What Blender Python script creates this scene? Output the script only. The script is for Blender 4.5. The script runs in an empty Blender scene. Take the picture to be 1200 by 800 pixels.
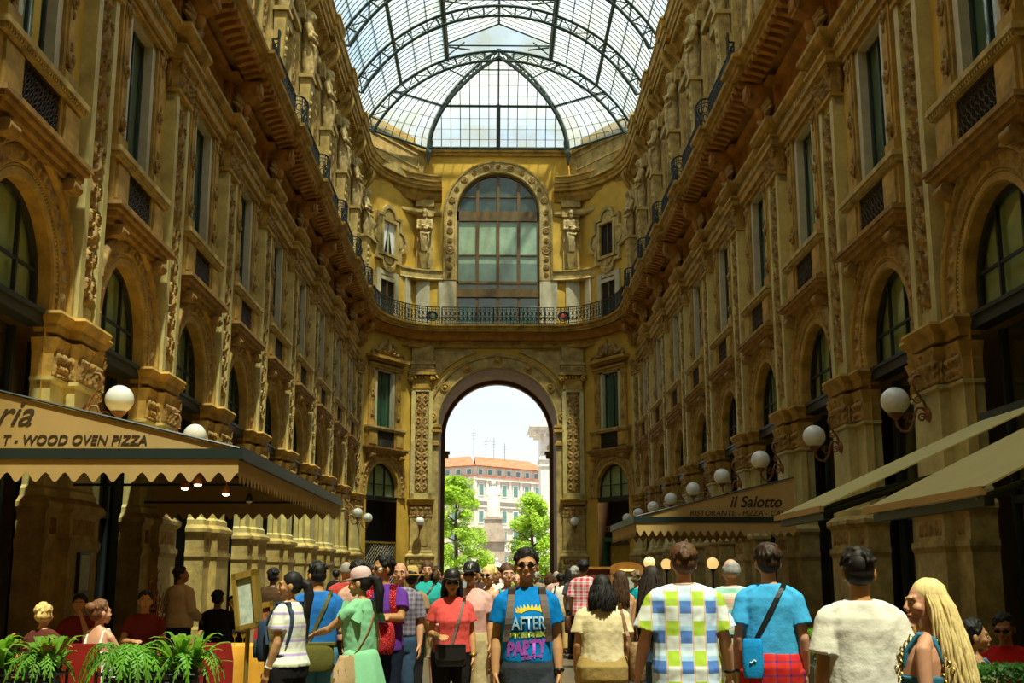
import bpy, bmesh, math, random
from mathutils import Vector, Matrix, noise
from mathutils.geometry import tessellate_polygon
PI = math.pi
R = math.radians
sin, cos = math.sin, math.cos
sc = bpy.context.scene
COL = sc.collection
rng = random.Random(11)


class MB:
    """collects geometry; build() links it as ONE mesh object"""
    def __init__(s):
        s.v = []; s.f = []; s.m = []

    def add(s, vs, fs, m=0, T=None):
        b = len(s.v)
        if T is not None:
            vs = [T @ Vector(v) for v in vs]
        s.v += [tuple(v) for v in vs]
        s.f += [tuple(b + i for i in f) for f in fs]
        s.m += [m] * len(fs)
        return s

    def join(s, o, T=None, dm=0):
        b = len(s.v)
        s.v += [tuple(T @ Vector(v)) for v in o.v] if T is not None else o.v
        s.f += [tuple(b + i for i in f) for f in o.f]
        s.m += [k + dm for k in o.m]
        return s

    def box(s, x0, x1, y0, y1, z0, z1, m=0, T=None):
        vs = [(x0, y0, z0), (x1, y0, z0), (x1, y1, z0), (x0, y1, z0), (x0, y0, z1), (x1, y0, z1), (x1, y1, z1), (x0, y1, z1)]
        return s.add(vs, [(3, 2, 1, 0), (4, 5, 6, 7), (0, 1, 5, 4), (1, 2, 6, 5), (2, 3, 7, 6), (3, 0, 4, 7)], m, T)

    def wb(s, u0, u1, n0, n1, z0, z1, m=0, T=None):
        """box in facade space: u along the wall, n out of it, z up"""
        return s.box(u0, u1, -n1, -n0, z0, z1, m, T)

    def loft(s, rings, m=0, cap=True, closed=True, T=None):
        n = len(rings[0]); vs = [p for r in rings for p in r]; fs = []
        for i in range(len(rings) - 1):
            for j in range(n if closed else n - 1):
                a = i * n + j; b = i * n + (j + 1) % n
                fs.append((a, b, b + n, a + n))
        if cap and closed:
            fs.append(tuple(range(n - 1, -1, -1)))
            fs.append(tuple((len(rings) - 1) * n + j for j in range(n)))
        return s.add(vs, fs, m, T)

    def lathe(s, prof, seg=16, m=0, T=None, ang0=0, cap=True):
        rings = [[(r * cos(ang0 + 2 * PI * j / seg), r * sin(ang0 + 2 * PI * j / seg), z) for j in range(seg)] for r, z in prof]
        return s.loft(rings, m, cap, True, T)

    def tube(s, pts, r, seg=6, m=0, T=None, cap=True, flat=1.0):
        pts = [Vector(p) for p in pts]
        rs = r if isinstance(r, (list, tuple)) else [r] * len(pts)
        rings = []; up = None
        for i, p in enumerate(pts):
            d = (pts[min(i + 1, len(pts) - 1)] - pts[max(i - 1, 0)])
            d = d.normalized() if d.length > 1e-9 else Vector((0, 0, 1))
            if up is None:
                up = Vector((0, 0, 1)) if abs(d.z) < .9 else Vector((1, 0, 0))
            a = d.cross(up)
            a = a.normalized() if a.length > 1e-6 else d.orthogonal().normalized()
            b = a.cross(d).normalized(); up = b
            rings.append([p + a * (rs[i] * cos(2 * PI * j / seg)) + b * (rs[i] * flat * sin(2 * PI * j / seg)) for j in range(seg)])
        return s.loft(rings, m, cap, True, T)

    def ball(s, c, r, seg=12, rg=8, m=0, T=None):
        rx, ry, rz = r if isinstance(r, (tuple, list)) else (r, r, r)
        vs = [(c[0], c[1], c[2] + rz)]
        for i in range(1, rg):
            t = PI * i / rg
            for j in range(seg):
                p = 2 * PI * j / seg
                vs.append((c[0] + rx * sin(t) * cos(p), c[1] + ry * sin(t) * sin(p), c[2] + rz * cos(t)))
        vs.append((c[0], c[1], c[2] - rz)); L = len(vs) - 1; fs = []
        for j in range(seg):
            k = (j + 1) % seg
            fs.append((0, 1 + j, 1 + k)); b = 1 + (rg - 2) * seg
            fs.append((b + k, b + j, L))
            for i in range(rg - 2):
                a = 1 + i * seg
                fs.append((a + j, a + seg + j, a + seg + k, a + k))
        return s.add(vs, fs, m, T)

    def prism(s, poly, y0, y1, m=0, T=None):
        """polygon in (x, z) extruded from y0 to y1"""
        n = len(poly)
        vs = [(x, y0, z) for x, z in poly] + [(x, y1, z) for x, z in poly]
        fs = [tuple(range(n)), tuple(range(2 * n - 1, n - 1, -1))] + [(j, j + n, (j + 1) % n + n, (j + 1) % n) for j in range(n)]
        return s.add(vs, fs, m, T)

    def grid(s, fn, nu, nv, m=0, T=None):
        """fn(a, b) with a, b in 0..1 gives a point"""
        vs = [fn(i / nu, j / nv) for j in range(nv + 1) for i in range(nu + 1)]
        fs = [(j * (nu + 1) + i, j * (nu + 1) + i + 1, (j + 1) * (nu + 1) + i + 1, (j + 1) * (nu + 1) + i) for j in range(nv) for i in range(nu)]
        return s.add(vs, fs, m, T)

    def sweep(s, path, prof, m=0, i0=0, i1=None, cap=True):
        """moulding: profile (n, z) swept along a plan path (x, y), n to the path's right, corners mitred"""
        n = len(path); i1 = n - 1 if i1 is None else i1
        nr = []
        for i in range(n - 1):
            dx = path[i + 1][0] - path[i][0]; dy = path[i + 1][1] - path[i][1]; L = math.hypot(dx, dy) or 1
            nr.append((dy / L, -dx / L))
        rings = []
        for i in range(i0, i1 + 1):
            a = nr[max(i - 1, 0)]; b = nr[min(i, n - 2)]
            k = max(1 + a[0] * b[0] + a[1] * b[1], .25)
            mx, my = (a[0] + b[0]) / k, (a[1] + b[1]) / k
            rings.append([(path[i][0] + mx * q, path[i][1] + my * q, z) for q, z in prof])
        s.loft(rings, m, cap)
        return s

    def build(s, name, mats, parent=None, smooth=None, kind=None, loc=None):
        me = bpy.data.meshes.new(name)
        me.from_pydata(s.v, [], s.f)
        mats = mats if isinstance(mats, (list, tuple)) else [mats]
        for x in mats:
            me.materials.append(x)
        if len(mats) > 1:
            me.polygons.foreach_set('material_index', s.m)
        bm = bmesh.new(); bm.from_mesh(me)
        bmesh.ops.recalc_face_normals(bm, faces=bm.faces)
        bm.to_mesh(me); bm.free()
        if smooth is not None:
            me.shade_smooth()
            if smooth < 170:
                me.set_sharp_from_angle(angle=R(smooth))
        me.update()
        o = bpy.data.objects.new(name, me); COL.objects.link(o)
        if parent is not None:
            o.parent = parent
        if kind:
            o['kind'] = kind
        if loc is not None:
            o.location = loc
        return o


def empty(name, loc=(0, 0, 0), rz=0.0, kind=None):
    o = bpy.data.objects.new(name, None); COL.objects.link(o)
    o.location = loc; o.rotation_euler = (0, 0, rz); o.empty_display_size = .2
    if kind:
        o['kind'] = kind
    return o


def tag(o, label, cat, group=None, kind=None):
    o['label'] = label; o['category'] = cat
    if group:
        o['group'] = group
    if kind:
        o['kind'] = kind
    return o


KIDS = {}
def copy_tree(o, parent=None, name=None):
    c = o.copy(); COL.objects.link(c)
    if name:
        c.name = name
    if parent is not None:
        c.parent = parent
    for ch in list(o.children):
        copy_tree(ch, c)
    return c


BENCH = bpy.data.scenes.new('bench')       # an empty scene to evaluate modifiers and text in; removed at the end
def bench_mesh(o):
    vl = BENCH.view_layers[0]; vl.update(); dg = vl.depsgraph; dg.update()
    return bpy.data.meshes.new_from_object(o.evaluated_get(dg))


def fuse(mb, voxel, smooth=2, factor=.5):
    """one continuous surface out of overlapping volumes (voxel remesh); returns a mesh datablock"""
    me = bpy.data.meshes.new('fuse'); me.from_pydata(mb.v, [], mb.f)
    bm = bmesh.new(); bm.from_mesh(me); bmesh.ops.recalc_face_normals(bm, faces=bm.faces); bm.to_mesh(me); bm.free()
    o = bpy.data.objects.new('fuse', me); BENCH.collection.objects.link(o)
    r = o.modifiers.new('r', 'REMESH'); r.mode = 'VOXEL'; r.voxel_size = voxel; r.use_smooth_shade = True
    if smooth:
        q = o.modifiers.new('s', 'SMOOTH'); q.iterations = smooth; q.factor = factor
    out = bench_mesh(o)
    bpy.data.objects.remove(o); bpy.data.meshes.remove(me)
    return out


def mesh_obj(name, me, mats, parent=None):
    me.name = name
    me.materials.clear()
    for x in (mats if isinstance(mats, (list, tuple)) else [mats]):
        me.materials.append(x)
    o = bpy.data.objects.new(name, me); COL.objects.link(o)
    if parent is not None:
        o.parent = parent
    return o


# ---------------------------------------------------------------- materials
def mat(name, base, rough=.7, var=.12, scale=3.0, bump=0.0, bscale=30.0, metal=0.0, spec=.4, dark=None, emit=None, sheen=0, coat=0, trans=0):
    m = bpy.data.materials.new(name); m.use_nodes = True
    nt = m.node_tree; N = nt.nodes; L = nt.links
    p = N['Principled BSDF']
    p.inputs['Roughness'].default_value = rough; p.inputs['Metallic'].default_value = metal
    p.inputs['Specular IOR Level'].default_value = spec
    b = (*base, 1)
    tc = N.new('ShaderNodeTexCoord')
    if var > 0:
        nz = N.new('ShaderNodeTexNoise'); nz.inputs['Scale'].default_value = scale; nz.inputs['Detail'].default_value = 5; nz.inputs['Roughness'].default_value = .65
        cr = N.new('ShaderNodeValToRGB')
        d = dark or tuple(c * (1 - 2.2 * var) for c in base)
        cr.color_ramp.elements[0].position = .3; cr.color_ramp.elements[1].position = .68
        cr.color_ramp.elements[0].color = (*d, 1)
        cr.color_ramp.elements[1].color = (*[min(1, c * (1 + var)) for c in base], 1)
        L.new(tc.outputs['Object'], nz.inputs['Vector']); L.new(nz.outputs['Fac'], cr.inputs['Fac']); L.new(cr.outputs['Color'], p.inputs['Base Color'])
    else:
        p.inputs['Base Color'].default_value = b
    if bump > 0:
        n2 = N.new('ShaderNodeTexNoise'); n2.inputs['Scale'].default_value = bscale; n2.inputs['Detail'].default_value = 4
        bp = N.new('ShaderNodeBump'); bp.inputs['Strength'].default_value = bump; bp.inputs['Distance'].default_value = .02
        L.new(tc.outputs['Object'], n2.inputs['Vector']); L.new(n2.outputs['Fac'], bp.inputs['Height']); L.new(bp.outputs['Normal'], p.inputs['Normal'])
    if emit:
        p.inputs['Emission Color'].default_value = (*emit[0], 1); p.inputs['Emission Strength'].default_value = emit[1]
    if sheen:
        p.inputs['Sheen Weight'].default_value = sheen
    if coat:
        p.inputs['Coat Weight'].default_value = coat
    if trans:
        p.inputs['Transmission Weight'].default_value = trans
    return m


M = {}
M['stucco'] = mat('ochre_stucco', (.60, .37, .05), .85, .13, .8, .15, 12)
M['stone'] = mat('tan_stone', (.48, .345, .115), .8, .24, 2.2, .25, 18)
M['ochre'] = mat('ochre_stone', (.44, .265, .052), .8, .26, 2.0, .25, 18)
M['pale'] = mat('pale_marble', (.56, .46, .17), .55, .18, 1.6, .1, 20)
M['carved'] = mat('carved_ochre_stone', (.36, .215, .06), .8, .32, 5.0, .5, 40)
M['statue'] = mat('statue_stone', (.50, .37, .16), .8, .28, 4.0, .3, 30)
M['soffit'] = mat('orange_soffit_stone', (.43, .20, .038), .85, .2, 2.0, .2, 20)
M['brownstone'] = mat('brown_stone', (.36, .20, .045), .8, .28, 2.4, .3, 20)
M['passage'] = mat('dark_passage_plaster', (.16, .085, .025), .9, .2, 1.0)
M['iron'] = mat('black_wrought_iron', (.012, .016, .016), .5, 0, spec=.5)
M['green_iron'] = mat('dark_green_iron', (.035, .06, .055), .5, .1, 4)
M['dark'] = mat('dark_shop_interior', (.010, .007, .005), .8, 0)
M['curtain'] = mat('beige_curtain', (.66, .63, .36), .9, .1, 2.0)
M['shutter'] = mat('green_shutter', (.075, .16, .105), .6, .12, 2.0)
M['white_reveal'] = mat('white_marble_reveal', (.52, .46, .31), .5, .1, 3)
M['wood'] = mat('brown_window_wood', (.14, .085, .03), .5, .15, 4)
M['teal'] = mat('teal_green_glass', (.05, .10, .085), .12, .3, .7, .3, 1.5, spec=.8)


def glass_mat(name, tint=(.8, .9, .88), gloss=.12, rough=.03):
    m = bpy.data.materials.new(name); m.use_nodes = True
    N = m.node_tree.nodes; L = m.node_tree.links; N.clear()
    o = N.new('ShaderNodeOutputMaterial'); a = N.new('ShaderNodeBsdfTransparent'); a.inputs['Color'].default_value = (*tint, 1)
    g = N.new('ShaderNodeBsdfGlossy'); g.inputs['Roughness'].default_value = rough
    lw = N.new('ShaderNodeLayerWeight'); lw.inputs['Blend'].default_value = .5
    fr = N.new('ShaderNodeMath'); fr.operation = 'POWER'; fr.inputs[1].default_value = 4.0; L.new(lw.outputs['Facing'], fr.inputs[0])
    fs = N.new('ShaderNodeMath'); fs.operation = 'MULTIPLY'; fs.inputs[1].default_value = .55; L.new(fr.outputs[0], fs.inputs[0]); fr = fs
    ad = N.new('ShaderNodeMath'); ad.operation = 'ADD'; ad.inputs[1].default_value = gloss
    mx = N.new('ShaderNodeMixShader')
    L.new(fr.outputs[0], ad.inputs[0]); L.new(ad.outputs[0], mx.inputs[0]); L.new(a.outputs[0], mx.inputs[1]); L.new(g.outputs[0], mx.inputs[2]); L.new(mx.outputs[0], o.inputs[0])
    return m


M['white_cloth'] = mat('white_cloth', (.72, .72, .66), .9, .06, 3)
M['glass'] = glass_mat('window_glass', (.86, .93, .86), .06)


def roof_glass():
    m = bpy.data.materials.new('roof_glass'); m.use_nodes = True
    N = m.node_tree.nodes; L = m.node_tree.links; N.clear()
    o = N.new('ShaderNodeOutputMaterial')
    tc = N.new('ShaderNodeTexCoord')
    nz = N.new('ShaderNodeTexNoise'); nz.inputs['Scale'].default_value = .55; nz.inputs['Detail'].default_value = 3
    cr = N.new('ShaderNodeValToRGB')
    e = cr.color_ramp.elements
    e[0].position = .34; e[0].color = (.70, .74, .58, 1)
    e[1].position = .62; e[1].color = (.80, .95, 1.0, 1)
    t = N.new('ShaderNodeBsdfTransparent'); tl = N.new('ShaderNodeBsdfTranslucent'); gl = N.new('ShaderNodeBsdfGlossy'); gl.inputs['Roughness'].default_value = .2
    tl.inputs['Color'].default_value = (.85, .93, .86, 1)
    m1 = N.new('ShaderNodeMixShader'); m1.inputs[0].default_value = .22
    m2 = N.new('ShaderNodeMixShader'); m2.inputs[0].default_value = .05
    L.new(tc.outputs['Object'], nz.inputs['Vector']); L.new(nz.outputs['Fac'], cr.inputs['Fac']); L.new(cr.outputs['Color'], t.inputs['Color'])
    L.new(t.outputs[0], m1.inputs[1]); L.new(tl.outputs[0], m1.inputs[2]); L.new(m1.outputs[0], m2.inputs[1]); L.new(gl.outputs[0], m2.inputs[2]); L.new(m2.outputs[0], o.inputs[0])
    return m


M['roof_glass'] = roof_glass()
# ---------------------------------------------------------------- plan of the gallery (axis at x = 0, looking along +y)
XW, Y0, P = 7.65, 20.6, 5.34
YE = 67.5                                   # end wall
CA, CB = (7.65, 62.9), (4.9, 67.5)          # chamfer from side wall to end wall
CC = ((CA[0] + CB[0]) / 2, (CA[1] + CB[1]) / 2)
CPHI = math.atan2(CB[1] - CA[1], CA[0] - CB[0])   # left chamfer's turn
PIERS = [Y0 + P * k for k in range(-1, 8)]
BAYS = [Y0 - P / 2 + P * k for k in range(0, 9)]
ZI = 5.90                                   # impost top
RI, RO, STILT = 1.42, 2.10, .34             # arch radii
ntrim = [0]; nwin = [0]; ndoor = [0]


def trim_root(loc=(0, 0, 0), rz=0):
    ntrim[0] += 1
    return empty('trim_%d' % ntrim[0], loc, rz, 'structure')


def win_root(loc=(0, 0, 0), rz=0):
    nwin[0] += 1
    return empty('window_%d' % nwin[0], loc, rz, 'structure')


def place(root, loc, rz, kind='trim'):
    c = copy_tree(root)
    if kind == 'trim':
        ntrim[0] += 1; c.name = 'trim_%d' % ntrim[0]
    elif kind == 'window':
        nwin[0] += 1; c.name = 'window_%d' % nwin[0]
    else:
        ndoor[0] += 1; c.name = 'door_%d' % ndoor[0]
    c.location = loc; c.rotation_euler = (0, 0, rz)
    return c


def relief(u0, u1, z0, z1, n, depth, fn, nu=18, nz=90):
    """carved panel: a real displaced surface, fn(a in -1..1, metres up) -> 0..1"""
    w = (u1 - u0) / 2; c = (u0 + u1) / 2
    mb = MB()
    def pt(a, b):
        aa = a * 2 - 1; z = z0 + (z1 - z0) * b
        edge = min(1, min(a, 1 - a) * 12, min(b, 1 - b) * 60)
        return (c + w * aa, -(n + depth * fn(aa, z - z0) * edge), z)
    return mb.grid(pt, nu, nz)


def candelabra(a, z):
    """scrolls, leaves and vases about a stem"""
    p = 1.25; zz = z % p; x = abs(a); k = int(z / p)
    h = .75 * math.exp(-(x / .13) ** 2)
    for (cx, cz, r0) in ((.46, .33, .25), (.40, .85, .2)):
        d = math.hypot((x - cx), (zz - cz) * 1.9)
        h = max(h, .95 * math.exp(-((d - r0) / .085) ** 2), .8 * math.exp(-(d / .09) ** 2))
    w = .32 + .25 * math.sin(zz * 5.03 + 1.2)
    if zz < .26 or zz > 1.05:
        h = max(h, (1 - (x / max(w, .12)) ** 2) * .9 + .25 * math.sin(14 * zz + 9 * x))
    lf = math.sin(11 * x - 7.5 * zz * (1 if k % 2 else -1)) * math.sin(16 * zz + 2 * x)
    h = max(h, .62 * lf * (1 - x ** 4))
    return max(0, min(1, h))


def scrollband(p=.42):
    def fn(a, z, p=p):
        return max(0, min(1, .5 + .5 * math.sin(6 * a) * math.cos(z * 6.28 / p)))
    return fn


def leafy(a, z):
    """acanthus leaves of a capital"""
    x = a * 2.2
    l1 = math.exp(-(((x - round(x)) * 2.6) ** 2)) * (1 if z < .42 else .35)
    rib = .25 * math.cos((x - round(x)) * 26) * math.cos(z * 40)
    curl = .5 * math.exp(-((z - .36) / .07) ** 2) + .55 * math.exp(-((z - .60) / .08) ** 2)
    return max(0, min(1, .65 * l1 + rib + curl * (.5 + .5 * math.cos(a * 9))))


IMPOST = [(-.1, ZI - .34), (.02, ZI - .34), (.05, ZI - .26), (.05, ZI - .2), (.12, ZI - .12), (.16, ZI - .05), (.14, ZI), (-.1, ZI)]


def steps(bl):
    """plan path in local (x, y=-n) from a list of (u, n), returned for MB.sweep (right side = outward)"""
    return [(u, -n) for u, n in bl]


def make_pier(wide=True):
    """ground pier with pedestal, marble shaft, leafy capital, impost; carved pilaster above with its own capital"""
    r = trim_root()
    j = 1.20 if wide else .62; q = .56; nj, nq = .14, .32
    path = steps([(-j, -.2), (-j, nj), (-q, nj), (-q, nq), (q, nq), (q, nj), (j, nj), (j, -.2)])
    path = [(x, y) for x, y in path]
    fl = lambda prof: MB().sweep(path, prof)
    fl([(-.3, 0), (.16, 0), (.16, .35), (.12, .42), (.12, 2.0), (.16, 2.1), (.16, 2.2), (-.3, 2.2)]).build('pedestal', M['stone'], r)
    b = fl([(-.3, 2.2), (.12, 2.2), (.12, 2.62), (.2, 2.7), (.2, 2.78), (.08, 2.88), (-.3, 2.88)])
    b.build('pedestal_frieze', M['stone'], r)
    for (u0, u1, n) in ((-q - .06, q + .06, nq + .12), (-j + .05, -q - .2, nj + .12), (q + .2, j - .05, nj + .12)):
        if u1 - u0 > .2:
            relief(u0 + .06, u1 - .06, 2.28, 2.55, n, .035, lambda a, z, c=(u0 + u1) / 2: max(0, math.sin(a * 15) * .6 + .4), 24, 6).build('frieze_carving', M['carved'], r, 50)
    fl([(-.3, 2.88), (.06, 2.88), (.06, 3.0), (0, 3.06), (0, 4.72), (.05, 4.76), (.05, 4.82), (-.3, 4.82)]).build('shaft', M['pale'], r)
    cp = fl([(-.3, 4.8), (.0, 4.8), (.02, 5.2), (.10, 5.46), (-.3, 5.46)])
    cp.build('capital', M['ochre'], r)
    for (u0, u1, n) in ((-q, q, nq), (-j, -q - .02, nj), (q + .02, j, nj)):
        if u1 - u0 > .1:
            relief(u0, u1, 4.82, 5.44, n + .01, .13, leafy, 30 if u1 - u0 > .8 else 18, 22).build('acanthus', M['carved'], r, 60)
    # leaves on the pier's near and far flank
    for s in (-1, 1):
        g = relief(-.24, .10, 4.82, 5.44, 0, .08, leafy, 10, 22)
        T = Matrix.Translation((s * q, -.2, 0)) @ Matrix.Rotation(s * PI / 2, 4, 'Z')
        MB().join(g, T).build('acanthus', M['carved'], r, 60)
    fl(IMPOST).build('impost', M['ochre'], r)
    # upper pilaster
    zt = 12.3
    up = MB()
    up.wb(-q, q, -.1, .20, ZI, ZI + .35); up.wb(-q, q, -.1, .20, zt - .2, zt)
    for s in (-1, 1):
        up.wb(min(s * q, s * .34), max(s * q, s * .34), -.1, .27, ZI, zt)
        up.wb(min(s * .37, s * .33), max(s * .37, s * .33), -.1, .25, ZI + .3, zt - .2)
    up.wb(-.36, .36, -.1, .17, ZI, zt)
    up.build('pilaster', M['pale'], r)
    relief(-.34, .34, ZI + .36, zt - .2, .15, .17, candelabra, 22, 130).build('carved_panel', M['carved'], r, 60)
    uc = MB()
    uc.sweep([(-q, .1), (-q, -.27), (q, -.27), (q, .1)], [(-.3, zt), (.05, zt), (.06, zt + .08), (0, zt + .1), (.02, zt + .62), (.12, zt + .72), (.14, zt + .82), (-.3, zt + .82)])
    uc.build('pilaster_capital', M['ochre'], r)
    k = relief(-q, q, zt + .1, zt + .7, .28, .16, leafy, 26, 20)
    for s in (-1, 1):
        k.join(MB().tube([(.0 + .14 * cos(t) * (1 - t / 16), -.18, zt + .6 + .14 * sin(t) * (1 - t / 16)) for t in [i * .6 for i in range(17)]], .045, 6), Matrix.Translation((s * .5, -.16, 0)))
        k.tube([(s * q, -.05, zt + .15), (s * (q + .1), -.08, zt + .45), (s * (q + .14), -.1, zt + .66)], [.05, .09, .06], 6)
    k.build('capital_leaves', M['carved'], r, 60)
    return r


def arch_path(rad, n=28, stilt=STILT, zs=ZI):
    """(u, z, nu, nz) along a stilted arch"""
    out = [(-rad, zs, -1, 0), (-rad, zs + stilt * .5, -1, 0)]
    for i in range(n + 1):
        t = PI - PI * i / n
        out.append((rad * cos(t), zs + stilt + rad * sin(t), cos(t), sin(t)))
    out += [(rad, zs + stilt * .5, 1, 0), (rad, zs, 1, 0)]
    return out


def arch_band(mb, r0, prof, m=0, n=28, stilt=STILT, zs=ZI):
    """profile (dr, n) swept round a stilted arch of inner radius r0"""
    base = arch_path(1.0, n, 0, 0)
    rings = []
    full = arch_path(r0, n, stilt, zs)
    for (u, z, a, b) in full:
        rings.append([(u + a * dr, -nn, z + b * dr) for dr, nn in prof])
    mb.loft(rings, m, True)
    return mb


def make_archivolt():
    r = trim_root()
    mb = MB()
    # moulded rings: reveal, roll, flat carved field, outer fillet
    arch_band(mb, RI, [(0, -.30), (0, .04), (.03, .08), (.15, .08), (.17, .05), (.22, .05), (.22, .10), (.25, .12), (.50, .12), (.52, .09), (.54, .17), (.58, .20), (.66, .20), (.66, -.1), (.2, -.30)])
    mb.build('archivolt', M['ochre'], r, 35)
    # carved egg field and bead row
    g = MB(); L = arch_path(RI + .375, 60)
    def pt(a, b):
        i = a * (len(L) - 1); i0 = min(int(i), len(L) - 2); f = i - i0
        u, z, nu, nz = [L[i0][q] * (1 - f) + L[i0 + 1][q] * f for q in range(4)]
        dr = (b - .5) * .25
        hh = .055 * max(0, math.sin(a * 150) * .7 + .5 * math.cos(b * 9 + a * 75)) * math.sin(PI * b)
        return (u + nu * dr, -(.122 + hh), z + nz * dr)
    g.grid(pt, 300, 6)
    g.build('carved_band', M['carved'], r, 60)
    bd = MB()
    for i in range(76):
        a = i / 75 * (len(L) - 1); i0 = min(int(a), len(L) - 2); f = a - i0
        u, z, nu, nz = [L[i0][q] * (1 - f) + L[i0 + 1][q] * f for q in range(4)]
        bd.ball((u - nu * .18, -.065, z - nz * .18), .028, 6, 4)
    bd.build('bead_row', M['stone'], r, 60)
    # top roll: bound laurel over the crown
    lr = MB(); pts = []
    for i in range(41):
        t = PI * .88 - PI * .76 * i / 40
        rr = RI + .64
        pts.append((rr * cos(t), -.13, ZI + STILT + rr * sin(t)))
    lr.tube(pts, [.085 + .018 * (i % 3 == 0) for i in range(41)], 8)
    lr.build('laurel_roll', M['carved'], r, 60)
    return r


def make_arch_window(nm=3):
    """lunette with curtains over a dark shop transom"""
    r = win_root()
    n0 = -.20
    cu = MB(); pts = [(u, z) for u, z, a, b in arch_path(RI - .02, 24)]
    cu.prism(pts, -n0 + .10, -n0 + .14)
    cu.build('curtain', M['curtain'], r)
    g = MB(); g.prism([(u, z) for u, z, a, b in arch_path(RI - .05, 24)], -n0 + .045, -n0 + .055); g.build('pane', M['glass'], r)
    f = MB()
    arch_band(f, RI - .10, [(0, n0 - .03), (0, n0 + .03), (.12, n0 + .03), (.12, n0 - .03)], 0, 24)
    for u in (-.47, .47):
        h = STILT + math.sqrt((RI - .06) ** 2 - u * u)
        f.wb(u - .03, u + .03, n0 - .03, n0 + .04, ZI, ZI + h)
    f.wb(-RI, RI, n0 - .02, n0 + .03, ZI + .62, ZI + .67)
    f.build('frame', M['iron'], r)
    t = MB(); t.wb(-1.42, 1.42, n0 - .1, -.02, ZI - .26, ZI - .06); t.wb(-1.42, 1.42, n0 - .1, .02, ZI - .07, ZI + .0)
    t.build('transom', M['iron'], r)
    return r


def make_shopfront():
    ndoor[0] += 1
    r = empty('door_%d' % ndoor[0], kind='structure')
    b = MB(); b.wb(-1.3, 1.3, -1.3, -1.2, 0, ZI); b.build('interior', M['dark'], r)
    f = MB()
    for u in (-1.2, -.05, 1.1):
        f.wb(u, u + .1, -.5, -.38, 0, ZI - .3)
    f.wb(-1.25, 1.25, -.5, -.38, 2.75, 2.87); f.wb(-1.25, 1.25, -.5, -.38, 0, .5)
    f.build('frame', M['iron'], r)
    g = MB(); g.wb(-1.2, 1.2, -.45, -.44, .5, ZI - .3); g.build('pane', M['glass'], r)
    s = MB(); s.wb(.12, 1.12, -.70, -.66, 3.0, 5.3); s.build('blind', M['gold_blind'], r)
    s = MB(); s.wb(-1.12, -.10, -.62, -.58, .6, 2.7); s.build('display_panel', M['grey_green'], r)
    return r


def console_mesh(mb, u, z, w=.26, d=.5, h=.34, n=0.0, m=0, roll=.35):
    """scroll bracket under a slab, top at z"""
    prof = [(0, 0), (d, 0), (d, -.10 * h / .34), (d * .92, -.5 * h), (d * .6, -.62 * h), (d * .3, -.8 * h), (d * .12, -h), (0, -h)]
    vs = [(u - w / 2, -(n + a), z + b) for a, b in prof] + [(u + w / 2, -(n + a), z + b) for a, b in prof]
    k = len(prof)
    mb.add(vs, [tuple(range(k)), tuple(range(2 * k - 1, k - 1, -1))] + [(j, j + k, (j + 1) % k + k, (j + 1) % k) for j in range(k)], m)
    T = Matrix.Translation((u, -(n + d * .86), z - .3 * h)) @ Matrix.Rotation(PI / 2, 4, 'Y')
    q = min(.12, roll * h * .9)
    mb.lathe([(q, -w / 2 - .02), (q, w / 2 + .02)], 10, m, T)


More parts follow.
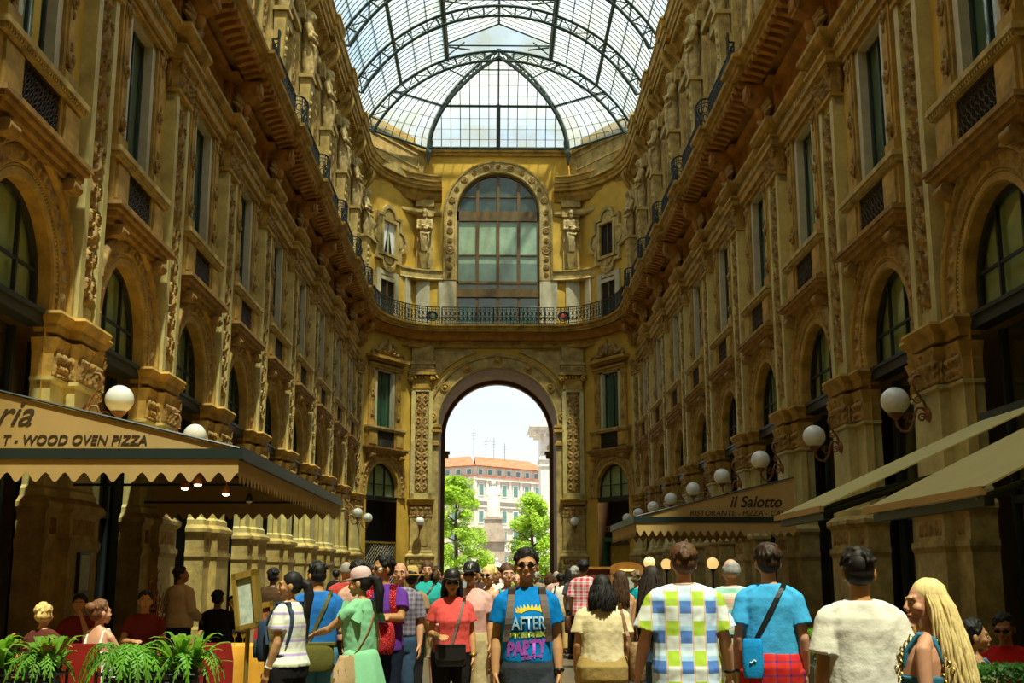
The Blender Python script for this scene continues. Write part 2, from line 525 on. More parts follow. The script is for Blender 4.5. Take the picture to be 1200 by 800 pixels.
def make_upper_window(pediment=False, light='shutter'):
    """balconette on two consoles, iron grille, tall window in a stone frame with carved side strips"""
    r = win_root()
    zs = 8.50
    s = MB()
    for (h0, h1, n1, w) in ((0, .09, .46, 1.88), (-.08, 0, .42, 1.84), (-.2, -.08, .34, 1.76), (-.30, -.2, .25, 1.68)):
        s.wb(-w, w, -.1, n1, zs - .09 + h0, zs - .09 + h1)
    s.build('balcony_slab', M['brownstone'], r)
    for u in (-1.35, 1.35):
        c = MB(); console_mesh(c, u, zs - .38, .34, .36, .36); c.build('console', M['brownstone'], r, 40)
    for sg in (-1, 1):
        p = MB(); a, b = (sg * .78, sg * 1.70); u0, u1 = min(a, b), max(a, b)
        p.wb(u0, u1, -.1, .22, zs, 9.42); p.wb(u0 + .12, u1 - .12, .2, .27, zs + .12, 9.3)
        p.build('pedestal', M['ochre'], r)
    l = MB(); l.wb(-1.78, 1.78, -.1, .36, 9.50, 9.60); l.wb(-1.74, 1.74, -.1, .30, 9.40, 9.50)
    for i in range(36):
        l.wb(-1.72 + i * .0965, -1.68 + i * .0965, .30, .335, 9.42, 9.48)
    l.build('sill_ledge', M['stone'], r)
    g = MB()
    g.wb(-.80, .80, .08, .11, zs, 9.42)
    g.build('grille_backing', M['dark'], r)
    gr = MB()
    for i in range(9):
        for j in range(5):
            cx = -.7 + i * .175; cz = zs + .1 + j * .178
            gr.tube([(cx + .085 * cos(t), -.18, cz + .085 * sin(t)) for t in [q * PI / 4 for q in range(9)]], .014, 4, cap=False)
            gr.tube([(cx - .085, -.18, cz - .085), (cx + .085, -.18, cz + .085)], .010, 4, cap=False)
    for z in (zs + .02, 9.38):
        gr.wb(-.8, .8, .16, .20, z - .02, z + .02)
    gr.build('iron_grille', M['iron_rust'], r)
    # window
    wz0, wz1 = 9.60, 12.72
    fr = MB()
    for sg in (-1, 1):
        u0, u1 = sorted((sg * .70, sg * .92)); fr.wb(u0, u1, -.2, .08, wz0, wz1 + .1)
    fr.wb(-.92, .92, -.2, .08, wz1, wz1 + .1)
    fr.build('stone_frame', M['white_reveal'], r)
    for sg in (-1, 1):
        u0, u1 = sorted((sg * .96, sg * 1.46))
        st = MB(); st.wb(u0, u1, -.1, .13, wz0, wz1 + .12); st.wb(u0 - .03, u1 + .03, -.1, .2, wz0, wz0 + .35); st.wb(u0 + .1, u1 - .1, .1, .16, wz0 + .5, wz1)
        st.build('side_strip', M['ochre'], r)
        ro = MB()
        for z in (wz0 + .62, wz0 + 1.7, wz1 - .15):
            c = (u0 + u1) / 2
            ro.add([], [])
            T = Matrix.Translation((c, -.15, z)) @ Matrix.Rotation(PI / 2, 4, 'X')
            ro.lathe([(.13, 0), (.15, .03), (.11, .06), (.06, .045), (.05, .09), (.0, .1)], 10, 0, T)
            for dz in (-.24, .24):
                ro.ball((c, -.16, z + dz), (.05, .05, .11), 6, 4)
        ro.build('rosette', M['carved'], r, 50)
    li = MB()
    li.wb(-1.52, 1.52, -.1, .18, wz1 + .1, wz1 + .24); li.wb(-1.56, 1.56, -.1, .26, wz1 + .24, wz1 + .34)
    li.build('lintel', M['ochre'], r)
    pn = MB(); pn.wb(-.72, .72, -.15, -.14, wz0, wz1); pn.build('pane', M['glass'], r)
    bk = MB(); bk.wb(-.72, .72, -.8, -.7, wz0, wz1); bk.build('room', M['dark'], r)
    sh = MB()
    if light == 'shutter':
        sh.wb(-.70, -.05, -.22, -.18, wz0, wz1); sh.wb(.05, .70, -.24, -.20, wz0, wz1)
        sh.build('shutter', M['shutter'], r)
    else:
        for i in range(19):
            sh.wb(-.70 + i * .06, -.665 + i * .06, -.26, -.20, wz0, wz1)
        sh.build('curtain', M['curtain'], r)
    wf = MB()
    for u in (-.70, -.03, .64):
        wf.wb(u, u + .06, -.16, -.10, wz0, wz1)
    for z in (wz0, wz1 - .06):
        wf.wb(-.7, .7, -.155, -.105, z, z + .05)
    wf.build('window_frame', M['green_iron'], r)
    if pediment:
        pd = MB()
        pd.wb(-1.75, 1.75, -.1, .48, wz1 + .62, wz1 + .78); pd.wb(-1.6, 1.6, -.1, .3, wz1 + .48, wz1 + .62)
        pd.build('pediment', M['ochre'], r)
        sc_ = MB()
        for sg in (-1, 1):
            sc_.tube([(sg * (1.55 - 1.2 * t), -.26, wz1 + .86 + .55 * t + .12 * sin(t * 9)) for t in [i / 12 for i in range(13)]], [.07 + .10 * (i / 12) for i in range(13)], 8)
            sc_.tube([(sg * .42 + .2 * cos(t) * (1 - t / 14), -.3, wz1 + 1.15 + .2 * sin(t) * (1 - t / 14)) for t in [i * .6 for i in range(16)]], .06, 6)
            sc_.ball((sg * .85, -.28, wz1 + 1.0), (.2, .12, .14), 8, 6)
        sc_.ball((0, -.3, wz1 + 1.3), (.17, .14, .34), 10, 8); sc_.ball((0, -.3, wz1 + 1.7), (.09, .1, .16), 8, 6)
        sc_.build('crest', M['carved'], r, 60)
    return r


def make_top_window():
    """third storey window with a carved frame between the herms"""
    r = win_root()
    z0, z1 = 16.4, 20.6
    fr = MB()
    for sg in (-1, 1):
        u0, u1 = sorted((sg * .72, sg * 1.25)); fr.wb(u0, u1, -.1, .16, z0, z1 + .5)
    fr.wb(-1.25, 1.25, -.1, .16, z1, z1 + .5); fr.wb(-1.45, 1.45, -.1, .34, z1 + .5, z1 + .72); fr.wb(-1.35, 1.35, -.1, .25, z1 + .72, z1 + .85)
    fr.build('stone_frame', M['stone'], r)
    cv = MB()
    for sg in (-1, 1):
        g = relief(-.2, .2, z0 + .1, z1 + .4, .16, .09, candelabra, 12, 70); cv.join(g, Matrix.Translation((sg * .98, 0, 0)))
        cv.tube([(sg * 1.35, -.1, z0 + .4), (sg * 1.5, -.14, z0 + 1.0), (sg * 1.36, -.14, z0 + 1.7)], [.05, .13, .05], 6)
    cv.tube([(-.6 + 1.2 * i / 16, -.3, z1 + .9 + .35 * sin(PI * i / 16)) for i in range(17)], .11, 8)
    cv.ball((0, -.34, z1 + 1.1), (.22, .16, .28), 10, 8)
    cv.build('carving', M['carved'], r, 60)
    p = MB(); p.wb(-.72, .72, -.26, -.25, z0, z1); p.build('pane', M['glass'], r)
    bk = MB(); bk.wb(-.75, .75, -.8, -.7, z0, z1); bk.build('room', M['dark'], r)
    wf = MB()
    for u in (-.72, -.03, .66):
        wf.wb(u, u + .06, -.28, -.2, z0, z1)
    wf.wb(-.72, .72, -.28, -.2, z1 - 1.2, z1 - 1.12)
    wf.build('window_frame', M['shutter'], r)
    cu = MB()
    for i in range(11):
        cu.wb(-.70 + i * .06, -.665 + i * .06, -.40, -.34, z0, z1)
    cu.build('curtain', M['white_reveal'], r)
    return r


def make_bracket():
    """carved console under the balcony with a scroll keystone, and the third storey pilaster strip above"""
    r = trim_root()
    c = MB(); console_mesh(c, 0, 15.0, .46, .72, .85, .22)
    for sg in (-1, 1):
        c.tube([(sg * .2 + .09 * cos(t), -.86 + .004 * t, 14.75 + .12 * sin(t)) for t in [i * .7 for i in range(10)]], .04, 6)
    c.ball((0, -.5, 14.3), (.16, .16, .24), 10, 8); c.ball((0, -.8, 14.75), (.12, .14, .18), 10, 8)
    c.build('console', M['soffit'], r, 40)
    f = MB()
    for i in range(9):
        t = -1.2 + 2.4 * i / 8
        f.tube([(0, -.3, 13.9), (.45 * sin(t), -.42, 14.0 + .45 * cos(t)), (.75 * sin(t), -.34, 13.95 + .75 * cos(t))], [.05, .12, .04], 6)
    f.build('leaf_spray', M['carved'], r, 60)
    st = MB(); st.wb(-.62, .62, -.1, .16, 15.7, 22.2); st.wb(-.5, .5, .1, .22, 16.6, 19.0); st.wb(-.7, .7, -.1, .30, 15.7, 16.5); st.wb(-.6, .6, -.1, .34, 22.0, 22.5)
    st.build('pilaster_strip', M['stone'], r)
    # tapering herm pedestal that carries the statue
    h = MB()
    h.loft([[(-.20, -.2, 16.5), (.20, -.2, 16.5), (.20, -.44, 16.5), (-.20, -.44, 16.5)], [(-.34, -.2, 19.74), (.34, -.2, 19.74), (.34, -.60, 19.74), (-.34, -.60, 19.74)]])
    h.wb(-.42, .42, .1, .68, 19.74, 19.88); h.wb(-.3, .3, .1, .55, 16.4, 16.55)
    for z, rr in ((19.2, .15), (18.85, .12), (18.55, .09), (18.3, .06)):
        h.ball((0, -.56 + (19.4 - z) * .05, z), (rr, .1, rr * 1.1), 8, 6)
    h.build('herm_pedestal', M['stone'], r, 30)
    # horn-like corbel above the statue
    k = MB(); console_mesh(k, 0, 23.75, .4, .62, .8, .05)
    k.tube([(0, -.3, 22.6), (0, -.6, 22.95), (0, -.8, 23.3), (0, -.75, 23.6)], [.1, .14, .12, .06], 6)
    k.build('corbel', M['ochre'], r, 40)
    return r


def make_modillions(w=P - .1):
    r = trim_root()
    m = MB()
    k = int(w / .42)
    for i in range(k):
        u = -w / 2 + w * (i + .5) / k
        console_mesh(m, u, 15.28, .19, .56, .24, .50)
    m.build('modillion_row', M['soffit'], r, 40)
    d = MB(); k = int(w / .16)
    for i in range(k):
        u = -w / 2 + w * (i + .5) / k
        d.wb(u - .045, u + .045, .16, .27, 13.36, 13.50)
    d.build('dentil_row', M['stone'], r)
    e = MB(); k = int(w / .30)
    for i in range(k):
        u = -w / 2 + w * (i + .5) / k
        e.wb(u - .08, u + .08, .3, .50, 23.55, 23.78)
    e.build('cornice_dentil_row', M['ochre'], r)
    return r


M['gold_blind'] = mat('ochre_blind', (.40, .27, .09), .8, .25, 1.5)
M['grey_green'] = mat('grey_green_display', (.30, .33, .24), .6, .15, 1.2)
M['iron_rust'] = mat('rusty_black_iron', (.05, .035, .018), .6, .3, 9)

# ---------------------------------------------------------------- plan paths of the mouldings
def bez(p0, p1, p2, p3, n):
    out = []
    for i in range(n + 1):
        t = i / n; a, b, c, d = (1 - t) ** 3, 3 * t * (1 - t) ** 2, 3 * t * t * (1 - t), t ** 3
        out.append((a * p0[0] + b * p1[0] + c * p2[0] + d * p3[0], a * p0[1] + b * p1[1] + c * p2[1] + d * p3[1]))
    return out


def plan(brk=.22, half=.66, xend=0.0, first=-1):
    """left half of the plan, from behind the camera to the middle of the end wall, breaking forward over each pier"""
    pts = [(-XW, -6.0)]
    for y in [Y0 + P * k for k in range(-5, 8)]:
        if brk > 0:
            pts += [(-XW, y - half), (-XW + brk, y - half), (-XW + brk, y + half), (-XW, y + half)]
    c = bez((-XW, 61.3), (-XW, 64.7), (-5.7, YE), (-3.3, YE), 12)
    return pts + c + ([(xend, YE)] if xend > -3.2 else [])


def full_plan(brk=.22, half=.66):
    l = plan(brk, half, -2.0)
    return l + [(-x, y) for x, y in reversed(l)], len(l)
# ---------------------------------------------------------------- shell
def bay_wall(mb, T, top=24.4, half=P / 2, holes=(True, True, True)):
    outer = [(-half, 0)]
    if holes[0]:
        outer += [(-1.40, 0), (-1.40, ZI)] + [(u, z) for u, z, a, b in arch_path(RI, 20)] + [(1.40, ZI), (1.40, 0)]
    outer += [(half, 0), (half, top), (-half, top)]
    loops = [outer]
    if holes[1]:
        loops.append([(-.70, 9.6), (.70, 9.6), (.70, 12.72), (-.70, 12.72)])
    if holes[2]:
        loops.append([(-.72, 16.4), (.72, 16.4), (.72, 20.6), (-.72, 20.6)])
    tri = tessellate_polygon([[Vector((u, z, 0)) for u, z in lp] for lp in loops])
    flat = [p for lp in loops for p in lp]
    mb.add([(u, 0, z) for u, z in flat], [tuple(t) for t in tri], 0, T)


def Tw(x, y, rz):
    return Matrix.Translation((x, y, 0)) @ Matrix.Rotation(rz, 4, 'Z')


LEFT, RIGHT = PI / 2, -PI / 2
CHL = CPHI; CHR = -CPHI
for side, nm, rz in ((-1, 'wall_left', LEFT), (1, 'wall_right', RIGHT)):
    w = MB()
    for y in BAYS:
        bay_wall(w, Tw(side * XW, y, rz))
    y1 = BAYS[0] - P / 2
    w.add([(side * XW, -6, 0), (side * XW, y1, 0), (side * XW, y1, 24.4), (side * XW, -6, 24.4)], [(0, 1, 2, 3)])
    w.box(side * (XW + 2.4), side * (XW + 2.2), -6, 70, 0, 27.5)
    w.build(nm, M['stucco'], kind='structure')
    c = MB(); bay_wall(c, Tw(side * CC[0], CC[1], CHL if side < 0 else CHR), 27.2, 2.68, (True, True, False))
    c.build('wall_corner_left' if side < 0 else 'wall_corner_right', M['stucco'], kind='structure')

# end wall with the great arch and the big window over it
AH, AZ = 3.36, 9.95                      # portal half width, springing
WH, WB, WS = 2.42, 15.7, 22.62           # big window half width, foot, springing
ew = MB()
outer = [(-5.0, 0), (-AH, 0), (-AH, AZ)] + [(AH * cos(PI - PI * i / 32), AZ + AH * sin(PI * i / 32)) for i in range(1, 32)] + [(AH, AZ), (AH, 0), (5.0, 0), (5.0, 26.7), (-5.0, 26.7)]
win = [(-WH, WB), (-WH, WS)] + [(WH * cos(PI - PI * i / 28), WS + WH * sin(PI * i / 28)) for i in range(1, 28)] + [(WH, WS), (WH, WB)]
loops = [outer, win]
tri = tessellate_polygon([[Vector((u, z, 0)) for u, z in lp] for lp in loops])
ew.add([(u, YE, z) for lp in loops for u, z in lp], [tuple(t) for t in tri])
ew.build('wall_end', M['stucco'], kind='structure')
# the passage behind the arch
pv = MB()
sec = [(-AH, 0), (-AH, AZ)] + [(AH * cos(PI - PI * i / 32), AZ + AH * sin(PI * i / 32)) for i in range(1, 32)] + [(AH, AZ), (AH, 0)]
out2 = [(-9.5, 0)] + sec + [(9.5, 0), (9.5, 27), (-9.5, 27)]
pv.loft([[(x, YE, z) for x, z in sec], [(x, YE + 4.6, z) for x, z in sec]], 0, False, False)
tri = tessellate_polygon([[Vector((x, z, 0)) for x, z in out2]])
pv.add([(x, YE + 4.6, z) for x, z in out2], [tuple(t) for t in tri])
pv.box(-9.6, -9.4, YE - 6, YE + 4.6, 0, 27); pv.box(9.4, 9.6, YE - 6, YE + 4.6, 0, 27)
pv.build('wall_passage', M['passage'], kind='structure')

bw = MB(); bw.box(-9.8, 9.8, -6.4, -6.05, 0, 31.6); bw.build('added_back_wall', M['stucco'], kind='structure')  # added behind the camera to shut out skylight; the gallery itself runs on
# floor with inlaid bands of stone
def floor_mat():
    m = bpy.data.materials.new('mosaic_floor'); m.use_nodes = True
    nt = m.node_tree; N = nt.nodes; L = nt.links; p = N['Principled BSDF']; p.inputs['Roughness'].default_value = .35
    tc = N.new('ShaderNodeTexCoord'); mp = N.new('ShaderNodeMapping'); mp.inputs['Scale'].default_value = (.42, .42, .42)
    br = N.new('ShaderNodeTexBrick'); br.inputs['Scale'].default_value = 1.0; br.inputs['Mortar Size'].default_value = .08; br.offset = 0
    br.inputs['Color1'].default_value = (.20, .145, .07, 1); br.inputs['Color2'].default_value = (.17, .11, .045, 1); br.inputs['Mortar'].default_value = (.15, .12, .08, 1)
    nz = N.new('ShaderNodeTexNoise'); nz.inputs['Scale'].default_value = 40
    mx = N.new('ShaderNodeMixRGB'); mx.blend_type = 'MULTIPLY'; mx.inputs[0].default_value = .3
    L.new(tc.outputs['Object'], mp.inputs[0]); L.new(mp.outputs[0], br.inputs['Vector']); L.new(tc.outputs['Object'], nz.inputs['Vector'])
    L.new(br.outputs['Color'], mx.inputs[1]); L.new(nz.outputs['Fac'], mx.inputs[2]); L.new(mx.outputs[0], p.inputs['Base Color'])
    return m
fl = MB(); fl.add([(-11, -8, 0), (11, -8, 0), (11, 74, 0), (-11, 74, 0)], [(0, 1, 2, 3)]); fl.build('floor', floor_mat(), kind='structure')

# ---------------------------------------------------------------- mouldings that run round the whole gallery
def plan2(off, brk, half):
    pts = [(-(XW - off), -6.0)]
    if brk > 0:
        for y in [Y0 + P * k for k in range(-4, 8)]:
            pts += [(-(XW - off), y - half), (-(XW - off) + brk, y - half), (-(XW - off) + brk, y + half), (-(XW - off), y + half)]
    c = bez((-XW, 61.3), (-XW, 64.7), (-5.7, YE), (-3.3, YE), 12)
    for i, (x, y) in enumerate(c):
        a = c[max(i - 1, 0)]; b = c[min(i + 1, 12)]
        dx, dy = b[0] - a[0], b[1] - a[1]; L = math.hypot(dx, dy)
        if i == 0: dx, dy, L = 0, 1, 1
        if i == 12: dx, dy, L = 1, 0, 1
        pts.append((x + off * dy / L, y - off * dx / L))
    return pts


def run(prof, mt, off=0, brk=.2, half=.6, xend=None, smooth=30, part='all'):
    """one trim per stretch: left wall with its corner, end wall, right wall with its corner"""
    l = plan2(off, brk, half)
    full = l + [(-x, y) for x, y in reversed(l)]; n = len(l)
    out = []
    rng_ = {'all': ((0, n - 1), (n, 2 * n - 1)), 'side': ((0, n - 13), (n + 12, 2 * n - 1)), 'end': ((n - 13, n - 1), (n, n + 12))}[part]
    for (i0, i1) in rng_:
        ntrim[0] += 1
        out.append(MB().sweep(full, prof, 0, i0, i1).build('trim_%d' % ntrim[0], M[mt], None, smooth, 'structure'))
    if xend is None and part != 'side':
        ntrim[0] += 1
        out.append(MB().sweep(full, prof, 0, n - 1, n).build('trim_%d' % ntrim[0], M[mt], None, smooth, 'structure'))
    return out


# architrave, dentil cornice, frieze below the balcony
run([(-.5, 13.05), (.24, 13.05), (.24, 13.2), (.3, 13.25), (.3, 13.32), (.16, 13.36), (.16, 13.5), (.34, 13.56), (.42, 13.68), (.42, 13.78), (.2, 13.86), (.12, 13.9), (-.5, 13.9)], 'ochre', 0, .2, .6, part='side')
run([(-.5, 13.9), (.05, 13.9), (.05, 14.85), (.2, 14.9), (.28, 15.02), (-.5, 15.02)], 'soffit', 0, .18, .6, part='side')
run([(-.5, 14.5), (.10, 14.5), (.14, 14.58), (.14, 14.7), (.24, 14.76), (.24, 14.9), (.42, 14.98), (.5, 15.1), (-.5, 15.3)], 'ochre', 0, 0, 0, part='end')
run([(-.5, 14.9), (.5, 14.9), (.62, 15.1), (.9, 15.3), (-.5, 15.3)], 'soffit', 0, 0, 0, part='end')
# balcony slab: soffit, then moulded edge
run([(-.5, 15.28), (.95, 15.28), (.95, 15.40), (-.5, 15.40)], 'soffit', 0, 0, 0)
run([(-.22, 15.28), (.04, 15.28), (.06, 15.36), (.12, 15.40), (.14, 15.50), (.24, 15.56), (.26, 15.66), (-.22, 15.68)], 'ochre', 1.0, .16, .62)
run([(-.5, 15.66), (1.1, 15.66), (1.1, 15.68), (-.5, 15.68)], 'stone', 0, 0, 0)
# top cornice
run([(-.5, 22.4), (.1, 22.4), (.16, 22.5), (.16, 22.66), (.06, 22.72), (-.5, 22.72)], 'stone', 0, .14, .5, 1)
run([(-.5, 23.25), (.1, 23.25), (.2, 23.45), (.3, 23.55), (.34, 23.80), (-.5, 23.80)], 'ochre', 0, .14, .5, 1)
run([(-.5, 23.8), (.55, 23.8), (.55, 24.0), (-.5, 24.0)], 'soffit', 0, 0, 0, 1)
run([(-.25, 23.78), (.06, 23.8), (.08, 23.95), (.16, 24.02), (.16, 24.2), (.24, 24.24), (.28, 24.5), (.34, 24.56), (.34, 24.64), (-.25, 24.7)], 'ochre', .5, .14, .6, 1)

# ---------------------------------------------------------------- the bays
proto_pier = make_pier(); proto_arch = make_archivolt(); proto_lun = make_arch_window(); proto_shop = make_shopfront()
proto_up = make_upper_window(); proto_up2 = make_upper_window(False, 'curtain'); proto_top = make_top_window(); proto_brk = make_bracket(); proto_mod = make_modillions()
used = set()
def put(proto, x, y, rz, kind):
    if proto.name not in used:
        used.add(proto.name); proto.location = (x, y, 0); proto.rotation_euler = (0, 0, rz); return proto
    return place(proto, (x, y, 0), rz, kind)


for side, rz in ((-1, LEFT), (1, RIGHT)):
    x = side * XW
    for k, y in enumerate(PIERS):
        put(proto_pier, x, y, rz, 'trim')
        if k >= 1:
            put(proto_brk, x, y, rz, 'trim')
    for k, y in enumerate(BAYS):
        put(proto_arch, x, y, rz, 'trim'); put(proto_lun, x, y, rz, 'window'); put(proto_shop, x, y, rz, 'door')
        put(proto_up if (k + (side > 0)) % 3 else proto_up2, x, y, rz, 'window')
        if k >= 3:
            put(proto_top, x, y, rz, 'window')
        put(proto_mod, x, y, rz, 'trim')
# piers at the bend
pc = make_pier(False); bc = proto_brk
pc.location = (-7.62, 63.05, 0); pc.rotation_euler = (0, 0, (LEFT + CHL) / 2)
place(pc, (7.62, 63.05, 0), (RIGHT + CHR) / 2)
for s in (-1, 1):
    place(proto_brk, (s * 7.62, 63.05, 0), (LEFT + CHL) / 2 if s < 0 else (RIGHT + CHR) / 2)
# the two corner bays
pu = make_upper_window(True)
for s in (-1, 1):
    rz = CHL if s < 0 else CHR
    place(proto_arch, (s * CC[0], CC[1], 0), rz); place(proto_lun, (s * CC[0], CC[1], 0), rz, 'window')
    if s < 0:
        pu.location = (s * CC[0], CC[1], 0); pu.rotation_euler = (0, 0, rz)
    else:
        place(pu, (s * CC[0], CC[1], 0), rz, 'window')
# ---------------------------------------------------------------- iron and glass vault
RC, RR, RX = 21.8, 8.3, 7.4
YR = 61.5
def vz(x, r=RR):
    return RC + math.sqrt(max(0, r * r - x * x))
ceil = empty('ceiling', kind='structure')
XL = 2.85                                        # foot of the raised lantern
def arcx(n, x0=-RX, x1=RX):
    a0, a1 = math.asin(x0 / RR), math.asin(x1 / RR)
    return [RR * sin(a0 + (a1 - a0) * i / n) for i in range(n + 1)]
# glass: the two curved flanks, the lantern, the hipped end
for s in (-1, 1):
    g = MB(); xs = arcx(14, XL, RX)
    g.loft([[(s * x, y, vz(x)) for x in xs] for y in (-6, 10, 25, 40, 50, YR)], 0, False, False)
    g.build('glass_flank', M['roof_glass'], ceil, 170)
zl0 = vz(XL) + .75; zl1 = vz(0) + 1.55
g = MB()
for s in (-1, 1):
    g.add([(s * XL, -6, vz(XL)), (s * XL, YR, vz(XL)), (s * XL, YR, zl0), (s * XL, -6, zl0)], [(0, 1, 2, 3)])
    g.add([(s * (XL + .3), -6, zl0), (s * (XL + .3), YR, zl0), (0, YR, zl1), (0, -6, zl1)], [(0, 1, 2, 3)])
g.add([(-XL, YR, zl0), (XL, YR, zl0), (0, YR, zl1)], [(0, 1, 2)])
xs = arcx(10, -XL, XL)
g.add([(x, YR, vz(x)) for x in xs] + [(XL, YR, zl0), (-XL, YR, zl0)], [tuple(range(len(xs) + 2))])
g.build('lantern_glass', M['roof_glass'], ceil)
HX, HY, HZ, HB = 4.15, 5.75, vz(0) - 26.45, 26.45
def hip(a):
    return Vector((HX * cos(a), YR + HY * cos(a), HB + HZ * sin(a)))
def side_pt(s, a, t):
    h = hip(a); x = RX * cos(a); v = h * (1 - t) + Vector((x, YR, vz(x))) * t
    return Vector((s * v.x, v.y, v.z))
def front_pt(x, a):
    h = hip(a); return Vector((x, h.y, h.z))
g = MB(); na = 14
g.loft([[front_pt(hip(PI / 2 * i / na).x * (-1 + 2 * j / 8), PI / 2 * i / na) for j in range(9)] for i in range(na + 1)], 0, False, False)
for s in (-1, 1):
    g.loft([[side_pt(s, PI / 2 * i / na, j / 6) for j in range(7)] for i in range(na + 1)], 0, False, False)
g.build('hip_glass', M['roof_glass'], ceil, 170)
# lattice ribs across the vault
def lattice(mb, P1, P2, w=.07, step=2, wt=.05):
    mb.tube(P1, w, 4); mb.tube(P2, w, 4)
    for i in range(0, len(P1), step):
        mb.tube([P1[i], P2[i]], wt, 4)
        if i + step < len(P1):
            mb.tube([P1[i], P2[i + step]] if (i // step) % 2 else [P2[i], P1[i + step]], wt * .6, 4)
for j in range(4):
    y = YR - P * j
    rb = MB(); xs = arcx(44)
    lattice(rb, [(x, y, vz(x) - .08) for x in xs], [(x * (RR - .62) / RR, y, RC + (vz(x) - RC) * (RR - .62) / RR) for x in xs], .085, 2, .05)
    for s in (-1, 1):
        rb.tube([(s * XL, y, vz(XL) - .1), (s * XL, y, zl0)], .08, 4)
        rb.tube([(s * (XL + .3), y, zl0), (0, y, zl1)], .06, 4)
        # pierced gusset under the lantern
        rb.tube([(s * (XL - .1), y, zl0 - .1), (s * 1.6, y, vz(1.6) + .15)], .05, 4)
        rb.tube([(s * (XL - .1), y, vz(XL) + .2), (s * 1.9, y, zl0 + .2)], .04, 4)
    rb.tube([(-XL, y, zl0), (XL, y, zl0)], .05, 4)
    rb.build('lattice_rib', M['green_iron'], ceil)
pu_ = MB()
for s in (-1, 1):
    for x, r_ in ((XL, .13), (5.35, .10), (RX, .12)):
        pu_.tube([(s * x, 40, vz(x) - .1), (s * x, YR, vz(x) - .1)], r_, 6)
    pu_.tube([(s * XL, 40, zl0), (s * XL, YR, zl0)], .08, 4)
    for x in (3.7, 4.5, 6.1, 6.8):
        pu_.tube([(s * x, 40, vz(x) + .1), (s * x, YR, vz(x) + .1)], .035, 4)
pu_.tube([(0, 40, zl1), (0, YR, zl1)], .07, 4)
pu_.build('purlin', M['green_iron'], ceil)
gb = MB(); y = YR - .45
while y > 42:
    for s in (-1, 1):
        gb.tube([(s * x, y, vz(x) - .02) for x in arcx(12, XL, RX)], .024, 4, cap=False)
        gb.tube([(s * (XL + .3), y, zl0), (0, y, zl1 - .02)], .022, 4, cap=False)
        gb.tube([(s * XL, y, vz(XL)), (s * XL, y, zl0)], .022, 4, cap=False)
    y -= .485
gb.build('glazing_bars', M['green_iron'], ceil)
hb = MB()
for s in (-1, 1):
    P1 = [hip(PI / 2 * i / 26) for i in range(27)]
    P1 = [Vector((s * p.x, p.y, p.z)) for p in P1]
    P2 = [Vector((p.x * .97, p.y - .55 * (0.3 + .7 * cos(PI / 2 * i / 26)), p.z - .5 * (.25 + .75 * sin(PI / 2 * i / 26)))) for i, p in enumerate(P1)]
    h_ = MB(); lattice(h_, P1, P2, .10, 2, .06)
    h_.tube([P2[0] + Vector((0, .3, .5)), P2[0] + Vector((s * .06, .05, -.3)), P2[0] + Vector((s * .1, .1, -1.0))], [.2, .17, .05], 6)
    h_.build('hip_rib', M['green_iron'], ceil)
for x in [i * .56 for i in range(-7, 8)]:
    am = math.acos(min(1, abs(x) / HX)); hb.tube([front_pt(x, am * i / 10) for i in range(11)], .05 if x == 0 else .024, 4, cap=False)
hb.tube([(0, YR + HY + .02, HB), (0, YR + HY * .78, HB + HZ * .63)], .12, 4)
for s in (-1, 1):
    for j in range(1, 9):
        hb.tube([side_pt(s, PI / 2 * i / 12, j / 8.6) for i in range(12)], .024, 4, cap=False)
    for a, w_ in ((.66, .075), (1.08, .05)):
        hb.tube([side_pt(s, a, 0), side_pt(s, a, .5), side_pt(s, a, 1)], w_, 4)
    hb.tube([side_pt(s, 0, 0), side_pt(s, 0, 1)], .08, 4)
for a, w_ in ((0.02, .09), (.66, .075), (1.2, .05)):
    hb.tube([front_pt(-hip(a).x, a), front_pt(hip(a).x, a)], w_, 4)
hb.build('hip_bars', M['green_iron'], ceil)
lap = MB()
for i in range(1, 9):
    a = .16 * i
    lap.tube([front_pt(-hip(a).x, a), front_pt(hip(a).x, a)], .016, 4, cap=False)
    for s in (-1, 1):
        lap.tube([side_pt(s, a, 0), side_pt(s, a, .5), side_pt(s, a, 1)], .016, 4, cap=False)
lap.build('pane_laps', mat('weathered_lead', (.33, .36, .33), .6, .1), ceil)
# low attic wall that carries the glass
for s, nm in ((-1, 'wall_attic_left'), (1, 'wall_attic_right')):
    a = MB(); a.box(s * 7.35, s * 7.75, -6, 62.5, 24.3, 25.3)
    c0, c1 = Vector((s * 7.55, 62.4, 0)), Vector((s * 4.6, 67.6, 0))
    T = Tw((c0.x + c1.x) / 2, (c0.y + c1.y) / 2, CHL if s < 0 else CHR)
    a.wb(-3.0, 3.0, -.2, .25, 24.2, 26.35, 0, T); a.wb(-3.0, 3.0, -.2, .36, 26.2, 26.4, 0, T)
    for (u0, u1, z0, z1) in ((-2.5, 2.3, 25.05, 25.13), (-2.5, 2.3, 25.85, 25.95), (-2.5, -2.4, 25.05, 25.95), (2.2, 2.3, 25.05, 25.95)):
        a.wb(u0, u1, .2, .3, z0, z1, 0, T)
    a.build(nm, M['stone'], kind='structure')
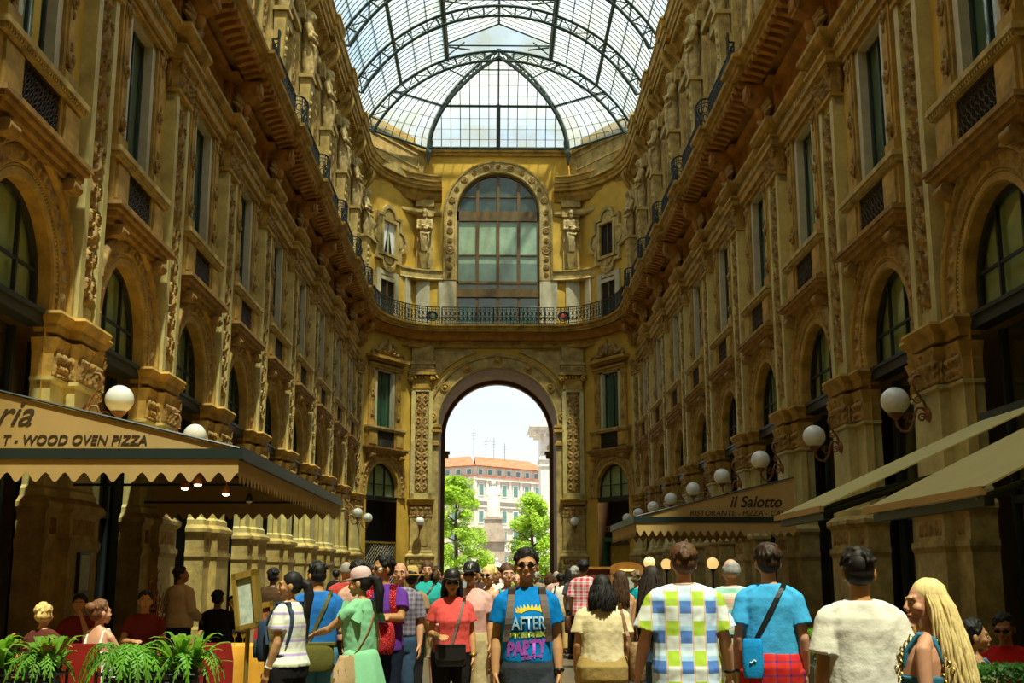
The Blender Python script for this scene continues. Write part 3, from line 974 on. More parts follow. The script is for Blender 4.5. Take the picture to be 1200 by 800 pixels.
# ---------------------------------------------------------------- end wall
F0 = Tw(0, YE, 0)
def make_ionic_pier():
    r = trim_root(); q = .60
    path = steps([(-q, -.2), (-q, .22), (q, .22), (q, -.2)])
    fl = lambda prof: MB().sweep(path, prof)
    fl([(-.3, 0), (.16, 0), (.16, .35), (.12, .42), (.12, 2.0), (.16, 2.1), (.16, 2.2), (-.3, 2.2)]).build('pedestal', M['stone'], r)
    fl([(-.3, 2.2), (.12, 2.2), (.12, 2.62), (.2, 2.7), (.2, 2.78), (.08, 2.88), (-.3, 2.88)]).build('pedestal_frieze', M['stone'], r)
    relief(-q, q, 2.28, 2.55, .34, .035, lambda a, z: max(0, math.sin(a * 15) * .6 + .4), 24, 6).build('frieze_carving', M['carved'], r, 50)
    b = fl([(-.3, 2.88), (.06, 2.88), (.06, 3.0), (0, 3.06), (0, 4.9), (.05, 4.94), (.05, 5.0), (-.3, 5.0)])
    for (u0, u1, z0, z1) in ((-.4, .4, 3.3, 3.36), (-.4, .4, 4.7, 4.76), (-.4, -.34, 3.3, 4.76), (.34, .4, 3.3, 4.76)):
        b.wb(u0, u1, .2, .25, z0, z1)
    b.build('shaft', M['stone'], r)
    fl([(-.3, 5.0), (.0, 5.0), (.02, 5.3), (.1, 5.46), (-.3, 5.46)]).build('capital', M['ochre'], r)
    relief(-q, q, 5.0, 5.44, .23, .12, leafy, 30, 20).build('acanthus', M['carved'], r, 60)
    fl(IMPOST).build('impost', M['ochre'], r)
    up = MB(); up.wb(-q, q, -.1, .20, ZI, 12.1)
    for s in (-1, 1):
        a, b_ = sorted((s * q, s * .40)); up.wb(a, b_, .1, .27, ZI, 12.1); a, b_ = sorted((s * .43, s * .38)); up.wb(a, b_, .1, .25, ZI + .3, 11.95)
    up.wb(-q, q, .1, .27, ZI, ZI + .3); up.wb(-q, q, .1, .27, 11.95, 12.1)
    up.build('pilaster', M['pale'], r)
    relief(-.40, .40, ZI + .32, 11.93, .2, .08, candelabra, 22, 120).build('carved_panel', M['carved'], r, 60)
    c = MB(); c.wb(-.55, .55, -.1, .3, 12.1, 12.75); c.wb(-.78, .78, -.1, .5, 12.9, 13.05)
    for s in (-1, 1):
        c.tube([(s * .62 + (.24 - .018 * i) * cos(i * .6) , -.40, 12.68 + (.24 - .018 * i) * sin(i * .6)) for i in range(13)], .07, 8)
        c.ball((s * .62, -.44, 12.68), .09, 8, 6)
    for i in range(5):
        c.ball((-.32 + .16 * i, -.36, 12.78), (.07, .07, .1), 8, 6)
    c.build('ionic_capital', M['ochre'], r, 50)
    e = MB(); e.wb(-.66, .66, -.1, .34, 13.05, 13.5); e.wb(-.74, .74, -.1, .44, 13.5, 13.66); e.wb(-.72, .72, -.1, .40, 13.15, 13.2)
    for i in range(9):
        e.wb(-.6 + i * .143, -.53 + i * .143, .3, .4, 13.28, 13.42)
    e.wb(-.62, .62, -.1, .24, 13.66, 14.6)
    e.build('entablature_block', M['stone'], r)
    return r
pi_ = make_ionic_pier(); pi_.location = (-4.28, YE, 0); place(pi_, (4.28, YE, 0), 0)

# jambs, imposts and archivolt of the portal
r = trim_root((0, YE, 0))
for s in (-1, 1):
    j = MB()
    a, b = sorted((s * (AH - .02), s * 3.70)); j.wb(a, b, -.3, .10, 0, 9.55)
    j.build('jamb', M['stone'], r)
    i_ = MB()
    for (e_, z0, z1) in ((.10, 9.55, 9.65), (.18, 9.65, 9.8), (.08, 9.8, 9.92), (.16, 9.92, 10.05)):
        a, b = sorted((s * (AH - e_), s * (3.70 + e_ * .2))); i_.wb(a, b, -.6, .1 + e_, z0, z1)
    for (e_, z0, z1) in ((.12, 8.9, 9.0), (.06, 9.0, 9.1)):
        a, b = sorted((s * (AH - e_), s * (3.70 + e_ * .2))); i_.wb(a, b, -.6, .1 + e_, z0, z1)
    i_.build('impost', M['ochre'], r)
av = MB(); arch_band(av, AH, [(-.02, -.3), (-.02, .08), (.04, .20), (.10, .20), (.13, .12), (.58, .12), (.62, .20), (.76, .26), (.80, .20), (.80, -.1)], 0, 40, 0, 10.0)
av.build('archivolt', M['stone'], r, 35)
ro = MB()
for t in (8, 36, 62, 90, 118, 144, 172):
    T = Matrix.Translation(((AH + .36) * cos(R(t)), -.11, 10.0 + (AH + .37) * sin(R(t)))) @ Matrix.Rotation(PI / 2, 4, 'X')
    ro.lathe([(.26, 0), (.29, .06), (.20, .09), (.14, .05), (.10, .12), (.0, .15)], 12, 0, T)
ro.build('rosette', M['ochre'], r, 50)
# far rim of the passage, seen dark against the light
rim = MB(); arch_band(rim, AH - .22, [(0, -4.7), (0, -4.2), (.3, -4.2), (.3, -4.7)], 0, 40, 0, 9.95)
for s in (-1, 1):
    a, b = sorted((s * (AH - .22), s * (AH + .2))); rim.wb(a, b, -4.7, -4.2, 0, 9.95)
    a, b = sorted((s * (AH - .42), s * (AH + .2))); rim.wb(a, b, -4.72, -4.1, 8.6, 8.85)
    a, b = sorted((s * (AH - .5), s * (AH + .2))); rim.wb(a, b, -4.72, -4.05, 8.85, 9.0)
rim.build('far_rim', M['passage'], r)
# spandrel panels
for s in (-1, 1):
    sp = MB()
    A = AH + 1.05
    arc = [(A * cos(t), 10.0 + A * sin(t)) for t in [R(24 + 50 * i / 12) for i in range(13)]]
    x_o = 3.62
    arc = [(x, z) for x, z in arc if x <= x_o]
    poly = [(x_o, arc[0][1])] + arc + [(arc[-1][0], 14.42), (x_o, 14.42)]
    cx = sum(p[0] for p in poly) / len(poly); cz = sum(p[1] for p in poly) / len(poly)
    inner = [(cx + .35 + (x - cx) * .66, cz + .25 + (z - cz) * .66) for x, z in poly]
    k = len(poly)
    vs = [(s * x, -.0, z) for x, z in poly] + [(s * x, -.10, z) for x, z in poly] + [(s * x, -.10, z) for x, z in inner] + [(s * x, -.02, z) for x, z in inner]
    fs = [(b * k + i, b * k + (i + 1) % k, (b + 1) * k + (i + 1) % k, (b + 1) * k + i) for b in range(3) for i in range(k)] + [tuple(range(3 * k, 4 * k))]
    sp.add(vs, fs); sp.build('spandrel_panel', M['stone'], r)

# ---------------------------------------------------------------- the big arched window
w_ = win_root((0, YE, 0))
b = MB(); arch_band(b, WH, [(0, -.4), (0, .10), (.06, .16), (.12, .16), (.14, .12), (.64, .12), (.67, .18), (.76, .20), (.78, .14), (.78, -.1)], 0, 30, 4.1, 18.5)
b.build('surround', M['stone'], w_, 35)
ro = MB()
def ros(mb, x, z, rr):
    T = Matrix.Translation((x, -.12, z)) @ Matrix.Rotation(PI / 2, 4, 'X')
    mb.lathe([(rr, 0), (rr * 1.05, .04), (rr * .8, .06), (rr * .6, .03), (rr * .4, .07), (rr * .3, .04), (0, .08)], 12, 0, T)
rm = WH + .39
for i in range(13):
    t = PI * i / 12; ros(ro, rm * cos(t), WS + rm * sin(t), .20 if i % 2 else .15)
for s in (-1, 1):
    for z, rr in ((22.0, .15), (21.5, .19), (20.9, .15), (20.35, .27), (19.8, .15), (19.3, .18), (18.85, .13)):
        ros(ro, s * rm, z, rr)
ro.build('rosette', M['carved'], w_, 50)
wf = MB()
for u in (-1.21, 0, 1.21):
    h = WS + math.sqrt(WH ** 2 - u * u); wf.wb(u - .09, u + .09, -.32, -.14, WB, h)
for z0, z1, n in ((22.15, 22.75, -.12), (17.55, 18.05, -.08), (18.35, 18.5, -.12), (20.05, 20.12, -.16), (23.6, 23.68, -.16)):
    wf.wb(-WH, WH, -.32, n, z0, z1)
arch_band(wf, WH - .12, [(0, -.32), (0, -.12), (.14, -.12), (.14, -.32)], 0, 30, WS - WB, WB)
wf.build('mullion_frame', M['wood'], w_)
arc = [(u * (WH - .04), WS + z) for u, z in [(cos(PI * i / 24), (WH - .04) * sin(PI * i / 24)) for i in range(25)]]
for nm, poly, mt in (('upper_pane', arc, 'teal'), ('middle_pane', [(-WH, 18.5), (WH, 18.5), (WH, 22.15), (-WH, 22.15)], 'pale_pane'), ('lower_pane', [(-WH, 18.0), (WH, 18.0), (WH, 19.6), (-WH, 19.6)], 'teal2'), ('bottom_pane', [(-WH, WB), (WH, WB), (WH, 17.6), (-WH, 17.6)], 'teal')):
    g = MB(); dy = {'lower_pane': .22}.get(nm, .25); g.prism(poly, dy, dy + .02)
    M.setdefault('pale_pane', mat('pale_green_curtained_glass', (.30, .42, .28), .2, .12, 1.2, .15, 2, spec=.6)); M.setdefault('teal2', mat('dull_green_glass', (.13, .20, .15), .15, .1, 1.5, .2, 2, spec=.6))
    g.build(nm, M[mt], w_)

# string course and white dado of the third storey, top fillet
for s in (-1, 1):
    st = MB(); l = plan2(0, 0, 0)
    l = l[1:] + [(-WH - .78 + .0, YE)]
    l = [(x * -s, y) for x, y in l]
    if s > 0: l = l[::-1]
    prof = [(-.4, 18.45), (.14, 18.45), (.18, 18.52), (.12, 18.6), (.12, 18.95), (.2, 19.02), (.2, 19.1), (-.4, 19.1)]
    ntrim[0] += 1; MB().sweep(l, prof).build('trim_%d' % ntrim[0], M['stone'], None, 30, 'structure')
    # marble dado piers below it
    for u0, u1 in ((WH + .02, 3.45), (3.95, 4.75)):
        a, b_ = sorted((s * u0, s * u1)); t_ = trim_root((0, YE, 0)); d_ = MB(); d_.wb(a, b_, -.1, .12, 15.6, 18.45); d_.wb(a + .1, b_ - .1, .1, .16, 16.3, 18.2); d_.build('dado_pier', M['white_reveal'], t_)
    t_ = trim_root((s * 4.28, YE, 0))
    d_ = MB(); d_.wb(-.48, .48, -.1, .16, 19.1, 22.9); d_.wb(-.36, .36, .1, .24, 19.2, 20.0); d_.wb(-.52, .52, -.1, .3, 22.3, 22.62); d_.wb(-.55, .55, -.1, .34, 22.9, 23.3)
    d_.loft([[(-.16, -.1, 19.15), (.16, -.1, 19.15), (.16, -.34, 19.15), (-.16, -.34, 19.15)], [(-.3, -.1, 20.05), (.3, -.1, 20.05), (.3, -.55, 20.05), (-.3, -.55, 20.05)]])
    d_.build('herm_strip', M['stone'], t_)
    # chamfer, third storey: doorway with marble jambs below, small window in a lobed frame above
    rz = CHL if s < 0 else CHR
    ndoor[0] += 1; dr = empty('door_%d' % ndoor[0], (s * CC[0], CC[1], 0), rz, 'structure')
    d_ = MB()
    for u0, u1 in ((-1.05, -.65), (.65, 1.05), (-2.2, -1.75), (1.75, 2.2)):
        d_.wb(u0, u1, -.1, .14, 15.6, 18.45)
    d_.wb(-.7, .7, -.1, .14, 17.9, 18.1); d_.wb(-1.05, 1.05, -.1, .1, 18.2, 18.45)
    d_.build('jambs', M['white_reveal'], dr)
    d_ = MB(); d_.wb(-.66, .66, -.1, .02, 15.6, 17.9); d_.build('opening', M['dark'], dr)
    d_ = MB(); d_.wb(-.06, .06, .0, .08, 15.6, 17.9); d_.wb(-.66, -.58, .0, .08, 15.6, 17.9); d_.wb(.58, .66, .0, .08, 15.6, 17.9); d_.build('door_frame', M['wood'], dr)
    wq = win_root((s * CC[0], CC[1], 0), rz)
    zc_, ww, wh = 20.36, .62, .92
    fr = MB()
    # lobed outline: rectangle with a semicircular lobe on every side
    def lobed(hw, hh, lr):
        o = []
        for (cx, cz, t0) in ((hw, 0, -90), (0, hh, 0), (-hw, 0, 90), (0, -hh, 180)):
            cr_ = {(hw, 0): (hw, -hh), (0, hh): (hw, hh), (-hw, 0): (-hw, hh), (0, -hh): (-hw, -hh)}[(cx, cz)]
            o.append(cr_)
            o += [(cx + lr * cos(R(t0 + 180 * i / 8)), cz + lr * sin(R(t0 + 180 * i / 8))) for i in range(9)]
        return o
    def ring(mb, o, i_, n, n0=0):
        k = len(o)
        vs = [(x, -n0, zc_ + z) for x, z in o] + [(x, -n, zc_ + z) for x, z in o] + [(x, -n, zc_ + z) for x, z in i_] + [(x, -n0, zc_ + z) for x, z in i_]
        mb.add(vs, [(b * k + j, b * k + (j + 1) % k, (b + 1) * k + (j + 1) % k, (b + 1) * k + j) for b in range(3) for j in range(k)])
    o1 = lobed(1.18, 1.35, .62); o2 = lobed(1.02, 1.19, .54); o3 = lobed(.92, 1.08, .42)
    def rect_like(o, hw, hh):
        return [(max(-hw, min(hw, x)), max(-hh, min(hh, z))) for x, z in o]
    ring(fr, o1, o2, .20); ring(fr, o2, o3, .10); ring(fr, o3, rect_like(o3, ww + .14, wh + .14), .15)
    ring(fr, rect_like(o3, ww + .16, wh + .16), rect_like(o3, ww, wh), .24)
    fr.build('lobed_frame', M['stone'], wq)
    sc_ = MB()
    for t in range(4):
        a = t * PI / 2; ex, ez = (1.35 * cos(a), 1.55 * sin(a))
        for i in range(5):
            b_ = a - .9 + .45 * i
            sc_.ball((ex + .26 * cos(b_), -.14, zc_ + ez + .26 * sin(b_)), (.09, .06, .09), 6, 4)
    sc_.build('shell_carving', M['carved'], wq, 60)
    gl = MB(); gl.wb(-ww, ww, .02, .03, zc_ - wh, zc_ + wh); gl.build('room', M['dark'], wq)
    mu = MB(); mu.wb(-.04, .04, .05, .1, zc_ - wh, zc_ + wh)
    for u in (-ww, ww - .06): mu.wb(u, u + .06, .05, .1, zc_ - wh, zc_ + wh)
    mu.build('window_frame', M['white_reveal'] if s < 0 else M['wood'], wq)
    if s < 0:
        for q in (-1, 1):      # white curtains drawn apart
            cu = MB()
            cu.add([(q * ww, -.06, zc_ - wh), (q * ww, -.06, zc_ + wh), (q * .04, -.08, zc_ + wh), (q * .10, -.08, zc_ + .35), (q * .38, -.07, zc_ - wh)], [(0, 1, 2, 3, 4)])
            cu.build('curtain', M['white_cloth'], wq)
M_done = 1
f_ = MB(); f_.wb(-4.6, 4.6, -.1, .14, 26.1, 26.3, 0, F0); f_.wb(-4.6, 4.6, -.1, .24, 26.3, 26.5, 0, F0)
ntrim[0] += 1; f_.build('trim_%d' % ntrim[0], M['ochre'], kind='structure')

# ---------------------------------------------------------------- iron railings of the balcony
def railing_mesh(path, h=.98, z=15.68):
    """along a plan path: rails, scrolled balusters, standards"""
    mb = MB(); pts = [Vector((x, y, 0)) for x, y in path]
    for zz, rr in ((z + h, .035), (z + h - .14, .018), (z + .08, .025)):
        mb.tube([(p.x, p.y, zz) for p in pts], rr, 5)
    seg = [(pts[i + 1] - pts[i]).length for i in range(len(pts) - 1)]; tot = sum(seg)
    n = max(2, int(tot / .24)); 
    def at(s_):
        for i, L in enumerate(seg):
            if s_ <= L or i == len(seg) - 1:
                return pts[i] + (pts[i + 1] - pts[i]) * (s_ / max(L, 1e-6)), (pts[i + 1] - pts[i]).normalized()
            s_ -= L
    for i in range(n + 1):
        p, d = at(tot * i / n * .9999)
        post = i % 6 == 0
        mb.tube([(p.x, p.y, z), (p.x, p.y, z + h)], .034 if post else .018, 4, cap=False)
        if i < n:
            p2, d = at(tot * (i + .5) / n)
            for zc_, rr in ((z + .62, .10), (z + .32, .10)):
                mb.tube([p2 + d * (rr * cos(t)) + Vector((0, 0, zc_ + rr * 1.2 * sin(t))) for t in [q * PI / 4 for q in range(9)]], .018, 4, cap=False)
            mb.tube([p2 + Vector((0, 0, z + h - .05)), p2 + d * .07 + Vector((0, 0, z + .47)), p2 + Vector((0, 0, z + .1))], .011, 4, cap=False)
    return mb


ordn = ['nearest the corner', 'second from the corner', 'third from the corner', 'fourth from the corner', 'fifth from the corner', 'sixth from the corner']
grp_rail = None
for s, sd in ((-1, 'left'), (1, 'right')):
    for k in range(6):
        y1 = Y0 + P * (8 - k) - .05; y0 = y1 - P + .1
        X = XW - 1.04
        def bulge(yc, a0, a1):
            return [(-X + .30 * cos(R(a)) ** .6 * (1 if cos(R(a)) > 0 else 0), yc + .62 * sin(R(a))) for a in [a0 + (a1 - a0) * i / 6 for i in range(7)]]
        pth = bulge(y0 - .05, 4, 90) + (bulge(y1 + .05, -90, -4) if k else [(-X, y1 - 1.6)])
        pth = [(x * -s, y) for x, y in pth]
        o = railing_mesh(pth).build('balcony_railing', M['iron'])
        tag(o, 'black scrolled iron balcony railing high on the %s wall, %s' % (sd, ordn[k]), 'railing', 'iron railings along the side balconies')
    pl = [p for p in plan2(1.12, 0, 0) if p[1] > 61]
    pl = [(x * -s, y) for x, y in pl]
    o = railing_mesh(pl).build('balcony_railing', M['iron'])
    m_ = MB(); T = Matrix.Translation((s * 3.72, YE - 1.16, 16.15)) @ Matrix.Rotation(PI / 2, 4, 'X')
    m_.lathe([(.30, -.02), (.32, .0), (.27, .03), (.24, .015)], 16, 0, T); m_.lathe([(.0, .05), (.15, .035), (.17, .0)], 12, 1, T)
    m_.build('emblem', [M['iron'], mat('red_enamel' if s > 0 else 'green_enamel', (.45, .05, .02) if s > 0 else (.12, .16, .08), .5, .2)], o, 40)
    tag(o, 'curved black iron balcony railing sweeping round the %s corner of the end wall' % sd, 'railing', 'iron railings across the end wall')
xe = plan2(1.12, 0, 0)[-1][0]
o = railing_mesh([(xe + .12, YE - 1.12), (0, YE - 1.12), (-xe - .12, YE - 1.12)]).build('balcony_railing', M['iron'])
tag(o, 'straight black iron balcony railing before the big arched window', 'railing', 'iron railings across the end wall')

# ---------------------------------------------------------------- statues
def statue_mesh(seed, female):
    g = random.Random(seed); mb = MB()
    mb.loft([[(.26 * cos(t) * (1 - .1 * k) * wx, -.02 + .2 * sin(t) * wx, z) for t in [q * PI / 8 for q in range(16)]] for k, (z, wx) in enumerate([(0, .9), (.35, 1.15), (.8, 1.3), (1.05, 1.35)])])
    mb.loft([[(a * cos(t), b * sin(t), z) for t in [q * PI / 8 for q in range(16)]] for z, a, b in [(.9, .30, .2), (1.15, .27, .18), (1.45, .34, .22), (1.72, .40, .2), (1.82, .3, .16), (1.88, .12, .11)]])
    mb.tube([(0, 0, 1.8), (0, -.04, 2.02)], [.13, .12], 10)
    mb.ball((0, -.08, 2.16), (.16, .19, .21), 14, 10)
    mb.ball((0, -.27, 2.13), (.03, .05, .05), 6, 5)
    mb.ball((0, .02, 2.22), (.2, .2, .19), 12, 8)
    if not female:
        for i in range(3):
            mb.ball((0.05 * (i - 1), -.2, 1.98 - .03 * (i == 1)), (.07, .07, .1), 8, 6)
    else:
        for q in (-1, 1):
            mb.ball((q * .15, -.19, 1.5), (.12, .1, .11), 10, 8); mb.tube([(q * .17, 0, 2.2), (q * .22, .02, 1.95), (q * .2, -.05, 1.75)], [.07, .08, .05], 8)
    for q in (-1, 1):
        sh = (q * .42, 0, 1.70); el = (q * .46, -.14, 1.30); hd = (-q * .16, -.32, 1.34 + q * .09)
        mb.tube([sh, el, hd], [.12, .10, .07], 10); mb.ball(sh, .13, 10, 8); mb.ball(el, .105, 10, 8); mb.ball(hd, (.08, .06, .06), 8, 6)
    for i in range(9):
        x = -.28 + .07 * i
        mb.tube([(x * .9 + g.uniform(-.05, .05), -.24 - .05 * cos(x * 5), 1.05), (x * .8 + .12 * g.uniform(-1, 1), -.30, .6), (x * .6, -.22, .05)], [.035, .055, .03], 6)
    mb.tube([(-.34, -.1, 1.15), (-.1, -.28, 1.0), (.2, -.3, .95), (.36, -.1, 1.1)], [.06, .08, .08, .06], 8)
    return fuse(mb, .028, 2)


sm = [statue_mesh(3, False), statue_mesh(8, True), statue_mesh(21, False)]
def statue(x, y, z, rz, i, label, sc_=1.12):
    o = mesh_obj('statue', sm[i % 3] if sm[i % 3].users else sm[i % 3], M['statue'])
    o.location = (x, y, z); o.rotation_euler = (0, 0, rz); o.scale = (sc_ * .8, sc_ * .9, sc_)
    tag(o, label, 'statue', 'stone herms of the third storey')
for s, sd in ((-1, 'left'), (1, 'right')):
    rz = LEFT if s < 0 else RIGHT
    for k in range(3, 8):
        statue(s * (XW - .40), PIERS[k + 1], 19.88, rz, k, 'carved stone figure with folded arms on the %s wall, %s from the curved corner' % (sd, ['first', 'second', 'third', 'fourth', 'fifth'][7 - k]))
    rz2 = ((LEFT if s < 0 else RIGHT) + (CHL if s < 0 else CHR)) / 2
    statue(s * (7.62 - .40 * abs(sin(rz2))), 63.05 - .40 * cos(rz2), 19.88, rz2, 1, 'carved stone figure at the %s bend where side wall meets end wall' % sd)
    statue(s * 4.28, YE - .34, 20.05, 0, 0 if s < 0 else 2, 'carved stone figure against yellow stucco just %s of the big arched window' % sd, 1.12)
# ---------------------------------------------------------------- pixel -> place (at a chosen distance), to lay things out
FPX = 1400.0
def at(px, py, Y):
    """world point seen at (px, py) of the 1200 x 800 frame, on the plane y = Y"""
    pit, yaw = math.atan(276 / 1400), math.atan(23 / 1400)
    v = Vector(((px - 600) / FPX, 1.0, (400 - py) / FPX))
    v = Matrix.Rotation(pit, 3, 'X') @ v
    v = Matrix.Rotation(-yaw, 3, 'Z') @ v
    t = Y / v.y
    return Vector((-.29 + v.x * t, Y, 1.6 + v.z * t))


def text_part(s, size, mt, parent, loc, rot=(PI / 2, 0, 0), shear=0.0, align='LEFT', name='lettering', ext=.003, bold=0.0, sx=1.0):
    cu = bpy.data.curves.new(name, 'FONT'); cu.body = s; cu.size = size; cu.shear = shear; cu.align_x = align; cu.extrude = ext; cu.offset = bold
    o = bpy.data.objects.new(name, cu); BENCH.collection.objects.link(o)
    me = bench_mesh(o)
    bpy.data.objects.remove(o); bpy.data.curves.remove(cu)
    r = mesh_obj(name, me, mt, parent); r.location = loc; r.rotation_euler = rot; r.scale = (sx, 1, 1)
    return r


M['awning'] = mat('tan_awning_canvas', (.52, .34, .125), .9, .06, 1.5)
M['cream'] = mat('cream_awning_canvas', (.88, .80, .42), .9, .05, 1.5)
def add_translucency(m, col, fac):
    N = m.node_tree.nodes; L = m.node_tree.links; o = N['Material Output']; p = N['Principled BSDF']
    t = N.new('ShaderNodeBsdfTranslucent'); t.inputs['Color'].default_value = (*col, 1); x = N.new('ShaderNodeMixShader'); x.inputs[0].default_value = fac
    L.new(p.outputs[0], x.inputs[1]); L.new(t.outputs[0], x.inputs[2]); L.new(x.outputs[0], o.inputs[0])
add_translucency(M['cream'], (.95, .86, .45), .5)
M['bar'] = mat('dark_green_bar', (.018, .03, .026), .4, 0)
M['ink'] = mat('dark_brown_lettering', (.05, .03, .015), .7, 0)
M['globe'] = mat('opal_glass', (.80, .80, .76), .18, 0, spec=.6)
M['copper'] = mat('copper_brown_arm', (.24, .10, .03), .45, .25, 8)
M['brass'] = mat('brass', (.45, .30, .06), .35, .1, 6, metal=.6)
M['red'] = mat('red_leather', (.38, .02, .015), .5, .08, 4)
M['yellow'] = mat('golden_tablecloth', (.70, .34, .03), .85, .08, 3)
M['leaf'] = mat('fresh_green_leaf', (.16, .38, .03), .55, .35, 3)
M['leaf_dark'] = mat('deep_green_leaf', (.05, .17, .02), .5, .35, 3)
M['tree'] = mat('bright_green_tree_leaf', (.30, .50, .03), .6, .35, .8)  # bright yellow-green is the leaves' own colour
M['bark'] = mat('bark', (.10, .07, .04), .9, .2, 6)
M['white_stone'] = mat('white_monument_stone', (.62, .59, .53), .8, .12, 2)
M['render'] = mat('pale_house_render', (.50, .465, .39), .85, .06, .4)
M['tile'] = mat('red_roof_tile', (.46, .15, .07), .85, .2, 1.2)
M['glasspane'] = mat('far_window_pane', (.10, .20, .20), .2, .1, 1)
M['paper'] = mat('menu_paper', (.50, .55, .45), .8, .15, 14)
M['black'] = mat('black_leather', (.015, .014, .014), .45, 0)
M['oak'] = mat('orange_wood', (.40, .17, .03), .45, .2, 6)

for k_ in ('tree', 'leaf', 'leaf_dark'):
    add_translucency(M[k_], {'tree': (.5, .72, .05), 'leaf': (.3, .6, .04), 'leaf_dark': (.1, .3, .03)}[k_], .4)
# ---------------------------------------------------------------- beyond the arch
g = MB(); g.add([(-90, 72.1, -.02), (90, 72.1, -.02), (90, 330, -.02), (-90, 330, -.02)], [(0, 1, 2, 3)])
g.build('ground', mat('street_paving', (.42, .38, .32), .9, .1, .3), kind='structure')


def far_house():
    r = empty('apartment_building', (-3.4, 214, 0))
    def wing(ex, ey):
        L = math.hypot(ex, ey); ux, uy = ex / L, ey / L
        def P_(s, d, z):      # along, outward, up
            nx, ny = (uy, -ux) if uy * 0 - ux * 1 < 0 else (-uy, ux)
            return (ux * s + nx * d, uy * s + ny * d, z)
        def bx(mb, s0, s1, d0, d1, z0, z1):
            c = [P_(s, d, z) for z in (z0, z1) for s, d in ((s0, d0), (s1, d0), (s1, d1), (s0, d1))]
            mb.add(c, [(3, 2, 1, 0), (4, 5, 6, 7), (0, 1, 5, 4), (1, 2, 6, 5), (2, 3, 7, 6), (3, 0, 4, 7)])
        w = MB(); bx(w, 0, L, -9, 0, 0, 21.2); w.build('wall', M['render'], r)
        co = MB()
        for z0, z1, d in ((18.7, 19.2, .5), (14.9, 15.5, .6), (13.9, 14.2, .3), (10.2, 10.6, .4), (6.0, 6.6, .5)):
            bx(co, -.2, L, -.2, d, z0, z1)
        n = int(L / 2.9)
        for i in range(n + 1):
            bx(co, i * 2.9 - .3, i * 2.9 + .3, -.2, .22, 15.5, 18.7)
        co.build('cornice', M['white_stone'], r)
        rd = MB(); bx(rd, -.2, L, -.2, .62, 19.2, 19.42); bx(rd, -.3, L, -.2, .5, 21.1, 21.3); rd.build('tiled_ledge', M['tile'], r)
        rf = MB(); rf.add([P_(-.6, .8, 21.2), P_(L, .8, 21.2), P_(L, -5, 23.5), P_(4.6, -5, 23.5), P_(L, -9, 21.2), P_(8, -9, 21.2)], [(0, 1, 2, 3), (3, 2, 4, 5)])
        rf.build('roof', M['tile'], r)
        for (z0, z1, step, off, w2) in ((19.7, 20.6, 2.4, 1.2, .45), (16.0, 17.9, 2.9, 1.45, .55), (11.2, 13.3, 2.9, 1.45, .55), (7.4, 9.6, 2.9, 1.45, .55), (2.5, 5.2, 2.9, 1.45, .6)):
            s = off
            while s < L - .5:
                f = MB(); bx(f, s - w2 - .16, s + w2 + .16, -.1, .14, z0 - .2, z1 + .2); fo = f.build('window', M['white_stone'], r)
                p = MB(); bx(p, s - w2, s + w2, 0, .17, z0, z1); p.build('pane', M['glasspane'], fo)
                s += step
    wing(13.5, 13); wing(-13, 9)
    for i, (x, h) in enumerate(((-.3, 4.5), (1.9, 3.2), (3.4, 3.4), (5.4, 2.6))):
        a = MB(); a.tube([(x, 4 + x, 23), (x, 4 + x, 23.6 + h)], .04, 5)
        for k in range(3):
            a.tube([(x - .4 + .1 * k, 4 + x, 22.9 + h - .5 * k), (x + .4 - .1 * k, 4 + x, 22.9 + h - .5 * k)], .025, 4)
        a.build('antenna', M['iron'], r)
    tag(r, 'pale apartment house with red tiled roof seen through the great arch', 'building')
far_house()

# white tower at the right of the arch
p0 = at(634, 600, 110)
tw = empty('tower', (p0.x, 110, 0))
b = MB(); b.box(0, 5, 0, 5, 0, 14.6); b.build('shaft', M['white_stone'], tw)
b = MB()
for z0, z1, e_ in ((14.6, 14.9, .5), (14.9, 15.15, .9), (15.15, 15.4, 1.05), (12.2, 12.5, .15), (11.6, 11.75, .12)):
    b.box(-e_, 5 + e_, -e_, 5 + e_, z0, z1)
for i in range(7):
    b.box(-.7 + i * .95, -.45 + i * .95, -.75, 0, 14.35, 14.65)
b.build('cornice', M['white_stone'], tw)
b = MB(); b.lathe([(.32, 0), (.34, .06), (.22, .1), (0, .1)], 14, 0, Matrix.Translation((.9, 0, 13.3)) @ Matrix.Rotation(PI / 2, 4, 'X')); b.build('medallion', M['stone'], tw)
b = MB(); b.box(.2, 4.8, .2, 4.8, 15.4, 16.1); b.lathe([(.22, 16.1), (.3, 16.3), (.16, 16.6), (.2, 17.2), (.26, 17.7), (.1, 17.9), (.14, 18.15), (0, 18.35)], 10, 0, Matrix.Translation((.5, .5, 0))); b.build('finial', M['white_stone'], tw)
tag(tw, 'white stone corner tower with bracketed cornice beside the apartment house', 'tower')

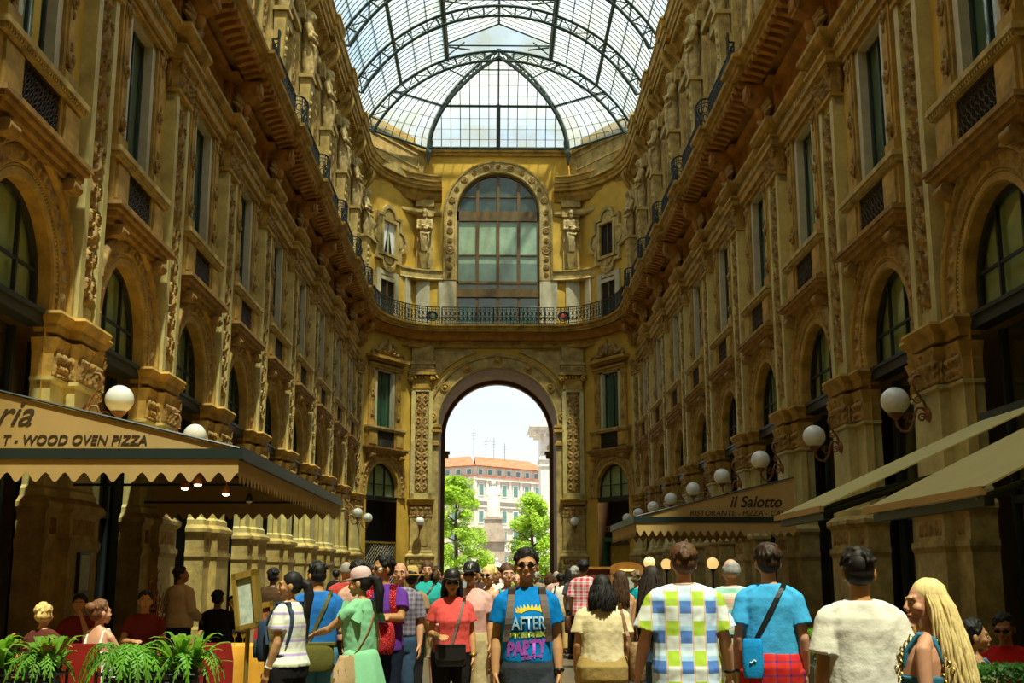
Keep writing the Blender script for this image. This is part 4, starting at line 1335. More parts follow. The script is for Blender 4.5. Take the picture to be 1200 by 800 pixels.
# monument
p0 = at(578, 600, 120)
mo = empty('monument', (p0.x, 120, 0))
b = MB()
for hw, z0, z1 in ((3.2, 0, .5), (2.6, .5, 1.0), (1.15, 1.0, 5.0), (1.5, 5.0, 5.25), (1.2, 5.25, 6.2), (1.0, 6.2, 6.5), (.9, 6.5, 7.2), (1.05, 7.2, 7.35)):
    b.box(-hw, hw, -hw, hw, z0, z1)
b.build('pedestal', mat('grey_pedestal_stone', (.36, .31, .25), .85, .15, 1.5), mo)
def robed(h, seed):
    q = random.Random(seed); mb = MB(); s = h / 2.0
    mb.loft([[(a * cos(t), b_ * sin(t), z) for t in [i * PI / 8 for i in range(16)]] for z, a, b_ in [(0, .36, .32), (.5, .34, .3), (1.0, .29, .24), (1.4, .32, .24), (1.62, .27, .18), (1.7, .1, .1)]])
    mb.ball((0, -.03, 1.86), (.12, .13, .16), 12, 9); mb.ball((0, .0, 1.92), (.15, .15, .1), 10, 7)
    mb.tube([(0, 0, 1.65), (0, -.02, 1.8)], .08, 8)
    for k in (-1, 1):
        mb.tube([(k * .28, 0, 1.55), (k * .34, -.08, 1.22), (k * .08, -.27, 1.2 + .08 * k)], [.1, .09, .06], 8)
    for i in range(8):
        a = -2.6 + i * .3
        mb.tube([(.30 * cos(a), .27 * sin(a), 1.3), (.36 * cos(a + .1), .34 * sin(a + .1), .6), (.40 * cos(a), .36 * sin(a), .02)], [.03, .05, .04], 6)
    for v in range(len(mb.v)):
        mb.v[v] = tuple(c * s for c in mb.v[v])
    return fuse(mb, .035 * s, 2)
o = mesh_obj('statue', robed(3.7, 4), M['white_stone'], mo); o.location = (0, 0, 7.35)
for x, i in ((.35, 5), (2.0, 6), (-2.0, 7)):
    o = mesh_obj('corner_statue', robed(2.4, i), M['white_stone'], mo); o.location = (x, -1.9 if x > .3 and x < 1 else -1.6, 1.0)
tag(mo, 'white stone monument of a robed man on a tall stepped pedestal', 'monument')


def tree(px, top, Y, r_, label, seed):
    q = random.Random(seed); p = at(px, top, Y)
    t = empty('tree', (p.x, Y, 0)); H = p.z
    tr = MB(); tr.tube([(0, 0, 0), (.05, 0, H * .3), (-.05, .05, H * .6), (0, 0, H * .85)], [.2, .16, .1, .04], 8)
    for i in range(9):
        a = q.uniform(0, 6.28); z = H * q.uniform(.25, .7)
        tr.tube([(0, 0, z), (r_ * .45 * cos(a), r_ * .45 * sin(a), z + .7), (r_ * .8 * cos(a), r_ * .8 * sin(a), z + .9)], [.07, .05, .02], 5)
    tr.build('trunk', M['bark'], t)
    lf = MB(); clumps = []
    for i in range(130):
        z = q.uniform(.06, 1.0); w = r_ * (1.08 - z) ** .6 * (0.75 + .3 * min(1, z * 4)); a = q.uniform(0, 6.28); d = w * math.sqrt(q.uniform(.10, 1))
        clumps.append((d * cos(a), d * sin(a), z * H * .97, q.uniform(.40, .70)))
    for cx, cy, cz, cr in clumps:
        for j in range(150):
            v = Vector((q.gauss(0, 1), q.gauss(0, 1), q.gauss(0, 1))).normalized() * cr * q.uniform(.6, 1.05)
            c = Vector((cx, cy, cz)) + Vector((v.x, v.y, v.z * .7)); s = q.uniform(.06, .13)
            a = Vector((q.gauss(0, 1), q.gauss(0, 1), q.gauss(0, .5))).normalized(); b_ = a.orthogonal().normalized()
            lf.add([c - a * s, c + b_ * s * .6, c + a * s, c - b_ * s * .6], [(0, 1, 2, 3)])
    lf.build('foliage', M['tree'], t)
    tag(t, label, 'tree')
tree(535, 556, 95, 3.0, 'bright green leafy tree at the left side of the great arch', 1)
tree(624, 578, 92, 2.5, 'bright green leafy tree at the right side of the great arch', 2)


# ---------------------------------------------------------------- awnings
def scallops(mb, P0, P1, n, drop, dip, thick=.008, T=None):
    """valance cloth from P0 to P1 with a scalloped hem"""
    P0, P1 = Vector(P0), Vector(P1); k = n * 8
    d = (P1 - P0).normalized(); nn = Vector((d.y, -d.x, 0)) * thick
    top = [P0 + (P1 - P0) * (i / k) for i in range(k + 1)]
    bot = [p - Vector((0, 0, drop - dip + dip * (.5 - .5 * cos(2 * PI * i / 8)))) for i, p in enumerate(top)]
    rings = [[t_, b_, b_ + nn, t_ + nn] for t_, b_ in zip(top, bot)]
    mb.loft(rings)


def gable_awning(name, xo, xi, ya, yb, zo, zi, nx, label, letters, mt='awning', drop=.25, ns=20, inner_x=None):
    """lean-to awning: low bar at xo, high side at xi; near end panel faces the camera at ya"""
    r = empty(name, (xo, ya, 0))
    X = lambda x: x - xo
    sg = 1 if xi > xo else -1
    c = MB()
    c.add([(0, 0, zo), (X(xi), 0, zi), (X(xi), yb - ya, zi), (0, yb - ya, zo), (0, 0, zo - .015), (X(xi), 0, zi - .015), (X(xi), yb - ya, zi - .015), (0, yb - ya, zo - .015)], [(0, 1, 2, 3), (7, 6, 5, 4), (0, 4, 5, 1), (1, 5, 6, 2), (2, 6, 7, 3), (3, 7, 4, 0)])
    c.build('canopy', M[mt], r)
    e = MB(); e.add([(0, -.004, zo), (X(xi), -.004, zo), (X(xi), -.004, zi), (0, .012, zo), (X(xi), .012, zo), (X(xi), .012, zi)], [(0, 1, 2), (5, 4, 3), (0, 3, 4, 1), (1, 4, 5, 2), (2, 5, 3, 0)])
    e.build('end_panel', M[mt], r)
    t_ = MB(); t_.tube([(0, -.02, zo + .02), (X(xi), -.02, zi + .02)], .018, 6); t_.build('edge_trim', M['bar'], r)
    b = MB(); b.box(*sorted((-.06 * sg, X(xi))), -.07, .0, zo - .12, zo + .01); b.box(*sorted((-.06 * sg, .0)), 0, yb - ya, zo - .13, zo + .03)
    for y_ in (.5, (yb - ya) * .5, yb - ya - .3):
        b.tube([(0, y_, zo - .06), (X(xi), y_, zo - .06)], .025, 6); b.tube([(0, y_, zo - .03), (X(xi), y_, zi - .05)], .022, 6)
    b.build('frame', M['bar'], r)
    v = MB(); scallops(v, (0, -.04, zo - .11), (X(xi), -.04, zo - .11), ns, drop, drop * .40)
    v.build('front_valance', M[mt], r)
    v = MB(); scallops(v, (0, yb - ya, zo - .12), (0, 0, zo - .12), int((yb - ya) / .24), drop, drop * .4)
    v.build('side_valance', M[mt], r)
    e = MB(); L = yb - ya
    e.add([(0, L, zo), (X(xi), L, zo), (X(xi), L, zi), (0, L - .012, zo), (X(xi), L - .012, zo), (X(xi), L - .012, zi)], [(0, 1, 2), (5, 4, 3), (0, 3, 4, 1), (1, 4, 5, 2), (2, 5, 3, 0)])
    e.build('far_panel', M[mt], r)
    v = MB(); scallops(v, (X(xi), L, zo), (0, L, zo), ns, drop + .10, drop * .4)
    v.build('far_valance', M[mt], r)
    for (s, size, px, z, sh, sx, bold) in letters:
        text_part(s, size, M['ink'], r, (X(px), -.012, z), (PI / 2, 0, 0), sh, 'LEFT', sx=sx, bold=bold)
    tag(r, label, 'awning')
    return r


ya = 15.2
A0 = at(281, 527, ya); A1 = at(0, 460, ya)
slope = (A1.z - A0.z) / (A1.x - A0.x); xi = -7.60
lt = at(0, 520, ya); l2 = at(-4, 498, ya)
wtxt = at(155, 520, ya).x - lt.x
gable_awning('restaurant_awning', A0.x, xi, ya, 25.4, A0.z, A0.z + slope * (xi - A0.x), 1, 'large tan canvas restaurant awning with WOOD OVEN PIZZA lettering over the left tables',
             [('T - WOOD OVEN PIZZA', .168, lt.x + .02, lt.z, .22, 1.0, .001), ('ria', .46, l2.x - .02, l2.z, .45, .95, 0)], ns=17, drop=.30)
ya2 = 27.6
B0 = at(745, 606, ya2); B1 = at(930, 560, ya2)
t1 = at(855, 594, ya2); t2 = at(808, 604, ya2)
gable_awning('restaurant_awning', B0.x, B1.x, ya2, 33.0, B0.z, B1.z, 1, 'tan canvas awning lettered il Salotto with scalloped valance on the right',
             [('il Salotto', .36, t1.x, t1.z, .3, .92, .006), ("RISTORANTE - PIZZA - CAFFE' - WINE", .17, t2.x, t2.z, .2, 1.05, .001)], drop=.32, ns=20)


def flat_awning(xo, xi, y0, y1, zo, zi, label):
    r = empty('folding_awning', (xo, y0, 0)); w, L = xi - xo, y1 - y0
    c = MB(); c.add([(0, 0, zo), (w, 0, zi), (w, L, zi), (0, L, zo), (0, 0, zo - .02), (w, 0, zi - .02), (w, L, zi - .02), (0, L, zo - .02)], [(0, 1, 2, 3), (7, 6, 5, 4), (0, 4, 5, 1), (1, 5, 6, 2), (2, 6, 7, 3), (3, 7, 4, 0)])
    c.build('canopy', M['cream'], r)
    h = MB(); h.box(-.03, .03, 0, L, zo - .07, zo + .005); h.build('front_hem', M['oak'] if False else M['awning'], r)
    b = MB()
    for y_ in (.25, L - .3):
        b.tube([(.05, y_, zo - .10), (w * .45, y_ + .1, zo + (zi - zo) * .25), (w, y_, zo + (zi - zo) * .55)], .04, 6)
    b.box(.05, .14, .1, L - .1, zo - .16, zo - .07)
    b.build('folding_arm', M['bar'], r)
    k = MB(); k.box(w - .12, w + .02, 0, L, zi - .12, zi + .06); k.build('cassette', M['bar'], r)
    tag(r, label, 'awning', 'cream folding awnings on the right wall')
flat_awning(3.98, 7.3, 15.55, 18.1, 2.50, 4.0, 'flat cream folding awning on the right wall, the upper one nearer the il Salotto awning')
flat_awning(3.90, 7.3, 10.2, 13.45, 2.36, 4.02, 'flat cream folding awning at the right edge, the lower and nearer one')

# hanging spotlights under the left awning
M['lit'] = mat('lit_spot_glass', (1, .9, .7), .4, 0, emit=((1, .78, .45), 14))
for (px, py, Y, lb) in ((217, 569, 16.2, 'small lit spotlight under the tan awning, leftmost of the group'), (232, 565, 16.6, 'small lit spotlight under the tan awning, second from the left'), (265, 576, 17.5, 'small lit spotlight under the tan awning, third from the left'), (292, 585, 19.0, 'small square floodlight at the right end of the spots under the tan awning')):
    p = at(px, py, Y); zt = A0.z - .05
    s = empty('spotlight', (p.x, Y, p.z))
    b = MB(); b.tube([(0, 0, 0), (0, .03, zt - p.z)], .010, 5); b.lathe([(.03, .09), (.06, .02), (.065, -.03), (.05, -.03)], 10); b.build('housing', M['copper'] if px != 292 else M['iron'], s)
    b = MB(); b.ball((0, 0, -.035), (.05, .05, .025), 10, 6); b.build('bulb', M['lit'] if px != 292 else M['white_cloth'], s)
    tag(s, lb, 'spotlight', 'spotlights under the left awning')
    if px != 292:
        ld = bpy.data.lights.new('spot_glow', 'POINT'); lo = bpy.data.objects.new('spot_glow', ld); COL.objects.link(lo); lo.parent = s; lo.location = (0, -.02, -.12); ld.energy = 3; ld.color = (1, .6, .25); ld.shadow_soft_size = .05


# ---------------------------------------------------------------- globe lamps on the piers
def make_lamp():
    r = empty('globe_lamp')
    g = MB(); g.ball((0, -.90, 4.62), .245, 24, 16); g.build('globe', M['globe'], r, 180)
    c = MB(); c.lathe([(.05, 4.30), (.07, 4.33), (.12, 4.37), (.14, 4.40), (.10, 4.42)], 14, 0, Matrix.Translation((0, -.90, 0))); c.build('cup', M['copper'], r, 40)
    a = MB()
    a.tube([(0, -.33, 4.38), (0, -.42, 4.50), (0, -.52, 4.50), (0, -.56, 4.40), (0, -.60, 4.22), (0, -.70, 4.08), (0, -.82, 4.10), (0, -.89, 4.20), (0, -.90, 4.32)], .026, 8)
    a.tube([(0, -.44 + .085 * cos(t) * (1 - t / 11), 4.33 + .085 * sin(t) * (1 - t / 11)) for t in [i * .5 for i in range(18)]], .018, 6)
    a.tube([(0, -.34, 4.45), (0, -.40, 4.62), (0, -.52, 4.80), (0, -.58, 4.95), (0, -.54, 5.06), (0, -.44, 5.08), (0, -.36, 5.06)], .026, 8)
    for (n_, z_, rr, dr) in ((.66, 4.32, .10, 1), (.50, 4.66, .08, -1)):
        a.tube([(0, -(n_ + rr * cos(t) * (1 - t / 12)), z_ + dr * rr * sin(t) * (1 - t / 12)) for t in [i * .5 for i in range(18)]], .013, 5)
    a.build('scrolled_arm', M['copper'], r, 60)
    p = MB(); T = Matrix.Translation((0, -.30, 4.38)) @ Matrix.Rotation(PI / 2, 4, 'X')
    p.lathe([(.13, 0), (.14, .03), (.09, .06), (.05, .09), (0, .1)], 14, 0, T); p.build('wall_plate', M['copper'], r, 40)
    return r
lamp0 = make_lamp(); first = [True]
def put_lamp(x, y, rz, label):
    o = lamp0 if first[0] else copy_tree(lamp0)
    first[0] = False
    o.location = (x, y, 0); o.rotation_euler = (0, 0, rz); tag(o, label, 'lamp', 'white globe lamps on the walls')
for k, w_ in enumerate(['nearest the camera, largest', 'second nearest the camera', 'third nearest the camera', 'fourth nearest the camera', 'fifth nearest the camera', 'sixth nearest the camera', 'seventh nearest the camera', 'eighth nearest the camera']):
    put_lamp(XW, PIERS[k + 1], RIGHT, 'white globe lamp with copper arm on the right wall, %s' % w_)
put_lamp(7.62, 63.05, (RIGHT + CHR) / 2, 'white globe lamp on the right corner pier, smallest and farthest of the right row')
put_lamp(-XW, PIERS[1], LEFT, 'large white globe lamp above the tan awning beside WOOD OVEN PIZZA')
put_lamp(-XW, PIERS[2], LEFT, 'white globe lamp half hidden behind the sloping edge of the tan awning')
put_lamp(-XW, PIERS[8], LEFT, 'small white globe lamp on the last left pier before the corner')
put_lamp(-7.62, 63.05, (LEFT + CHL) / 2, 'small white globe lamp on the left corner pier beside the lattice gate')
put_lamp(-4.28, YE + .1, 0, 'white globe lamp on the pilaster left of the great arch')
put_lamp(4.28, YE + .1, 0, 'white globe lamp on the pilaster right of the great arch')

# lamp posts among the right-hand tables
M['warm'] = mat('glowing_opal_globe', (.95, .75, .40), .3, 0, emit=((1, .62, .20), .8))
for px, py, Y, lb in ((761, 659, 26, 'short lamp post with glowing globe left of the plaid-shirted man'), (835, 660, 25.5, 'short lamp post with glowing globe right of the plaid-shirted man'), (781, 661, 28, 'lamp post with glowing globe half hidden behind the plaid-shirted man')):
    p = at(px, py, Y); r = empty('lamp_post', (p.x, Y, 0))
    b = MB(); b.ball((0, 0, p.z), .125, 18, 12); b.build('globe', M['warm'], r, 180)
    b = MB(); b.lathe([(.14, 0), (.14, .04), (.05, .10), (.022, .2), (.022, p.z - .2), (.05, p.z - .14), (.06, p.z - .11)], 12); b.build('post', M['iron'], r, 40)
    tag(r, lb, 'lamp', 'lamp posts at the right-hand tables')

# ---------------------------------------------------------------- shop at the right corner, gate at the left corner
nx_ = Vector((cos(CHR - PI / 2), sin(CHR - PI / 2), 0))
r = empty('shopfront', (CC[0], CC[1], 0), CHR)
b = MB(); b.wb(-1.40, 1.40, -.9, -.8, 0, 5.6); b.build('interior', M['dark'], r)
b = MB()
for u in (-1.40, 1.28): b.wb(u, u + .12, -.5, -.30, 0, 3.6)
b.wb(-1.4, 1.4, -.5, -.28, 3.5, 3.72); b.wb(-1.4, 1.4, -.5, -.30, 0, .6)
b.build('green_frame', mat('shop_green_paint', (.02, .13, .05), .5, .1), r)
b = MB(); b.wb(-1.2, .9, -.7, -.66, .7, 3.3); b.build('display', M['yellow'], r)
b = MB(); b.wb(-1.3, 1.3, -.44, -.43, .6, 3.5); b.build('pane', M['glass'], r)
text_part('CENTENARI', .42, M['brass'], r, (-1.2, .33, 4.05), (PI / 2, 0, 0), 0, 'LEFT', 'sign_lettering', .02, sx=.92)
tag(r, 'corner shop with green window frame and gilt CENTENARI lettering', 'shop')
r = empty('lattice_gate', (-CC[0], CC[1], 0), CHL)
b = MB()
for i in range(-17, 18):
    for sg in (-1, 1):
        u0, u1 = i * .22, i * .22 + sg * 3.3
        a, c = (u0, 0.1), (u1, 3.4)
        # clip to the opening
        pts = []
        for k in range(34):
            t = k / 33; u, z = a[0] + (c[0] - a[0]) * t, a[1] + (c[1] - a[1]) * t
            if -1.36 <= u <= 1.36: pts.append((u, .06, z))
        if len(pts) > 1: b.tube([pts[0], pts[-1]], .013, 4, cap=False)
b.build('lattice', mat('pale_grille_metal', (.42, .38, .28), .5, .1, metal=.3), r)
b = MB(); b.wb(-1.40, 1.40, -.10, -.02, 3.38, 3.48); b.wb(-1.40, -1.34, -.10, -.02, 0, 3.4); b.wb(1.34, 1.40, -.10, -.02, 0, 3.4); b.wb(-1.4, 1.4, -.1, -.02, .02, .12); b.build('gate_frame', M['brass'], r)
b = MB(); b.wb(-1.40, 1.40, -.9, -.8, 0, 5.65); b.build('dark_backing', M['dark'], r)
tag(r, 'diagonal lattice metal gate closing the arch in the left corner', 'gate')

# ---------------------------------------------------------------- boards and menus
def menu_stand(px, py, Y, w, h, tilt, rz, mt, label, zpole=None):
    p = at(px, py, Y); r = empty('menu_stand', (p.x, Y, 0), rz)
    T = Matrix.Translation((0, 0, p.z)) @ Matrix.Rotation(tilt[1], 4, 'Y') @ Matrix.Rotation(tilt[0], 4, 'X')
    f = MB()
    for x0, x1, z0, z1 in ((-w / 2, w / 2, -h / 2, -h / 2 + .04), (-w / 2, w / 2, h / 2 - .06, h / 2), (-w / 2, -w / 2 + .04, -h / 2, h / 2), (w / 2 - .04, w / 2, -h / 2, h / 2)):
        f.box(x0, x1, -.03, .06, z0, z1, 0, T)
    f.build('frame', M['brass'], r)
    b = MB(); b.box(-w / 2 + .03, w / 2 - .03, 0, .04, -h / 2 + .03, h / 2 - .03, 0, T); b.build('menu', mt, r)
    s = MB(); s.tube([(0, .04, 0.02), (0, .05, p.z - h / 2)], .022, 8); s.tube([(-.25, 0, .02), (.25, .1, .02)], .02, 6); s.tube([(0, -.2, .02), (0, .3, .02)], .02, 6)
    s.tube([(0, .05, p.z - h / 2), (-.22, .12, p.z - .02), (-.05, .06, p.z + .12)], .018, 6)
    s.build('stand', M['brass'], r)
    tag(r, label, 'menu')
menu_stand(289, 703, 11.2, .24, .52, (R(-8), R(-12)), R(-16), M['paper'], 'tall glazed menu in a gilt frame on a brass stand by the yellow tables')
menu_stand(312, 720, 13.5, .20, .26, (R(-14), R(-14)), R(-10), mat('red_picture_menu', (.35, .12, .06), .6, .4, 12), 'small framed picture menu just left of the woman in a striped shirt')
p = at(735, 690, 21)
r = empty('notice_board', (p.x, 21, 0))
b = MB()
for u in (-.29, .25): b.box(u, u + .04, -.03, .03, 0, 1.74)
b.box(-.29, .29, -.03, .03, .6, .68)
pts = [(-.29, 1.66)] + [(.29 * cos(PI - PI * i / 12), 1.74 + .12 * sin(PI * i / 12)) for i in range(13)] + [(.29, 1.66)]
b.prism(pts, -.035, .03); b.build('frame', M['oak'], r)
b = MB(); b.box(-.25, .25, -.01, .01, .68, 1.66); b.build('poster', M['paper'], r)
b = MB(); b.box(-.13, .13, -.05, -.035, 1.70, 1.73); b.build('lamp_strip', M['warm'], r)
tag(r, 'arched wooden notice board with pale poster standing in the crowd', 'notice board')
p = at(700, 668, 24)
r = empty('service_cabinet', (p.x, 24, 0)); b = MB(); b.box(-.28, .28, -.2, .2, 0.08, 1.75); b.build('body', mat('dark_red_panel', (.16, .035, .015), .6, .15), r)
b = MB(); b.box(-.32, .32, -.24, .24, 1.75, 1.8); b.box(-.26, -.2, -.15, .15, 0, .1); b.box(.2, .26, -.15, .15, 0, .1); b.build('top', M['oak'], r)
tag(r, 'dark red cabinet behind the red plaid shirt, left of the notice board', 'cabinet')
p = at(69, 671, PIERS[1])
r = empty('framed_menu', (-7.33 + .13, PIERS[1], p.z), LEFT)
b = MB(); b.wb(-.27, .27, -.02, .05, -.34, .34); b.build('frame', M['iron'], r)
b = MB(); b.wb(-.22, .22, .04, .055, -.29, .29); b.build('menu', M['paper'], r)
tag(r, 'framed menu hanging on the dim pier under the tan awning', 'menu')

# ---------------------------------------------------------------- plants
def frond(mb, base, a, L, lift, q, w=.05, n=13):
    d = Vector((cos(a), sin(a), 0)); side = Vector((-sin(a), cos(a), 0)); pts = []
    for i in range(n + 1):
        t = i / n
        pts.append(Vector(base) + d * (L * (t - .18 * t * t)) + Vector((0, 0, lift * (1.9 * t - 1.9 * t * t) - .42 * L * t ** 3)))
    for i in range(1, n):
        t = i / n; ww = w * (sin(PI * min(1, t * .9 + .12))) * 2.0
        for sg in (-1, 1):
            tip = pts[i] + side * (sg * ww) + (pts[i + 1] - pts[i]) * .8 - Vector((0, 0, ww * .25))
            mid = (pts[i] + tip) / 2; up = (pts[i + 1] - pts[i]) * .42
            mb.add([pts[i], mid - up * .8, tip, mid + up * .8], [(0, 1, 2, 3)])
    mb.tube(pts, .006, 4, cap=False)
def broad(mb, base, a, L, lift, q, w):
    d = Vector((cos(a), sin(a), 0)); side = Vector((-sin(a), cos(a), 0)); n = 6; vs = []
    for i in range(n + 1):
        t = i / n; c = Vector(base) + d * (L * t) + Vector((0, 0, lift * (t * 1.6 - t * t * 1.0)))
        ww = w * sin(PI * (t * .92 + .06)) ** .8
        vs += [c - side * ww + Vector((0, 0, .25 * ww)), c, c + side * ww + Vector((0, 0, .25 * ww))]
    mb.add(vs, [(3 * i + k, 3 * i + k + 1, 3 * i + 4 + k, 3 * i + 3 + k) for i in range(n) for k in (0, 1)])
def planter(px0, px1, Y, label, zt=.80):
    a, c = at(px0, 780, Y), at(px1, 780, Y); w = c.x - a.x
    r = empty('planter_stand', ((a.x + c.x) / 2, Y, 0))
    b = MB(); b.box(-w / 2 + .04, w / 2 - .04, -.12, .12, zt - .22, zt - .04); b.build('trough', M['black'], r)
    f = MB()
    for s in (-1, 1):
        for y_ in (-.15, .15):
            f.tube([(s * w / 2, y_, 0), (s * w / 2, y_, zt + .03)], .014, 6)
        f.tube([(-w / 2, s * .15, zt), (w / 2, s * .15, zt)], .012, 6); f.tube([(-w / 2, s * .15, zt - .25), (w / 2, s * .15, zt - .25)], .010, 6); f.tube([(s * w / 2, -.15, zt), (s * w / 2, .15, zt)], .012, 6); f.tube([(s * w / 2, -.15, zt - .25), (s * w / 2, .15, zt - .25)], .012, 6)
    k = int(w / .14)
    for i in range(k):
        x = -w / 2 + w * (i + .5) / k
        f.tube([(x + .05 * cos(t) * (1 - t / 10), -.155, zt - .12 + .07 * sin(t) * (1 - t / 10)) for t in [j * .6 for j in range(13)]], .007, 4, cap=False)
    f.build('iron_stand', M['iron'], r)
    tag(r, label, 'planter', 'iron planter stands before the left tables')
planter(-14, 72, 10.5, 'low black iron planter stand at the left edge')
planter(120, 236, 10.5, 'low black iron planter stand carrying the two big ferns')
def plant(px, Y, kind, seed, label, zt=.80, sc_=1.0):
    q = random.Random(seed); p = at(px, 760, Y); r = empty('potted_plant', (p.x, Y, zt + .045)); m1 = MB(); m2 = MB()
    if kind == 'fern':
        for i in range(46):
            frond(m1, (q.uniform(-.08, .08), q.uniform(-.05, .05), .04), q.uniform(0, 6.28), sc_ * q.uniform(.28, .46), sc_ * q.uniform(.10, .38), q, .035)
    else:
        for i in range(44):
            broad(m1, (q.uniform(-.1, .1), q.uniform(-.05, .05), .0), q.uniform(0, 6.28), sc_ * q.uniform(.10, .30), sc_ * q.uniform(.08, .42), q, .034)
        for i in range(20):
            frond(m1, (q.uniform(-.1, .1), q.uniform(-.05, .05), .04), q.uniform(0, 6.28), sc_ * q.uniform(.25, .42), sc_ * q.uniform(.05, .25), q, .03)
        for i in range(6):
            a_ = q.uniform(0, 6.28); broad(m2, (.05 * cos(a_), .05 * sin(a_), .05), a_, q.uniform(.12, .24), q.uniform(.2, .4), q, .026)
    m1.build('fronds', M['leaf'], r)
    if m2.v: m2.build('flower_leaves', mat('pinkish_leaf', (.42, .22, .08), .5, .3, 6), r)
    b = MB(); b.lathe([(.0, -.08), (.085, -.08), (.10, .06), (.08, .06)], 12); b.build('pot', M['black'], r)
    tag(r, label, 'plant', 'potted plants on the iron stands')
plant(-6, 10.5, 'mixed', 1, 'leafy potted plant cut by the left edge of the picture')
plant(60, 10.5, 'mixed', 2, 'broad leaved potted plant with brownish flowers left of the red chair')
plant(150, 10.45, 'fern', 3, 'lush bright green fern hanging over the iron planter stand', sc_=1.1)
plant(220, 10.5, 'mixed', 4, 'mixed potted plant with pinkish leaves right of the lush fern', sc_=1.1)

p = at(183, 700, 18.0); r = empty('twig_plant', (p.x, 18.0, 0)); q = random.Random(5)
b = MB(); b.lathe([(.13, 0), (.16, .35), (.18, .40), (.13, .40)], 14); b.build('pot', M['brownstone'], r, 40)
b = MB(); bb = MB()
for i in range(22):
    a_ = q.uniform(0, 6.28); h_ = q.uniform(1.0, 1.75); w_ = q.uniform(.02, .16)
    pts = [(0, 0, .36), (w_ * .5 * cos(a_), w_ * .5 * sin(a_), .36 + (h_ - .36) * .5), (w_ * cos(a_), w_ * sin(a_), h_)]
    b.tube(pts, .006, 4)
    for j in range(16):
        t = q.uniform(.35, 1); bb.ball((w_ * t * cos(a_) + q.uniform(-.03, .03), w_ * t * sin(a_) + q.uniform(-.03, .03), .36 + (h_ - .36) * t), .014, 5, 4)
b.build('twigs', M['bark'], r); bb.build('berries', mat('orange_berry', (.55, .20, .08), .6, .3, 8), r, 60)
tag(r, 'pot of bare twigs dotted with orange berries left of the waiter', 'plant')

def hedge(px0, px1, Y, ztop, label, planter_mt, zb=.45, dep=.4):
    a, c = at(px0, 780, Y), at(px1, 780, Y); w = c.x - a.x; q = random.Random(px0)
    r = empty('hedge_planter', ((a.x + c.x) / 2, Y, 0))
    lf = MB()
    for i in range(int(2600 * w)):
        x, y, z = q.uniform(-w / 2, w / 2), q.uniform(-dep / 2, dep / 2), zb + (ztop - zb) * q.random() ** .6
        k = q.randrange(3)
        if k == 0: z = ztop - q.random() * .05
        elif k == 1: y = -dep / 2 - q.random() * .03
        cc = Vector((x, y, z)); s = q.uniform(.014, .03); u = Vector((q.gauss(0, 1), q.gauss(0, 1), q.gauss(0, 1))).normalized(); v = u.orthogonal().normalized()
        lf.add([cc - u * s, cc + v * s * .6, cc + u * s, cc - v * s * .6], [(0, 1, 2, 3)])
    lf.build('foliage', M['leaf_dark'] if px0 > 1000 else M['leaf'], r)
    b = MB(); b.box(-w / 2 - .02, w / 2 + .02, -dep / 2 - .02, dep / 2 + .02, 0, zb + .06); b.box(-w / 2 - .04, w / 2 + .04, -dep / 2 - .04, dep / 2 + .04, zb, zb + .07); b.build('box', planter_mt, r)
    tag(r, label, 'planter')
M['grey_box'] = mat('grey_planter_box', (.10, .11, .10), .6, .1)
hedge(1128, 1250, 8.3, 1.02, 'clipped green hedge planter in the lower right corner', M['grey_box'], .6)
hedge(952, 985, 11.5, 1.12, 'small green bush in a grey box between blue and white shirts', M['grey_box'], .72, .35)

# ---------------------------------------------------------------- tables and chairs under the left awning
def make_chair():
    r = empty('dining_chair')
    s = MB(); s.box(-.22, .22, -.22, .22, .43, .50); s.build('seat', M['red'], r)
    b = MB(); b.loft([[(-.22, .18, .50), (.22, .18, .50), (.22, .23, .50), (-.22, .23, .50)], [(-.225, .22, .80), (.225, .22, .80), (.225, .27, .80), (-.225, .27, .80)], [(-.20, .25, .97), (.20, .25, .97), (.20, .29, .97), (-.20, .29, .97)]]); b.build('backrest', M['red'], r)
    for sx in (-1, 1):
        for sy in (-1, 1):
            l = MB(); l.tube([(sx * .19, sy * .19, .44), (sx * .20, sy * .21, 0)], [.022, .016], 6); l.build('leg', M['bark'], r)
    return r
ch0 = make_chair(); cf = [True]
def chair(px, Y, rz, label):
    o = ch0 if cf[0] else copy_tree(ch0); cf[0] = False
    p = at(px, 760, Y); o.location = (p.x, Y, 0); o.rotation_euler = (0, 0, rz); tag(o, label, 'chair', 'red chairs of the left restaurant')
chair(101, 12.2, PI, 'red leather chair between the two planter stands, under the bare-shouldered woman')
chair(250, 12.3, PI + .1, 'red leather chair right of the ferns, in front of the yellow table')
chair(312, 17.3, 0, 'red leather chair behind the yellow table by the menu stand')
def make_table(w=.8):
    r = empty('dining_table')
    t = MB(); t.box(-w / 2 + .05, w / 2 - .05, -w / 2 + .05, w / 2 - .05, .70, .745)
    t.build('tabletop', M['oak'], r)
    for sx in (-1, 1):
        for sy in (-1, 1):
            l = MB(); l.box(sx * .30 - .025, sx * .30 + .025, sy * .30 - .025, sy * .30 + .025, 0, .70); l.build('leg', M['bark'], r)
    return r
